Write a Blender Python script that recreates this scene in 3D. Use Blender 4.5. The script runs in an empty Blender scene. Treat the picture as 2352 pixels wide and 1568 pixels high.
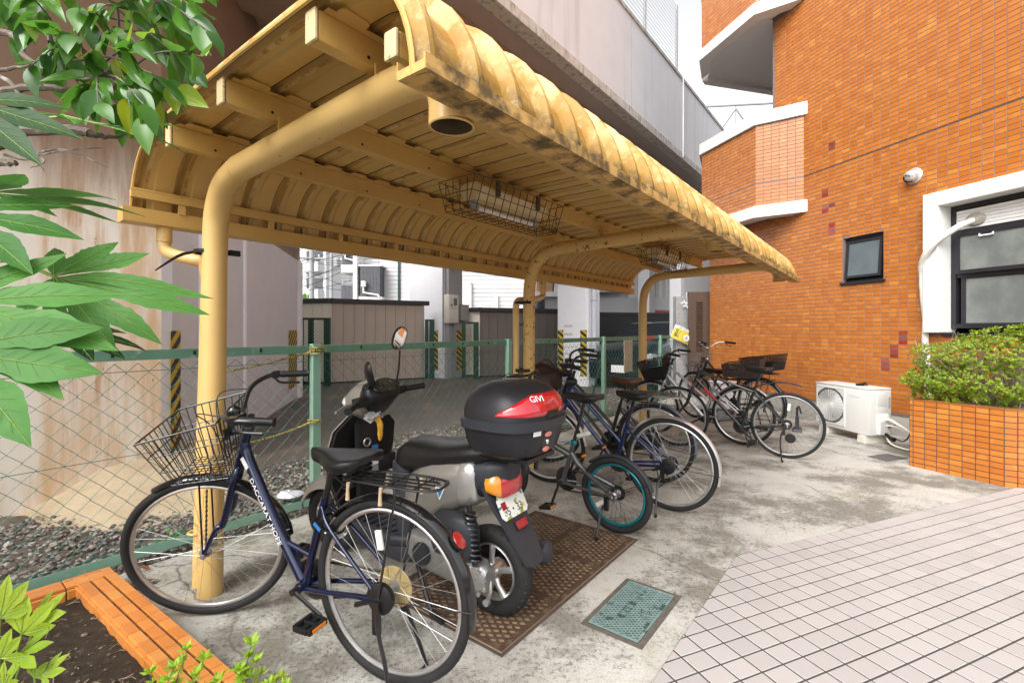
import bpy, bmesh, math, random
from mathutils import Vector, Matrix
R = math.radians
C = bpy.context.scene.collection
SC = bpy.context.scene
# ---------------------------------------------------------------- camera, sky, sun, exposure
cam_d = bpy.data.cameras.new('camera')
cam = bpy.data.objects.new('camera', cam_d); C.objects.link(cam)
cam.location = (0, 0, 1.34)
cam.rotation_euler = (R(90), 0, 0)
cam_d.sensor_width = 36.0
cam_d.lens = 16.84
cam_d.shift_y = -0.0115
cam_d.clip_start = 0.05
cam_d.clip_end = 2000
SC.camera = cam
W = bpy.data.worlds.new('World'); SC.world = W; W.use_nodes = True
nt = W.node_tree; nt.nodes.clear()
sky = nt.nodes.new('ShaderNodeTexSky'); sky.sky_type = 'NISHITA'; sky.sun_disc = False
SUN_EL, SUN_AZ = R(46), R(215)
sky.sun_elevation = SUN_EL; sky.sun_rotation = SUN_AZ
sky.air_density = 1.0; sky.dust_density = 4.0; sky.ozone_density = 1.0
hs = nt.nodes.new('ShaderNodeHueSaturation'); hs.inputs['Saturation'].default_value = 0.12
hs.inputs['Value'].default_value = 1.3
bg = nt.nodes.new('ShaderNodeBackground'); bg.inputs['Strength'].default_value = 0.15
wo = nt.nodes.new('ShaderNodeOutputWorld')
nt.links.new(sky.outputs[0], hs.inputs['Color']); nt.links.new(hs.outputs[0], bg.inputs['Color'])
nt.links.new(bg.outputs[0], wo.inputs['Surface'])
sd = bpy.data.lights.new('sun', 'SUN'); sd.energy = 0.9; sd.angle = R(40); sd.color = (1.0, 0.97, 0.92)
sun = bpy.data.objects.new('sun', sd); C.objects.link(sun)
# light comes from azimuth SUN_AZ (clockwise from +Y), elevation SUN_EL
sdir = Vector((math.sin(SUN_AZ) * math.cos(SUN_EL), math.cos(SUN_AZ) * math.cos(SUN_EL), math.sin(SUN_EL)))
sun.rotation_euler = sdir.to_track_quat('Z', 'Y').to_euler()
sun.location = sdir * 30
SC.view_settings.view_transform = 'Standard'; SC.view_settings.look = 'None'
SC.view_settings.exposure = 1.0; SC.view_settings.gamma = 1.0
SC.view_settings.use_curve_mapping = False
SC.render.engine = 'CYCLES'
SC.cycles.use_denoising = True
SC.cycles.max_bounces = 8; SC.cycles.diffuse_bounces = 5; SC.cycles.glossy_bounces = 4
SC.cycles.sample_clamp_indirect = 8

# ---------------------------------------------------------------- mesh helpers
class MB:
    """collects shapes, builds ONE mesh object"""
    def __init__(s, M=None):
        s.v = []; s.f = []; s.mi = []; s.M = M; s.mat = 0
    def add(s, vs, fs, mat=None):
        b = len(s.v)
        if s.M is None: s.v += [tuple(p) for p in vs]
        else: s.v += [tuple(s.M @ Vector(p)) for p in vs]
        m = s.mat if mat is None else mat
        for f in fs:
            s.f.append(tuple(b + i for i in f)); s.mi.append(m)
        return s
    def box(s, c, d, rot=None, mat=None, taper=None):
        hx, hy, hz = d[0] / 2, d[1] / 2, d[2] / 2
        vs = []
        for z in (-1, 1):
            tx, ty = (taper if (taper and z > 0) else (1, 1))
            for x, y in ((-1, -1), (1, -1), (1, 1), (-1, 1)):
                p = Vector((x * hx * tx, y * hy * ty, z * hz))
                if rot is not None: p = rot @ p
                vs.append((p.x + c[0], p.y + c[1], p.z + c[2]))
        return s.add(vs, [(3, 2, 1, 0), (4, 5, 6, 7), (0, 1, 5, 4), (1, 2, 6, 5), (2, 3, 7, 6), (3, 0, 4, 7)], mat)
    def bx(s, x0, x1, y0, y1, z0, z1, mat=None):
        return s.box(((x0 + x1) / 2, (y0 + y1) / 2, (z0 + z1) / 2), (abs(x1 - x0), abs(y1 - y0), abs(z1 - z0)), mat=mat)
    def tube(s, pts, r, n=8, closed=False, caps=True, mat=None, flat=None):
        pts = [Vector(p) for p in pts]; k = len(pts)
        rs = list(r) if isinstance(r, (list, tuple)) else [r] * k
        if len(rs) != k: rs = [rs[min(len(rs) - 1, round(i * (len(rs) - 1) / max(1, k - 1)))] for i in range(k)]
        tang = []
        for i in range(k):
            if closed: t = pts[(i + 1) % k] - pts[i - 1]
            elif i == 0: t = pts[1] - pts[0]
            elif i == k - 1: t = pts[-1] - pts[-2]
            else: t = (pts[i + 1] - pts[i]).normalized() + (pts[i] - pts[i - 1]).normalized()
            if t.length < 1e-9: t = Vector((0, 0, 1))
            tang.append(t.normalized())
        a = tang[0].orthogonal().normalized()
        if abs(tang[0].z) < 0.9:
            a = Vector((0, 0, 1)) - tang[0] * tang[0].z; a.normalize()
        vs = []
        for i in range(k):
            if i:
                a = a - tang[i] * a.dot(tang[i])
                if a.length < 1e-6: a = tang[i].orthogonal()
                a.normalize()
            b = tang[i].cross(a)
            fa, fb = flat if flat else (1, 1)
            for j in range(n):
                q = 2 * math.pi * j / n
                vs.append(pts[i] + a * (math.cos(q) * rs[i] * fa) + b * (math.sin(q) * rs[i] * fb))
        fs = []
        for i in range(k if closed else k - 1):
            i2 = (i + 1) % k
            for j in range(n):
                j2 = (j + 1) % n
                fs.append((i * n + j, i * n + j2, i2 * n + j2, i2 * n + j))
        if caps and not closed:
            fs.append(tuple(range(n - 1, -1, -1))); fs.append(tuple((k - 1) * n + j for j in range(n)))
        return s.add(vs, fs, mat)
    def loft(s, rings, caps=True, mat=None, closed=True):
        n = len(rings[0]); vs = [p for r in rings for p in r]; fs = []
        for i in range(len(rings) - 1):
            for j in range(n if closed else n - 1):
                j2 = (j + 1) % n
                fs.append((i * n + j, i * n + j2, (i + 1) * n + j2, (i + 1) * n + j))
        if caps and closed:
            fs.append(tuple(range(n - 1, -1, -1))); fs.append(tuple((len(rings) - 1) * n + j for j in range(n)))
        return s.add(vs, fs, mat)
    def lathe(s, prof, c=(0, 0, 0), axis='z', n=16, mat=None):
        """prof: list of (radius, along axis)"""
        rings = []
        for r, h in prof:
            ring = []
            for j in range(n):
                q = 2 * math.pi * j / n; x, y = r * math.cos(q), r * math.sin(q)
                p = (x, y, h) if axis == 'z' else ((x, h, y) if axis == 'y' else (h, x, y))
                ring.append((p[0] + c[0], p[1] + c[1], p[2] + c[2]))
            rings.append(ring)
        return s.loft(rings, caps=True, mat=mat)
    def ring(s, c, Rr, r, n=40, m=8, axis='y', mat=None, flat=(1, 1), a0=0, a1=360):
        """torus (or arc) around axis"""
        full = (a1 - a0) >= 360; k = n if full else n + 1
        vs = []
        for i in range(k):
            q = R(a0 + (a1 - a0) * i / n); cx, cz = math.cos(q), math.sin(q)
            for j in range(m):
                w = 2 * math.pi * j / m
                rr = Rr + r * flat[0] * math.cos(w); h = r * flat[1] * math.sin(w)
                if axis == 'y': p = (cx * rr, h, cz * rr)
                elif axis == 'z': p = (cx * rr, cz * rr, h)
                else: p = (h, cx * rr, cz * rr)
                vs.append((p[0] + c[0], p[1] + c[1], p[2] + c[2]))
        fs = []
        for i in range(n):
            i2 = (i + 1) % k
            for j in range(m):
                j2 = (j + 1) % m
                fs.append((i * m + j, i * m + j2, i2 * m + j2, i2 * m + j))
        return s.add(vs, fs, mat)
    def poly(s, pts, mat=None):
        return s.add(pts, [tuple(range(len(pts)))], mat)
    def prism(s, pts, z0, z1, mat=None):
        n = len(pts)
        vs = [(p[0], p[1], z0) for p in pts] + [(p[0], p[1], z1) for p in pts]
        fs = [tuple(range(n - 1, -1, -1)), tuple(range(n, 2 * n))]
        for i in range(n):
            j = (i + 1) % n; fs.append((i, j, n + j, n + i))
        return s.add(vs, fs, mat)
    def ball(s, c, r, n=12, m=8, mat=None):
        rr = r if isinstance(r, (tuple, list)) else (r, r, r)
        rings = []
        for i in range(m + 1):
            p = math.pi * i / m; sp = max(math.sin(p), 0.02); z = -math.cos(p)
            rings.append([(c[0] + rr[0] * sp * math.cos(2 * math.pi * j / n), c[1] + rr[1] * sp * math.sin(2 * math.pi * j / n), c[2] + rr[2] * z) for j in range(n)])
        return s.loft(rings, mat=mat)
    def mesh(s, name, mats, smooth=True, bevel=0, ang=38):
        me = bpy.data.meshes.new(name)
        me.from_pydata(s.v, [], s.f)
        for m in (mats if isinstance(mats, (list, tuple)) else [mats]): me.materials.append(m)
        if any(s.mi): me.polygons.foreach_set('material_index', s.mi)
        bm = bmesh.new(); bm.from_mesh(me)
        bmesh.ops.recalc_face_normals(bm, faces=bm.faces)
        if bevel:
            es = [e for e in bm.edges if len(e.link_faces) == 2 and e.calc_face_angle(0) > 0.5]
            bmesh.ops.bevel(bm, geom=es, offset=bevel, segments=2, affect='EDGES', profile=0.6, clamp_overlap=True)
        bm.to_mesh(me); bm.free()
        if smooth:
            me.polygons.foreach_set('use_smooth', [True] * len(me.polygons))
            me.set_sharp_from_angle(angle=R(ang))
        me.update()
        return me
    def build(s, name, mats, parent=None, loc=None, rot=None, **kw):
        o = bpy.data.objects.new(name, s.mesh(name, mats, **kw)); C.objects.link(o)
        if parent: o.parent = parent
        if loc is not None: o.location = loc
        if rot is not None: o.rotation_euler = rot
        return o

def tag(o, label=None, cat=None, group=None, kind=None):
    if label: o['label'] = label
    if cat: o['category'] = cat
    if group: o['group'] = group
    if kind: o['kind'] = kind
    return o
def thing(name, label, cat, loc=(0, 0, 0), rz=0, group=None):
    o = bpy.data.objects.new(name, None); C.objects.link(o)
    o.location = loc; o.rotation_euler = (0, 0, rz); o.empty_display_size = 0.2
    return tag(o, label, cat, group)
def piece(name, me, parent, loc, rot=(0, 0, 0), scale=(1, 1, 1)):
    o = bpy.data.objects.new(name, me); C.objects.link(o); o.parent = parent
    o.location = loc; o.rotation_euler = rot; o.scale = scale
    return o
def bez(pts, n=8):
    """smooth curve through points (Catmull-Rom)"""
    P = [Vector(p) for p in pts]; P = [P[0] * 2 - P[1]] + P + [P[-1] * 2 - P[-2]]
    out = []
    for i in range(1, len(P) - 2):
        for k in range(n):
            t = k / n; a, b, c, d = P[i - 1], P[i], P[i + 1], P[i + 2]
            out.append(0.5 * ((2 * b) + (c - a) * t + (2 * a - 5 * b + 4 * c - d) * t * t + (3 * b - a - 3 * c + d) * t ** 3))
    out.append(P[-2]); return out
def rsq(cy, cz, hy, hz, e=2.5, n=16, x=0.0):
    """superellipse ring in the y-z plane at x"""
    o = []
    for j in range(n):
        q = 2 * math.pi * j / n; c, s_ = math.cos(q), math.sin(q)
        o.append((x, cy + hy * math.copysign(abs(c) ** (2 / e), c), cz + hz * math.copysign(abs(s_) ** (2 / e), s_)))
    return o
def text(body, size, parent, loc, rot, m, name='lettering', extrude=0.0006, align='CENTER', shear=0, sx=1):
    cu = bpy.data.curves.new(name, 'FONT'); cu.body = body; cu.size = size; cu.extrude = extrude
    cu.align_x = align; cu.align_y = 'CENTER'; cu.shear = shear; cu.resolution_u = 3
    tmp = bpy.data.objects.new('tmp_text', cu); C.objects.link(tmp)
    bpy.context.view_layer.update()
    me = bpy.data.meshes.new_from_object(tmp.evaluated_get(bpy.context.evaluated_depsgraph_get()))
    bpy.data.objects.remove(tmp); me.materials.clear(); me.materials.append(m); me.name = name
    o = bpy.data.objects.new(name, me); C.objects.link(o); o.parent = parent
    o.location = loc; o.scale = (sx, 1, 1)
    if isinstance(rot, Matrix): o.rotation_euler = rot.to_euler()
    else: o.rotation_euler = rot
    return o
def basis(x, y):
    """3x3 rotation whose columns are x, y, x cross y"""
    x = Vector(x).normalized(); y = Vector(y); y = (y - x * y.dot(x)).normalized(); z = x.cross(y)
    return Matrix((x, y, z)).transposed()
def vpx(p):
    """picture position of a world point, only used to pick the pieces that show largest"""
    if p[1] < 0.1: return None
    return (1176 + 1100 * p[0] / p[1], 757 + 1100 * (1.34 - p[2]) / p[1])

# ---------------------------------------------------------------- materials
def N(nt, t, **kw):
    n = nt.nodes.new(t)
    for k, v in kw.items(): setattr(n, k, v)
    return n
def mat(name, col, rough=0.5, metal=0.0, var=0.12, scale=9.0, bump=0.0, bscale=80.0, coat=0.0, rvar=0.08,
        stretch=(1, 1, 1), col2=None, c2lo=0.5, c2hi=0.7, c2scale=3.0, c2stretch=(1, 1, 1), rand=None, randamt=0.2, spec=0.5, trans=0.0,
        sheen=0.0, objvar=False, detail=6):
    m = bpy.data.materials.new(name); m.use_nodes = True
    t = m.node_tree; p = t.nodes['Principled BSDF']; L = t.links.new
    tc = N(t, 'ShaderNodeTexCoord')
    def noise(sc, st, det=detail):
        mp = N(t, 'ShaderNodeMapping'); mp.inputs['Scale'].default_value = (sc * st[0], sc * st[1], sc * st[2])
        L(tc.outputs['Object'], mp.inputs['Vector'])
        n = N(t, 'ShaderNodeTexNoise'); n.inputs['Scale'].default_value = 1.0; n.inputs['Detail'].default_value = det
        n.inputs['Roughness'].default_value = 0.6
        L(mp.outputs[0], n.inputs['Vector']); return n
    n1 = noise(scale, stretch)
    mx = N(t, 'ShaderNodeMix', data_type='RGBA')
    lo = [max(0, c * (1 - var * 1.6)) for c in col]; hi = [min(1, c * (1 + var * 1.6)) for c in col]
    mx.inputs[6].default_value = (*lo, 1); mx.inputs[7].default_value = (*hi, 1)
    L(n1.outputs['Fac'], mx.inputs[0]); out = mx.outputs[2]
    if col2:
        n2 = noise(c2scale, c2stretch, 8)
        mr = N(t, 'ShaderNodeMapRange'); mr.inputs[1].default_value = c2lo; mr.inputs[2].default_value = c2hi
        L(n2.outputs['Fac'], mr.inputs[0])
        m2 = N(t, 'ShaderNodeMix', data_type='RGBA'); m2.inputs[7].default_value = (*col2, 1)
        L(mr.outputs[0], m2.inputs[0]); L(out, m2.inputs[6]); out = m2.outputs[2]
    if rand:
        if rand == 'object': src = N(t, 'ShaderNodeObjectInfo').outputs['Random']
        else: src = N(t, 'ShaderNodeNewGeometry').outputs['Random Per Island']
        wn = N(t, 'ShaderNodeTexWhiteNoise', noise_dimensions='1D'); L(src, wn.inputs['W'])
        sx = N(t, 'ShaderNodeSeparateColor'); L(wn.outputs['Color'], sx.inputs[0])
        h = N(t, 'ShaderNodeHueSaturation')
        def rg(o, lo_, hi_):
            r_ = N(t, 'ShaderNodeMapRange'); r_.inputs[3].default_value = lo_; r_.inputs[4].default_value = hi_
            L(o, r_.inputs[0]); return r_.outputs[0]
        L(rg(sx.outputs[0], 0.5 - randamt * 0.07, 0.5 + randamt * 0.07), h.inputs['Hue'])
        L(rg(sx.outputs[1], 1 - randamt, 1 + randamt), h.inputs['Value'])
        L(rg(sx.outputs[2], 1 - randamt * 0.6, 1 + randamt * 0.3), h.inputs['Saturation'])
        L(out, h.inputs['Color']); out = h.outputs[0]
    L(out, p.inputs['Base Color'])
    p.inputs['Metallic'].default_value = metal
    p.inputs['Specular IOR Level'].default_value = spec
    if trans: p.inputs['Transmission Weight'].default_value = trans
    if coat: p.inputs['Coat Weight'].default_value = coat; p.inputs['Coat Roughness'].default_value = 0.08
    rr = N(t, 'ShaderNodeMapRange'); rr.inputs[3].default_value = max(0.02, rough - rvar); rr.inputs[4].default_value = min(1, rough + rvar)
    L(n1.outputs['Fac'], rr.inputs[0]); L(rr.outputs[0], p.inputs['Roughness'])
    if bump:
        nb = noise(bscale, (1, 1, 1), 4); b = N(t, 'ShaderNodeBump'); b.inputs['Strength'].default_value = bump
        b.inputs['Distance'].default_value = 0.004
        L(nb.outputs['Fac'], b.inputs['Height']); L(b.outputs[0], p.inputs['Normal'])
    return m
def mixnode(t, fac, a, b):
    m = N(t, 'ShaderNodeMix', data_type='RGBA')
    for i, v in ((0, fac), (6, a), (7, b)):
        if hasattr(v, 'links') or hasattr(v, 'is_linked'): t.links.new(v, m.inputs[i])
        elif isinstance(v, (int, float)): m.inputs[i].default_value = v
        else: m.inputs[i].default_value = (*v, 1)
    return m.outputs[2]
def tnoise(t, sc, st=(1, 1, 1), det=8, rough=0.62, coord='Object', off=(0, 0, 0)):
    tc = N(t, 'ShaderNodeTexCoord'); mp = N(t, 'ShaderNodeMapping')
    mp.inputs['Scale'].default_value = tuple(sc * q for q in st); mp.inputs['Location'].default_value = off
    t.links.new(tc.outputs[coord], mp.inputs['Vector'])
    n = N(t, 'ShaderNodeTexNoise'); n.inputs['Scale'].default_value = 1; n.inputs['Detail'].default_value = det
    n.inputs['Roughness'].default_value = rough; t.links.new(mp.outputs[0], n.inputs['Vector'])
    return n.outputs['Fac']
def ramp(t, v, lo, hi, a=0.0, b=1.0):
    r_ = N(t, 'ShaderNodeMapRange'); r_.interpolation_type = 'SMOOTHSTEP'
    for i, q in ((1, lo), (2, hi), (3, a), (4, b)): r_.inputs[i].default_value = q
    t.links.new(v, r_.inputs[0]); return r_.outputs[0]
def mth(t, op, a, b):
    m = N(t, 'ShaderNodeMath', operation=op)
    for i, v in ((0, a), (1, b)):
        if isinstance(v, (int, float)): m.inputs[i].default_value = v
        else: t.links.new(v, m.inputs[i])
    return m.outputs[0]
def custom(name, rough=0.7, spec=0.4):
    m = bpy.data.materials.new(name); m.use_nodes = True
    p = m.node_tree.nodes['Principled BSDF']; p.inputs['Roughness'].default_value = rough
    p.inputs['Specular IOR Level'].default_value = spec
    return m, m.node_tree, p
def addbump(t, p, h, strength, dist=0.004):
    b = N(t, 'ShaderNodeBump'); b.inputs['Strength'].default_value = strength; b.inputs['Distance'].default_value = dist
    t.links.new(h, b.inputs['Height']); t.links.new(b.outputs[0], p.inputs['Normal'])
# concrete yard: pale cement, dark weathering, moss
def mk_concrete():
    m, t, p = custom('yard_concrete', 0.85, 0.25)
    a = tnoise(t, 1.3, det=10, rough=0.7); b = tnoise(t, 4.0, det=8, rough=0.7, off=(3, 7, 0)); c = tnoise(t, 120, det=3)
    e = tnoise(t, 0.7, det=6, off=(11, 2, 0))
    col = mixnode(t, b, (0.36, 0.345, 0.305), (0.62, 0.605, 0.56))
    col = mixnode(t, ramp(t, a, 0.47, 0.60), col, (0.22, 0.205, 0.172))
    sp = tnoise(t, 45, det=5, rough=0.8, off=(1, 1, 1))
    col = mixnode(t, mth(t, 'MULTIPLY', ramp(t, a, 0.40, 0.54), ramp(t, sp, 0.50, 0.60, 0, 0.8)), col, (0.085, 0.08, 0.068))
    col = mixnode(t, mth(t, 'MULTIPLY', ramp(t, e, 0.52, 0.66, 0, 0.55), ramp(t, b, 0.45, 0.6)), col, (0.20, 0.19, 0.09))
    col = mixnode(t, ramp(t, c, 0.35, 0.7, 0, 0.35), col, (0.18, 0.17, 0.15))
    # a few hairline cracks
    tc = N(t, 'ShaderNodeTexCoord'); mp = N(t, 'ShaderNodeMapping'); mp.inputs['Scale'].default_value = (0.62, 0.62, 0.62); mp.inputs['Location'].default_value = (0.35, 0.1, 0)
    ds = N(t, 'ShaderNodeTexNoise'); ds.inputs['Scale'].default_value = 2.2; ds.inputs['Detail'].default_value = 6
    t.links.new(tc.outputs['Object'], ds.inputs['Vector']); t.links.new(tc.outputs['Object'], mp.inputs['Vector'])
    va = N(t, 'ShaderNodeMix', data_type='VECTOR'); va.inputs[0].default_value = 0.16
    t.links.new(mp.outputs[0], va.inputs[4]); t.links.new(ds.outputs['Color'], va.inputs[5])
    vo = N(t, 'ShaderNodeTexVoronoi', feature='DISTANCE_TO_EDGE'); vo.inputs['Scale'].default_value = 1.0; t.links.new(va.outputs[1], vo.inputs['Vector'])
    cr = mth(t, 'MULTIPLY', ramp(t, vo.outputs['Distance'], 0.0, 0.005, 1, 0), ramp(t, e, 0.45, 0.6, 0, 0.75))
    col = mixnode(t, cr, col, (0.07, 0.065, 0.055))
    t.links.new(col, p.inputs['Base Color'])
    addbump(t, p, mth(t, 'ADD', c, sp), 0.35, 0.004)
    return m
M_CONC = mk_concrete()
def mk_dirt():
    m, t, p = custom('dirt_ground', 0.75, 0.4)
    a = tnoise(t, 0.9, det=9); b = tnoise(t, 30, det=6, rough=0.75); c = tnoise(t, 2.2, st=(1, 0.3, 1), det=8, off=(4, 0, 0))
    col = mixnode(t, a, (0.08, 0.067, 0.056), (0.17, 0.142, 0.115))
    col = mixnode(t, ramp(t, c, 0.5, 0.68), col, (0.20, 0.155, 0.11))
    col = mixnode(t, ramp(t, b, 0.56, 0.7, 0, 0.8), col, (0.26, 0.25, 0.235))
    t.links.new(col, p.inputs['Base Color']); addbump(t, p, b, 0.8, 0.02)
    return m
M_DIRT = mk_dirt()
def mk_sand():
    m, t, p = custom('sandy_earth', 0.95, 0.15)
    a = tnoise(t, 5, det=9); b = tnoise(t, 60, det=5)
    col = mixnode(t, a, (0.36, 0.28, 0.175), (0.62, 0.52, 0.37))
    col = mixnode(t, ramp(t, b, 0.55, 0.7, 0, 0.5), col, (0.2, 0.16, 0.1))
    t.links.new(col, p.inputs['Base Color']); addbump(t, p, b, 0.6, 0.01)
    return m
M_SAND = mk_sand()
M_SOIL = mat('dark_soil', (0.035, 0.026, 0.018), 0.95, var=0.5, scale=18, bump=1.0, bscale=60, col2=(0.10, 0.075, 0.05), c2scale=40, c2lo=0.58, c2hi=0.66, spec=0.2)
M_STONE = mat('gravel_stone', (0.21, 0.19, 0.16), 0.75, var=0.35, scale=25, rand='island', randamt=0.75, spec=0.35)
M_LEAFLIT = mat('dry_leaf', (0.25, 0.14, 0.06), 0.8, var=0.3, rand='object', randamt=0.4)
# pier concrete with rust runs
def mk_pier(rust=True):
    m, t, p = custom('stained_shaded_pier' if rust else 'pier_concrete', 0.8, 0.25)
    tc = N(t, 'ShaderNodeTexCoord'); sp = N(t, 'ShaderNodeSeparateXYZ'); t.links.new(tc.outputs['Object'], sp.inputs[0])
    a = tnoise(t, 1.0, st=(2.0, 2.0, 0.22), det=9, rough=0.68); b = tnoise(t, 1.0, st=(5.0, 5.0, 0.35), det=6, off=(5, 3, 1)); c = tnoise(t, 3, det=8)
    f = tnoise(t, 90, det=3)
    if rust:
        top = ramp(t, mth(t, 'ADD', sp.outputs[2], mth(t, 'MULTIPLY', a, 1.4)), 2.7, 3.7)  # darkens with height: shade below the viaduct painted in with the rust
        col = mixnode(t, c, (0.68, 0.62, 0.53), (0.80, 0.76, 0.69))
        col = mixnode(t, ramp(t, a, 0.42, 0.62, 0, 0.9), col, (0.58, 0.38, 0.21))
        col = mixnode(t, mth(t, 'MULTIPLY', ramp(t, b, 0.52, 0.66), ramp(t, c, 0.35, 0.6, 0.25, 0.95)), col, (0.42, 0.22, 0.085))
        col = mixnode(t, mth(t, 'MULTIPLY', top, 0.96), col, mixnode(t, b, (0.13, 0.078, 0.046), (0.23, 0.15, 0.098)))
        col = mixnode(t, ramp(t, tnoise(t, 14, st=(1, 1, 0.6), det=2, off=(2, 2, 2)), 0.70, 0.74, 0, 0.6), col, (0.2, 0.12, 0.07))
    else:
        col = mixnode(t, c, (0.60, 0.595, 0.62), (0.70, 0.695, 0.72))
        col = mixnode(t, ramp(t, a, 0.56, 0.75, 0, 0.3), col, (0.48, 0.45, 0.44))
    t.links.new(col, p.inputs['Base Color']); addbump(t, p, mth(t, 'ADD', f, mth(t, 'MULTIPLY', c, 2.0)), 0.35, 0.004)
    return m
M_PIER_R = mk_pier(True); M_PIER = mk_pier(False)
M_COLW = mat('pale_column', (0.80, 0.80, 0.83), 0.75, var=0.05, scale=3, bump=0.2, bscale=100)
M_COLD = mat('column_shade_side', (0.36, 0.345, 0.345), 0.8, var=0.1, scale=3, bump=0.2)
M_SOFFIT = mat('soffit_brown', (0.34, 0.245, 0.19), 0.85, var=0.25, scale=1.2, stretch=(0.3, 2, 1), bump=0.2)
M_HAUNCH = mat('soffit_grey', (0.46, 0.39, 0.355), 0.85, var=0.1, scale=2)
M_PARAPET = mat('parapet_concrete', (0.72, 0.715, 0.74), 0.8, var=0.07, scale=1.3, bump=0.15, col2=(0.58, 0.575, 0.585), c2scale=1.0, c2stretch=(3, 3, 0.2), c2lo=0.55, c2hi=0.75)
M_DRIP = mat('drip_edge', (0.56, 0.53, 0.48), 0.9, var=0.2, scale=8, col2=(0.26, 0.23, 0.19), c2scale=5, c2stretch=(2, 2, 0.6), c2lo=0.5, c2hi=0.7)
# shelter paint
M_YEL = mat('yellow_paint', (0.60, 0.375, 0.11), 0.45, var=0.07, scale=4, col2=(0.45, 0.27, 0.10), c2scale=9, c2lo=0.6, c2hi=0.78, coat=0.1)
M_YELP = mat('yellow_pipe', (0.70, 0.46, 0.165), 0.42, var=0.05, scale=5, col2=(0.42, 0.26, 0.12), c2scale=30, c2stretch=(1, 1, 1), c2lo=0.66, c2hi=0.74, coat=0.1)
M_YELR = mat('yellow_rusted', (0.66, 0.42, 0.145), 0.5, var=0.07, scale=4, col2=(0.10, 0.05, 0.025), c2scale=28, c2lo=0.60, c2hi=0.64)
M_CAPW = mat('pale_cap', (0.64, 0.50, 0.27), 0.6, var=0.2, scale=30, col2=(0.2, 0.14, 0.08), c2scale=60, c2lo=0.6, c2hi=0.68)
def mk_roof():
    m, t, p = custom('roof_weathered', 0.6, 0.35)
    tc = N(t, 'ShaderNodeTexCoord'); sp = N(t, 'ShaderNodeSeparateXYZ'); t.links.new(tc.outputs['Object'], sp.inputs[0])
    g = N(t, 'ShaderNodeNewGeometry'); wp = N(t, 'ShaderNodeMapping'); t.links.new(g.outputs['Position'], wp.inputs['Vector'])
    def wn(sc, det=8, off=0):
        n = N(t, 'ShaderNodeTexNoise'); n.inputs['Scale'].default_value = sc; n.inputs['Detail'].default_value = det; n.inputs['Roughness'].default_value = 0.65
        mp = N(t, 'ShaderNodeMapping'); mp.inputs['Location'].default_value = (off, off, off); t.links.new(g.outputs['Position'], mp.inputs['Vector'])
        t.links.new(mp.outputs[0], n.inputs['Vector']); return n.outputs['Fac']
    a = wn(6); b = wn(24, 9, 3); c = wn(9, 8, 7)
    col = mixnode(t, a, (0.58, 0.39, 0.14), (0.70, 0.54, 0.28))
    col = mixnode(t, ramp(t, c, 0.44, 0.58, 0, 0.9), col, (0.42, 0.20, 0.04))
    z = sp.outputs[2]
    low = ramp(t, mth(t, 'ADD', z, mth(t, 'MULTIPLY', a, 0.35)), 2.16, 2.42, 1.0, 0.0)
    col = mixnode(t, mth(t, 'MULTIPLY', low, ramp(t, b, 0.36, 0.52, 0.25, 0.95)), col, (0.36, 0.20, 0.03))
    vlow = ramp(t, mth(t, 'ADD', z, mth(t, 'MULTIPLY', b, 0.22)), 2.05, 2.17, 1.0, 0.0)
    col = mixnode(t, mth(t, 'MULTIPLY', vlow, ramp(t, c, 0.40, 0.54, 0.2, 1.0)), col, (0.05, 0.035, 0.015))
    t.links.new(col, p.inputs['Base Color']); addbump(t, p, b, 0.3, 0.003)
    return m
M_ROOF = mk_roof()
M_SEAM = mat('seam_shade', (0.045, 0.028, 0.012), 0.85, var=0.4, scale=12)
M_INSIDE = mat('pipe_inside', (0.12, 0.085, 0.045), 0.9, var=0.3, scale=20)
M_GUT = mat('gutter_grime', (0.62, 0.38, 0.12), 0.6, var=0.2, scale=10, col2=(0.13, 0.085, 0.035), c2scale=11, c2lo=0.44, c2hi=0.6)
# building
def mk_tile(name, src, base, flash):
    m, t, p = custom(name, 0.28, 0.5)
    g = N(t, 'ShaderNodeNewGeometry')
    if src == 'object': r_ = N(t, 'ShaderNodeObjectInfo').outputs['Random']
    else: r_ = g.outputs['Random Per Island']
    wn = N(t, 'ShaderNodeTexWhiteNoise', noise_dimensions='1D'); t.links.new(r_, wn.inputs['W'])
    sx = N(t, 'ShaderNodeSeparateColor'); t.links.new(wn.outputs['Color'], sx.inputs[0])
    n = N(t, 'ShaderNodeTexNoise'); n.inputs['Scale'].default_value = 9; n.inputs['Detail'].default_value = 3; t.links.new(g.outputs['Position'], n.inputs['Vector'])
    n2 = N(t, 'ShaderNodeTexNoise'); n2.inputs['Scale'].default_value = 0.9; n2.inputs['Detail'].default_value = 3; t.links.new(g.outputs['Position'], n2.inputs['Vector'])
    dark = tuple(c * q for c, q in zip(base, (0.88, 0.80, 0.75)))
    col = mixnode(t, ramp(t, sx.outputs[0], 0.1, 0.9), dark, base)
    col = mixnode(t, mth(t, 'MULTIPLY', ramp(t, n.outputs['Fac'], 0.48, 0.66), ramp(t, sx.outputs[1], 0.5, 1.0, 0, 0.55)), col, flash)
    col = mixnode(t, ramp(t, sx.outputs[2], 0.93, 0.97, 0, 0.5), col, flash)
    col = mixnode(t, ramp(t, n2.outputs['Fac'], 0.5, 0.7, 0, 0.25), col, dark)
    t.links.new(col, p.inputs['Base Color'])
    t.links.new(ramp(t, sx.outputs[1], 0, 1, 0.2, 0.34), p.inputs['Roughness'])
    return m
TB, TF = (0.47, 0.158, 0.026), (0.58, 0.25, 0.045)
M_TILE_O = mk_tile('wall_tile', 'object', TB, TF); M_TILE_I = mk_tile('wall_tile_bulk', 'island', TB, TF)
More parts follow.
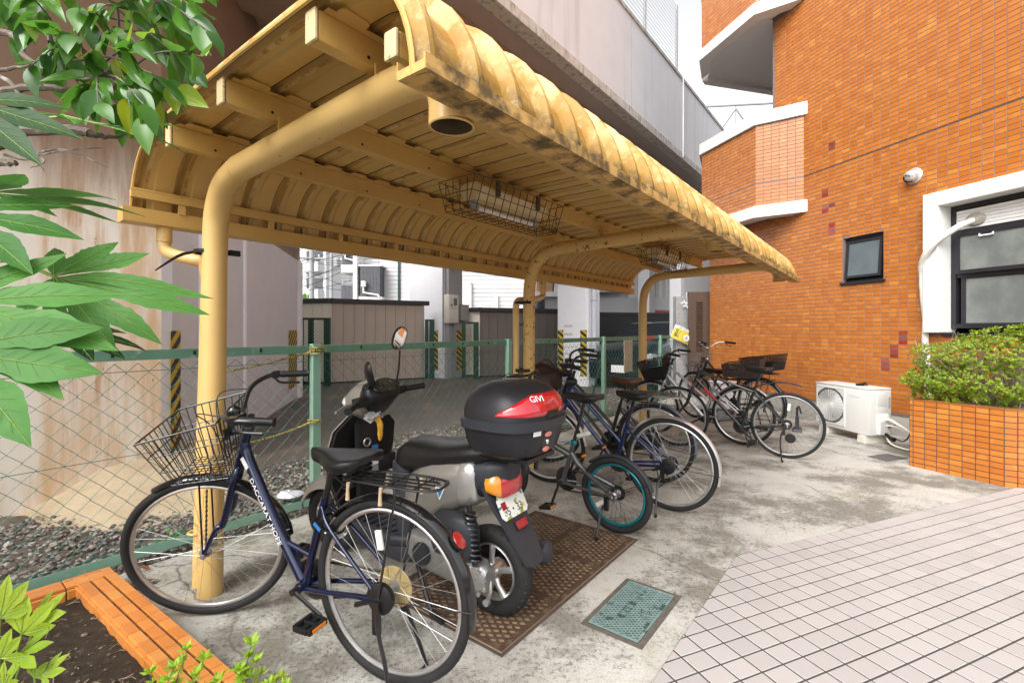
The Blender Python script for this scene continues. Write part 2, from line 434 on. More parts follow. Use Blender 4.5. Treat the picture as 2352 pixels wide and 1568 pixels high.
M_BAYT = mk_tile('bay_tile', 'island', (0.50, 0.19, 0.055), (0.58, 0.27, 0.09))
M_REDT = mat('red_tile', (0.25, 0.038, 0.018), 0.3, var=0.1, rand='object', randamt=0.3)
M_EDGT = mk_tile('edging_tile', 'object', (0.62, 0.235, 0.055), (0.68, 0.31, 0.08))
M_GROUT = mat('grout', (0.20, 0.15, 0.14), 0.9, var=0.1, scale=20)
M_GROUTD = mat('dark_grout', (0.055, 0.05, 0.048), 0.9, var=0.2, scale=20)
M_PAVE = mat('paving_tile', (0.39, 0.365, 0.352), 0.55, var=0.05, scale=300, bump=0.12, bscale=500, rand='object', randamt=0.06, spec=0.35)
M_PAVEI = mat('paving_tile_bulk', (0.39, 0.365, 0.352), 0.55, var=0.05, scale=300, bump=0.12, bscale=500, rand='island', randamt=0.06, spec=0.35)
M_WHITE = mat('white_render', (0.68, 0.675, 0.66), 0.7, var=0.04, scale=5, bump=0.1, bscale=60, col2=(0.52, 0.52, 0.49), c2scale=6, c2stretch=(2, 2, 0.3), c2lo=0.62, c2hi=0.8)
M_PLINTH = mat('plinth_concrete', (0.40, 0.385, 0.35), 0.85, var=0.2, scale=3, bump=0.2)
M_ALUK = mat('dark_aluminium', (0.018, 0.017, 0.022), 0.4, var=0.1)
def mk_glass(name, a, b, rough=0.2):
    m, t, p = custom(name, rough, 0.6)
    n = tnoise(t, 3.5, st=(0.9, 1, 0.7), det=4); q = tnoise(t, 260, det=2)
    t.links.new(mixnode(t, ramp(t, n, 0.35, 0.68), a, b), p.inputs['Base Color']); addbump(t, p, q, 0.12, 0.001)
    return m
M_FROST = mk_glass('frosted_glass', (0.13, 0.145, 0.14), (0.21, 0.225, 0.21), 0.3)
M_FROST2 = mk_glass('frosted_glass_small', (0.08, 0.10, 0.11), (0.11, 0.14, 0.15), 0.3)
M_GLASS = mat('dark_glass', (0.02, 0.025, 0.03), 0.06, var=0.1, spec=0.8)
# generic
M_BLK = mat('black_plastic', (0.012, 0.012, 0.013), 0.42, spec=0.3, var=0.15, scale=20, bump=0.08, bscale=300)
M_BLKM = mat('black_metal', (0.012, 0.012, 0.014), 0.3, var=0.1, coat=0.3)
M_BLKG = mat('black_gloss', (0.008, 0.008, 0.009), 0.12, var=0.1, coat=0.6)
M_RUB = mat('tyre_rubber', (0.018, 0.0175, 0.0175), 0.7, spec=0.3, var=0.25, scale=14, bump=0.2, bscale=120)
M_ALU = mat('rim_aluminium', (0.62, 0.61, 0.60), 0.32, 0.85, var=0.06, scale=20)
M_ALUD = mat('dull_aluminium', (0.36, 0.355, 0.35), 0.45, 0.7, var=0.15, scale=20)
M_CHR = mat('chrome', (0.72, 0.72, 0.72), 0.15, 1.0, var=0.05)
M_SPK = mat('spoke_steel', (0.40, 0.40, 0.39), 0.35, 0.8, var=0.05)
M_SPKB = mat('spoke_black', (0.03, 0.03, 0.03), 0.4, 0.3, var=0.05)
M_NAVY = mat('navy_paint', (0.006, 0.011, 0.045), 0.22, 0.35, var=0.1, coat=0.7)
M_BLUE = mat('blue_paint', (0.007, 0.020, 0.10), 0.22, 0.35, var=0.1, coat=0.7)
M_SILV = mat('silver_frame', (0.50, 0.50, 0.51), 0.28, 0.7, var=0.05, coat=0.3)
M_GUN = mat('gunmetal_frame', (0.10, 0.105, 0.11), 0.3, 0.5, var=0.08, coat=0.4)
M_TEAL = mat('teal_anodised', (0.01, 0.22, 0.27), 0.25, 0.6, var=0.1)
M_SADB = mat('black_saddle', (0.012, 0.012, 0.012), 0.36, spec=0.35, var=0.15, scale=40, bump=0.08, bscale=200)
M_SADBR = mat('brown_saddle', (0.07, 0.028, 0.014), 0.35, var=0.2, scale=30)
M_BRNP = mat('brown_plastic', (0.045, 0.030, 0.026), 0.5, var=0.2, scale=30)
M_BAG = mat('brown_bag', (0.055, 0.02, 0.010), 0.6, var=0.3, scale=12, bump=0.4, bscale=30)
M_GOLD = mat('amber_plastic_disc', (0.36, 0.27, 0.12), 0.3, var=0.1)
M_ORG = mat('orange_reflector', (0.75, 0.22, 0.015), 0.2, var=0.1, spec=0.7)
M_REDR = mat('red_reflector', (0.30, 0.008, 0.012), 0.14, var=0.12, scale=60, spec=0.8, coat=0.6)
M_AMB = mat('amber_lens', (0.66, 0.24, 0.015), 0.14, var=0.1, spec=0.8, coat=0.6)
M_REDL = mat('red_lens', (0.48, 0.008, 0.018), 0.12, var=0.12, scale=10, spec=0.8, coat=0.7)
M_PINK = mat('pink_reflector', (0.72, 0.23, 0.19), 0.3, var=0.05)
M_WHT = mat('white_plastic', (0.78, 0.77, 0.75), 0.45, var=0.03)
M_WPRT = mat('white_print', (0.80, 0.80, 0.80), 0.5, var=0.02)
M_BUFF = mat('buff_rubber', (0.55, 0.40, 0.25), 0.6, var=0.15)
M_SCOOT = mat('scooter_silver', (0.27, 0.255, 0.228), 0.36, 0.45, var=0.05, coat=0.5)
M_SCOOTL = mat('scooter_pale_silver', (0.45, 0.44, 0.42), 0.3, 0.6, var=0.05, coat=0.4)
M_DKGR = mat('dark_grey_plastic', (0.028, 0.030, 0.036), 0.45, spec=0.35, var=0.12, bump=0.06, bscale=400)
M_BOXB = mat('top_box_plastic', (0.015, 0.015, 0.018), 0.42, spec=0.35, var=0.15, bump=0.12, bscale=350)
M_ENG = mat('cast_engine', (0.33, 0.33, 0.32), 0.45, 0.7, var=0.2, scale=30)
M_GRNP = mat('green_fence_paint', (0.10, 0.225, 0.155), 0.5, var=0.15, scale=8, col2=(0.30, 0.40, 0.33), c2scale=14, c2lo=0.58, c2hi=0.75)
M_GRNL = mat('pale_green_post', (0.22, 0.40, 0.30), 0.5, var=0.1, scale=8, col2=(0.5, 0.55, 0.48), c2scale=12, c2lo=0.62, c2hi=0.75)
M_GRNW = mat('green_wire', (0.05, 0.20, 0.165), 0.5, var=0.2, scale=6)
M_GRND = mat('dark_green_frame', (0.006, 0.055, 0.030), 0.45, var=0.1)
M_YTAPE = mat('tape_yellow', (0.62, 0.42, 0.015), 0.5, var=0.15, scale=20)
M_KTAPE = mat('tape_black', (0.022, 0.022, 0.024), 0.5, var=0.15, scale=20)
M_SHED = mat('shed_beige', (0.56, 0.475, 0.40), 0.65, var=0.06, scale=2, col2=(0.30, 0.25, 0.21), c2scale=2.0, c2stretch=(4, 4, 0.3), c2lo=0.6, c2hi=0.8)
M_SHEDL = mat('shed_lit_side', (0.86, 0.79, 0.67), 0.65, var=0.06, scale=2)  # left shed walls: light falling on them painted as a paler tone
M_SHEDB = mat('shed_brown', (0.085, 0.065, 0.057), 0.6, var=0.1, scale=2)
M_TRIM = mat('charcoal_trim', (0.035, 0.034, 0.036), 0.5, var=0.1)
M_HSEW = mat('white_siding', (0.56, 0.565, 0.58), 0.7, var=0.03, scale=3)
M_HSEG = mat('grey_siding', (0.085, 0.088, 0.10), 0.7, var=0.12, scale=10)
M_BRK = mat('brown_brick', (0.34, 0.22, 0.14), 0.8, var=0.2, scale=30)
M_STEEL = mat('galvanised_steel', (0.45, 0.46, 0.46), 0.45, 0.55, var=0.12, scale=12)
M_RUSTI = mat('rusty_iron', (0.11, 0.066, 0.043), 0.6, 0.3, var=0.25, scale=14, bump=0.2, bscale=200, col2=(0.21, 0.145, 0.085), c2scale=25, c2lo=0.5, c2hi=0.66)
M_RUSTB = mat('rusty_iron_bed', (0.36, 0.26, 0.165), 0.8, 0.1, var=0.3, scale=18, bump=0.25, bscale=200)
M_TEALP = mat('teal_cover_paint', (0.17, 0.245, 0.235), 0.6, var=0.25, scale=25, col2=(0.03, 0.04, 0.03), c2scale=18, c2lo=0.56, c2hi=0.64)
M_TEALD = mat('teal_cover_bed', (0.035, 0.06, 0.045), 0.8, var=0.4, scale=25)
M_BRNDOOR = mat('brown_steel_panel', (0.075, 0.040, 0.024), 0.5, var=0.12, scale=6)
M_CARP = mat('car_paint', (0.012, 0.02, 0.026), 0.15, 0.3, var=0.1, coat=0.8)
M_INSUL = mat('insulation_tape', (0.70, 0.67, 0.60), 0.7, var=0.12, scale=30, bump=0.4, bscale=90, stretch=(1, 1, 3))
M_ACW = mat('ac_white', (0.64, 0.63, 0.60), 0.4, var=0.03)
M_ACG = mat('ac_dark_fins', (0.10, 0.10, 0.10), 0.5, var=0.1)
M_BARK = mat('bark', (0.15, 0.12, 0.095), 0.9, var=0.35, scale=30, bump=0.6, bscale=80, col2=(0.36, 0.33, 0.28), c2scale=25, c2lo=0.55, c2hi=0.7)
M_TWIG = mat('pale_twig', (0.30, 0.24, 0.19), 0.85, var=0.25, scale=30)
def mk_leaf(name, a, b, rough=0.3, src='object', tr=0.35, yel=None, sp=0.38):
    m, t, p = custom(name, rough, sp)
    r_ = N(t, 'ShaderNodeObjectInfo').outputs['Random'] if src == 'object' else N(t, 'ShaderNodeNewGeometry').outputs['Random Per Island']
    n = tnoise(t, 14, det=4)
    col = mixnode(t, r_, a, b)
    col = mixnode(t, ramp(t, n, 0.45, 0.75, 0, 0.3), col, tuple(c * 1.5 for c in b))
    if yel: col = mixnode(t, ramp(t, r_, 0.84, 0.97), col, yel)
    t.links.new(col, p.inputs['Base Color'])
    tl = N(t, 'ShaderNodeBsdfTranslucent'); t.links.new(mixnode(t, 0.5, col, tuple(min(1, c * 2.2) for c in b)), tl.inputs['Color'])
    mx = N(t, 'ShaderNodeMixShader'); mx.inputs[0].default_value = tr
    out = t.nodes['Material Output']
    t.links.new(p.outputs[0], mx.inputs[1]); t.links.new(tl.outputs[0], mx.inputs[2]); t.links.new(mx.outputs[0], out.inputs['Surface'])
    return m
M_CAM = mk_leaf('camellia_leaf', (0.022, 0.085, 0.012), (0.105, 0.26, 0.03), 0.24, yel=(0.36, 0.38, 0.02))
M_FAT = mk_leaf('fatsia_leaf', (0.036, 0.135, 0.020), (0.066, 0.205, 0.03), 0.5, tr=0.25, sp=0.25)
M_FATD = mk_leaf('fatsia_dark_leaf', (0.015, 0.05, 0.012), (0.025, 0.075, 0.016), 0.5, tr=0.2, sp=0.25)
M_FATY = mk_leaf('young_fatsia_leaf', (0.20, 0.33, 0.02), (0.36, 0.47, 0.045), 0.45, tr=0.4, sp=0.3)
M_VEIN = mat('leaf_vein', (0.22, 0.34, 0.07), 0.5, var=0.1)
M_AZA = mk_leaf('azalea_leaf', (0.07, 0.15, 0.012), (0.33, 0.42, 0.035), 0.45, src='island', tr=0.35, yel=(0.16, 0.10, 0.03))
M_AZAY = mk_leaf('azalea_young_leaf', (0.16, 0.32, 0.02), (0.38, 0.54, 0.05), 0.4, src='island', tr=0.4)
M_TREE = mk_leaf('far_leaf', (0.07, 0.16, 0.03), (0.16, 0.28, 0.05), 0.6, src='island')
M_WEED = mk_leaf('weed_leaf', (0.08, 0.22, 0.03), (0.14, 0.32, 0.05), 0.5, src='island')
M_WIREK = mat('cable_black', (0.02, 0.02, 0.022), 0.6)
M_ROPE = mat('striped_rope', (0.50, 0.40, 0.10), 0.8, var=0.5, scale=80, col2=(0.04, 0.035, 0.02), c2scale=90, c2lo=0.5, c2hi=0.56)
M_SIGNY = mat('sign_yellow', (0.62, 0.52, 0.06), 0.4, var=0.05)
M_SIGNW = mat('sign_white', (0.78, 0.77, 0.70), 0.4, var=0.03)
M_STKB = mat('sticker_blue', (0.03, 0.16, 0.42), 0.35, var=0.05)
M_GREY = mat('grey_plastic', (0.32, 0.32, 0.33), 0.5, var=0.08)
# ================================================================ setting: ground, yard, paving, viaduct
P1 = Vector((-1.535, 2.436, 0)); A_SH = math.atan2(0.791, 0.6115)      # shelter axis
U = Vector((0.6115, 0.791, 0)); NL = Vector((-0.791, 0.6115, 0))
def SW(s, t, z=0): return P1 + U * s - NL * t + Vector((0, 0, z))         # shelter frame to world, t to the front
BO = Vector((4.89, 5.92, 0)); A_B = math.atan2(0.964, -0.265)
BD = Vector((-0.265, 0.964, 0)); BN = Vector((-0.964, -0.265, 0))
def BW(k, o, z=0): return BO + BD * k + BN * o + Vector((0, 0, z))
PO = Vector((1.327, 2.835, 0)); A_P = math.atan2(0.384, 0.9233)
PX = Vector((0.9233, 0.384, 0)); PY = Vector((-0.384, 0.9233, 0))
def PW(x, y, z=0): return PO + PX * x + PY * y + Vector((0, 0, z))

# ground sheet with a slightly uneven surface near the viaduct
g = MB()
g.add([(-300, -100, -0.04), (300, -100, -0.04), (300, 500, -0.04), (-300, 500, -0.04)], [(0, 1, 2, 3)])
tag(g.build('ground', M_DIRT, smooth=False), kind='structure')
# concrete yard
pad = [SW(-6, -0.60), SW(9.2, -0.60), BW(3.69, -0.6), BW(-4, -0.6), SW(-2, 9), SW(-6, 9)]
pad = [(p.x, p.y) for p in pad]
m = MB(); m.prism(pad, -0.12, 0.0)
tag(m.build('yard_pavement', M_CONC, smooth=False), kind='structure')

# paving tiles, clipped by the oblique edge
PTX, PTY, PJ = 0.1155, 0.0945, 0.0085
pv = MB()
pc = [PW(0, 0), PW(6.2, 0), PW(6.2, -4.5), PW(-1.781 * 4.5, -4.5)]
pv.prism([(p.x, p.y) for p in pc], -0.05, 0.003)
paving = pv.build('paving', M_GROUTD, smooth=False); tag(paving, kind='structure')
def clip(poly, f):
    out = []
    for i in range(len(poly)):
        a, b = poly[i], poly[(i + 1) % len(poly)]; fa, fb = f(a), f(b)
        if fa >= 0: out.append(a)
        if (fa >= 0) != (fb >= 0):
            q = fa / (fa - fb); out.append((a[0] + (b[0] - a[0]) * q, a[1] + (b[1] - a[1]) * q))
    return out
def chamfer_slab(mb, poly, z0, z1, c=0.0022, M=None):
    n = len(poly); cx = sum(p[0] for p in poly) / n; cy = sum(p[1] for p in poly) / n
    def ins(p):
        d = Vector((p[0] - cx, p[1] - cy)); l = max(d.length, 1e-6); return (p[0] - d.x / l * c * 1.4, p[1] - d.y / l * c * 1.4)
    vs = [(p[0], p[1], z0) for p in poly] + [(p[0], p[1], z1 - c) for p in poly] + [(*ins(p), z1) for p in poly]
    fs = [tuple(range(2 * n, 3 * n))]
    for i in range(n):
        j = (i + 1) % n
        fs += [(i, j, n + j, n + i), (n + i, n + j, 2 * n + j, 2 * n + i)]
    mb.add(vs, fs)
full = [(PJ / 2, PJ / 2), (PTX - PJ / 2, PJ / 2), (PTX - PJ / 2, PTY - PJ / 2), (PJ / 2, PTY - PJ / 2)]
fm = MB(); chamfer_slab(fm, full, 0.0, 0.0062); ME_PT = fm.mesh('paving_tile', M_PAVE, smooth=False)
cand = []
edge = lambda p: p[0] + 1.781 * (-p[1]) - 0.004
for iy in range(1, 46):
    for ix in range(-60, 53):
        x0, y0 = ix * PTX, -iy * PTY
        poly = [(x0 + a, y0 + b) for a, b in full]
        cp = clip(poly, edge)
        if len(cp) < 3: continue
        w = PW(x0 + PTX / 2, y0 + PTY / 2); q = vpx(w)
        inv = q and -40 < q[0] < 2400 and q[1] < 1640
        if not inv and w.y < 0.4: continue
        cand.append((0 if inv else 1, w.length, x0, y0, cp if edge(poly[0]) < 0 or edge(poly[3]) < 0 else None))
cand.sort(key=lambda c: (c[0], c[1]))
PAV_EMPTY = Matrix.Translation(PO) @ Matrix.Rotation(A_P, 4, 'Z')
rest = MB(M=PAV_EMPTY)
def plane_piece(name, me, parent, Mx):
    o = bpy.data.objects.new(name, me); C.objects.link(o); o.parent = parent; o.matrix_local = Mx; return o
rnd = random.Random(4)
for i, (iv, _, x0, y0, cp) in enumerate(cand):
    jit = Matrix.Rotation(rnd.uniform(-0.002, 0.002), 4, 'X') @ Matrix.Rotation(rnd.uniform(-0.002, 0.002), 4, 'Y')
    if i < 300:
        if cp is None:
            plane_piece('tile', ME_PT, paving, PAV_EMPTY @ Matrix.Translation((x0, y0, 0.0)) @ jit)
        else:
            tm = MB(); chamfer_slab(tm, [(p[0] - x0, p[1] - y0) for p in cp], 0.0, 0.0062)
            plane_piece('tile', tm.mesh('cut_tile', M_PAVE, smooth=False), paving, PAV_EMPTY @ Matrix.Translation((x0, y0, 0.0)))
    else:
        chamfer_slab(rest, cp or [(x0 + a, y0 + b) for a, b in full], 0.0, 0.0062)
tag(rest.build('tile_field', M_PAVEI, paving, smooth=False), kind='stuff')

# ---------------------------------------------------------------- apartment building
bld = thing('apartment_building', 'orange tiled apartment building with chamfered balconies and white bands', 'building', BO, A_B)
TW, TH, TJ = 0.1085, 0.0575, 0.007
Z_J, Z_P = 3.69, 0.264
HOLES = [(0.295, 0.853, 1.994, 2.615), (-2.2, -0.27, 1.30, 2.92)]
def wall_grid(mb, k0, k1, z0, z1, holes, y=0.0, depth=0.22):
    ks = sorted({k0, k1} | {h[i] for h in holes for i in (0, 1) if k0 < h[i] < k1})
    zs = sorted({z0, z1} | {h[i] for h in holes for i in (2, 3) if z0 < h[i] < z1})
    for a, b in zip(ks, ks[1:]):
        for c, d in zip(zs, zs[1:]):
            mk, mz = (a + b) / 2, (c + d) / 2
            if any(h[0] < mk < h[1] and h[2] < mz < h[3] for h in holes): continue
            mb.add([(a, y, c), (b, y, c), (b, y, d), (a, y, d)], [(0, 1, 2, 3)])
    for h in holes:
        mb.add([(h[0], y, h[2]), (h[0], y - depth, h[2]), (h[0], y - depth, h[3]), (h[0], y, h[3])], [(0, 1, 2, 3)])
        mb.add([(h[1], y, h[2]), (h[1], y - depth, h[2]), (h[1], y - depth, h[3]), (h[1], y, h[3])], [(0, 1, 2, 3)])
        mb.add([(h[0], y, h[2]), (h[0], y - depth, h[2]), (h[1], y - depth, h[2]), (h[1], y, h[2])], [(0, 1, 2, 3)])
        mb.add([(h[0], y, h[3]), (h[0], y - depth, h[3]), (h[1], y - depth, h[3]), (h[1], y, h[3])], [(0, 1, 2, 3)])
wl = MB()
wall_grid(wl, -4.0, 3.69, Z_P, 3.26, HOLES)
wl.add([(3.69, 0, 0), (3.69, -6, 0), (3.69, -6, 3.26), (3.69, 0, 3.26)], [(0, 1, 2, 3)])
wall_grid(wl, -4.0, 2.11, 3.26, 13.0, [])
wl.add([(2.11, 0, 3.26), (2.11, -6, 3.26), (2.11, -6, 13.0), (2.11, 0, 13.0)], [(0, 1, 2, 3)])
wl.add([(2.11, 0, 3.26), (3.69, 0, 3.26), (3.69, -6, 3.26), (2.11, -6, 3.26)], [(0, 1, 2, 3)])
wl.add([(-4, 0, 13), (2.11, 0, 13), (2.11, -6, 13), (-4, -6, 13)], [(0, 1, 2, 3)])
wl.add([(-4, 0, 0), (-4, -6, 0), (-4, -6, 13), (-4, 0, 13)], [(0, 1, 2, 3)])
wl.add([(-4, -6, 0), (3.69, -6, 0), (3.69, -6, 13), (-4, -6, 13)], [(0, 1, 2, 3)])
bwall = wl.build('wall', M_GROUT, bld, smooth=False)
pl = MB(); pl.bx(-4.0, 3.67, -0.3, -0.012, -0.05, Z_P)
pl.build('plinth', M_PLINTH, bld, bevel=0.006)
def tile_mesh(w, h):
    mb = MB(); a, b, c, t = w / 2, h / 2, 0.0018, 0.004
    vs = [(-a, 0, -b), (a, 0, -b), (a, 0, b), (-a, 0, b), (-a + c, t, -b + c), (a - c, t, -b + c), (a - c, t, b - c), (-a + c, t, b - c)]
    mb.add(vs, [(4, 7, 6, 5), (0, 4, 5, 1), (1, 5, 6, 2), (2, 6, 7, 3), (3, 7, 4, 0)]); return mb
def add_tile(mb, x0, x1, z0, z1, y=0.0, M=None):
    c, t = 0.0018, 0.004
    vs = [(x0, y, z0), (x1, y, z0), (x1, y, z1), (x0, y, z1), (x0 + c, y + t, z0 + c), (x1 - c, y + t, z0 + c), (x1 - c, y + t, z1 - c), (x0 + c, y + t, z1 - c)]
    if M is not None: vs = [M @ Vector(v) for v in vs]
    mb.add(vs, [(4, 7, 6, 5), (0, 4, 5, 1), (1, 5, 6, 2), (2, 6, 7, 3), (3, 7, 4, 0)])
ME_T = tile_mesh(TW - TJ, TH - TJ).mesh('wall_tile', M_TILE_O, smooth=False)
ME_TR = tile_mesh(TW - TJ, TH - TJ).mesh('wall_tile_red', M_REDT, smooth=False)
rows = []
nlow = int((Z_J - Z_P) / TH)
for r in range(-nlow - 1, 165):
    z0 = Z_J + r * TH + (0.008 if r >= 0 else -0.008)
    if z0 < Z_P + 0.002 or z0 + TH > 13: continue
    rows.append((r, z0))
REDS = set()
def redrow(z): return round((z - Z_J) / TH)
# darker red tiles: stepping runs on the wall
for k, za, n in ((0.02, 1.16, 3), (0.13, 1.00, 3), (0.24, 0.84, 3), (-0.20, 0.68, 2), (1.06, 3.93, 2), (1.16, 3.30, 2), (1.05, 3.09, 1), (1.16, 3.03, 2), (1.05, 2.74, 3)):
    for i in range(n): REDS.add((math.floor(k / TW), redrow(za) + i))
cand = []
for r, z0 in rows:
    kmax = 3.69 if z0 < 3.20 else 2.11
    for c in range(-36, 35):
        x0, x1 = c * TW, (c + 1) * TW
        if x1 > kmax + 0.05 or x0 >= kmax - 0.02: continue
        x1c = min(x1, kmax); zc = z0 + TH / 2; xc = (x0 + x1c) / 2
        if 1.50 < xc < 3.87 and (3.14 < zc < 4.83 or 6.41 < zc < 8.1): continue
        rx0, rx1, rz0, rz1 = x0 + TJ / 2, x1c - TJ / 2, z0 + TJ / 2, z0 + TH - TJ / 2
        skip = False
        for h in HOLES:
            if h[0] - 0.004 < rx1 and rx0 < h[1] + 0.004 and h[2] - 0.004 < rz1 and rz0 < h[3] + 0.004:
                ox = min(rx1, h[1]) - max(rx0, h[0]); oz = min(rz1, h[3]) - max(rz0, h[2])
                if rx0 < h[0] < rx1 and ox < 0.9 * (rx1 - rx0): rx1 = h[0] - 0.003
                elif rx0 < h[1] < rx1 and ox < 0.9 * (rx1 - rx0): rx0 = h[1] + 0.003
                elif rz0 < h[3] < rz1: rz0 = h[3] + 0.003
                elif rz0 < h[2] < rz1: rz1 = h[2] - 0.003
                else: skip = True
        if skip or rx1 - rx0 < 0.012 or rz1 - rz0 < 0.008: continue
        fullt = abs((rx1 - rx0) - (TW - TJ)) < 1e-5 and abs((rz1 - rz0) - (TH - TJ)) < 1e-5
        w = BW((rx0 + rx1) / 2, 0, (rz0 + rz1) / 2); q = vpx(w)
        inv = bool(q and -10 < q[0] < 2360 and -10 < q[1] < 1570)
        hid = inv and q[0] > 2140 and q[1] > 760
        red = (c, r) in REDS
        cand.append((0 if (inv and not hid and fullt) else 1, -3 if red else 0, (w - Vector((0, 0, 1.34))).length, rx0, rx1, rz0, rz1, red, fullt))
cand.sort(key=lambda c: (c[0], c[1], c[2]))
bulk = MB()
for i, (a, b, d, x0, x1, z0, z1, red, fullt) in enumerate(cand):
    if i < 300 and fullt:
        o = piece('tile', ME_TR if red else ME_T, bwall, ((x0 + x1) / 2, 0, (z0 + z1) / 2))
    else: add_tile(bulk, x0, x1, z0, z1)
tag(bulk.build('tile_field', M_TILE_I, bwall, smooth=False), kind='stuff')
# balconies: chamfered plan, white bands, tiled parapet
BP = [(1.50, 0.0), (2.016, 0.431), (3.356, 0.431), (3.87, 0.0)]
def offp(pts, d):
    c = (2.686, -0.2); out = []
    for i, p in enumerate(pts):
        if i in (0, 3): out.append((p[0] + (-d * 1.5 if i == 0 else d * 1.5), p[1]))
        else: out.append((p[0] + (-d * 0.45 if i == 1 else d * 0.45), p[1] + d))
    return out
def balcony(z0, deep):
    o = MB(); pts = BP + [(3.87, -0.15), (1.50, -0.02)]
    for i in range(3):
        a, b = BP[i], BP[i + 1]
        o.add([(*a, z0 + 0.17), (*b, z0 + 0.17), (*b, z0 + 1.50), (*a, z0 + 1.50)], [(0, 1, 2, 3)])
        ai, bi = offp(BP, -0.14)[i], offp(BP, -0.14)[i + 1]
        o.add([(*ai, z0 + 0.17), (*bi, z0 + 0.17), (*bi, z0 + 1.50), (*ai, z0 + 1.50)], [(0, 1, 2, 3)])
    root = o.build('balcony', M_GROUT, bld, smooth=False)
    tl = MB()
    for i in range(3):
        a, b = Vector((*BP[i], 0)), Vector((*BP[i + 1], 0)); d = (b - a); L = d.length; d.normalize()
        nn = Vector((-d.y, d.x, 0)); 
        if nn.y < 0: nn = -nn
        n = round(L / (TW * 0.98)); w = L / n
        Mx = Matrix(((d.x, nn.x, 0, a.x), (d.y, nn.y, 0, a.y), (0, 0, 1, 0), (0, 0, 0, 1)))
        for r, zz in rows + [(q, Z_J + q * TH) for q in ()]:
            if zz < z0 + 0.19 or zz + TH > z0 + 1.51: continue
            for j in range(n): add_tile(tl, j * w + TJ / 2, (j + 1) * w - TJ / 2, zz + TJ / 2, zz + TH - TJ / 2, M=Mx)
    tag(tl.build('tile_field', M_BAYT, root, smooth=False), kind='stuff')
    wb = MB()
    op, ip = offp(BP, 0.045), offp(BP, -0.16)
    for nm, za, zb in (('base_band', z0, z0 + 0.19), ('coping', z0 + 1.49, z0 + 1.69)):
        n_ = 4; wb = MB()
        vs = [(*op[i], za) for i in range(4)] + [(*ip[i], za) for i in range(4)] + [(*op[i], zb) for i in range(4)] + [(*ip[i], zb) for i in range(4)]
        fs = [(0, 4, 12, 8), (3, 11, 15, 7)]
        for i in range(3): fs += [(i, i + 1, i + 5, i + 4), (i + 8, i + 12, i + 13, i + 9), (i, i + 8, i + 9, i + 1), (i + 4, i + 5, i + 13, i + 12)]
        wb.add(vs, fs); wb.build(nm, M_WHITE, root, smooth=False, bevel=0.008)
    sl = MB()
    if deep:
        q = [offp(BP, -0.16)[i] for i in range(4)]
        sl.prism([(2.11, 0.05), q[0], q[1], q[2], q[3], (4.05, -0.2), (4.05, -1.89), (2.115, -1.89)], z0 + 0.06, z0 + 0.18)
        sl.prism([(3.99, -0.05), (4.10, -0.2), (4.10, -1.89), (3.95, -1.89), (3.95, -0.3)], z0, z0 + 0.19)
        sl.prism([(2.115, -1.95), (4.10, -1.95), (4.10, -1.75), (2.115, -1.75)], z0 - 0.002, z0 + 0.192)
    else:
        q = [offp(BP, -0.16)[i] for i in range(4)]
        sl.prism([(q[0][0], 0.004), q[1], q[2], (q[3][0], 0.004)], z0 + 0.06, z0 + 0.18)
    sl.build('soffit', M_WHITE, root, smooth=False)
    return root
balcony(3.14, False); balcony(6.41, True)
# small dark window, hopper sash tilted out
wm = MB()
h = HOLES[0]
def frame_rect(mb, x0, x1, z0, z1, y0, y1, w):
    mb.bx(x0, x1, y0, y1, z0, z0 + w); mb.bx(x0, x1, y0, y1, z1 - w, z1)
    mb.bx(x0, x0 + w, y0, y1, z0 + w, z1 - w); mb.bx(x1 - w, x1, y0, y1, z0 + w, z1 - w)
frame_rect(wm, h[0] + 0.002, h[1] - 0.002, h[2] + 0.002, h[3] - 0.002, -0.12, -0.05, 0.035)
win = wm.build('window', M_ALUK, bld, smooth=False, bevel=0.003)
sw = MB(); sw.M = Matrix.Translation((0, -0.055, h[3] - 0.06)) @ Matrix.Rotation(R(5), 4, 'X') @ Matrix.Translation((0, 0, -(h[3] - 0.06)))
frame_rect(sw, h[0] + 0.03, h[1] - 0.03, h[2] + 0.05, h[3] - 0.05, 0.0, 0.03, 0.035)
sash = sw.build('sash', M_ALUK, win, smooth=False, bevel=0.003)
gp = MB(); gp.M = sw.M; gp.bx(h[0] + 0.06, h[1] - 0.06, 0.008, 0.018, h[2] + 0.08, h[3] - 0.08)
gp.build('pane', M_FROST2, win, smooth=False)
bk = MB(); bk.bx(h[0], h[1], -0.2, -0.19, h[2], h[3]); bk.build('inner_blind', M_TRIM, win, smooth=False)
ws = MB(); ws.bx(h[0] - 0.03, h[1] + 0.03, -0.06, 0.035, h[2] - 0.028, h[2] + 0.004); ws.build('sill', M_ALUK, win, smooth=False, bevel=0.004)
# large window in a white surround
K0, K1, KI, ZT, ZB = -2.3, -0.245, -0.405, 2.925, 1.305
sr = MB()
sr.bx(KI, K1, -0.16, 0.115, ZB, ZT); sr.bx(K0, KI - 0.001, -0.159, 0.114, ZT - 0.165, ZT - 0.001)
fw = sr.build('white_window_surround', M_WHITE, bld, smooth=False, bevel=0.01)
fr = MB()
frame_rect(fr, K0, KI - 0.004, ZB + 0.05, ZT - 0.17, -0.158, -0.09, 0.05)
fr.bx(K0, KI - 0.05, -0.15, -0.10, 1.93, 2.0); fr.bx(K0, KI - 0.05, -0.15, -0.085, 2.44, 2.475)
bw2 = fr.build('window', M_ALUK, bld, smooth=False, bevel=0.003)
s2 = MB(); frame_rect(s2, K0 - 0.1, KI - 0.06, 1.97, 2.44, -0.10, -0.06, 0.045); s2.build('sash', M_ALUK, bw2, smooth=False, bevel=0.003)
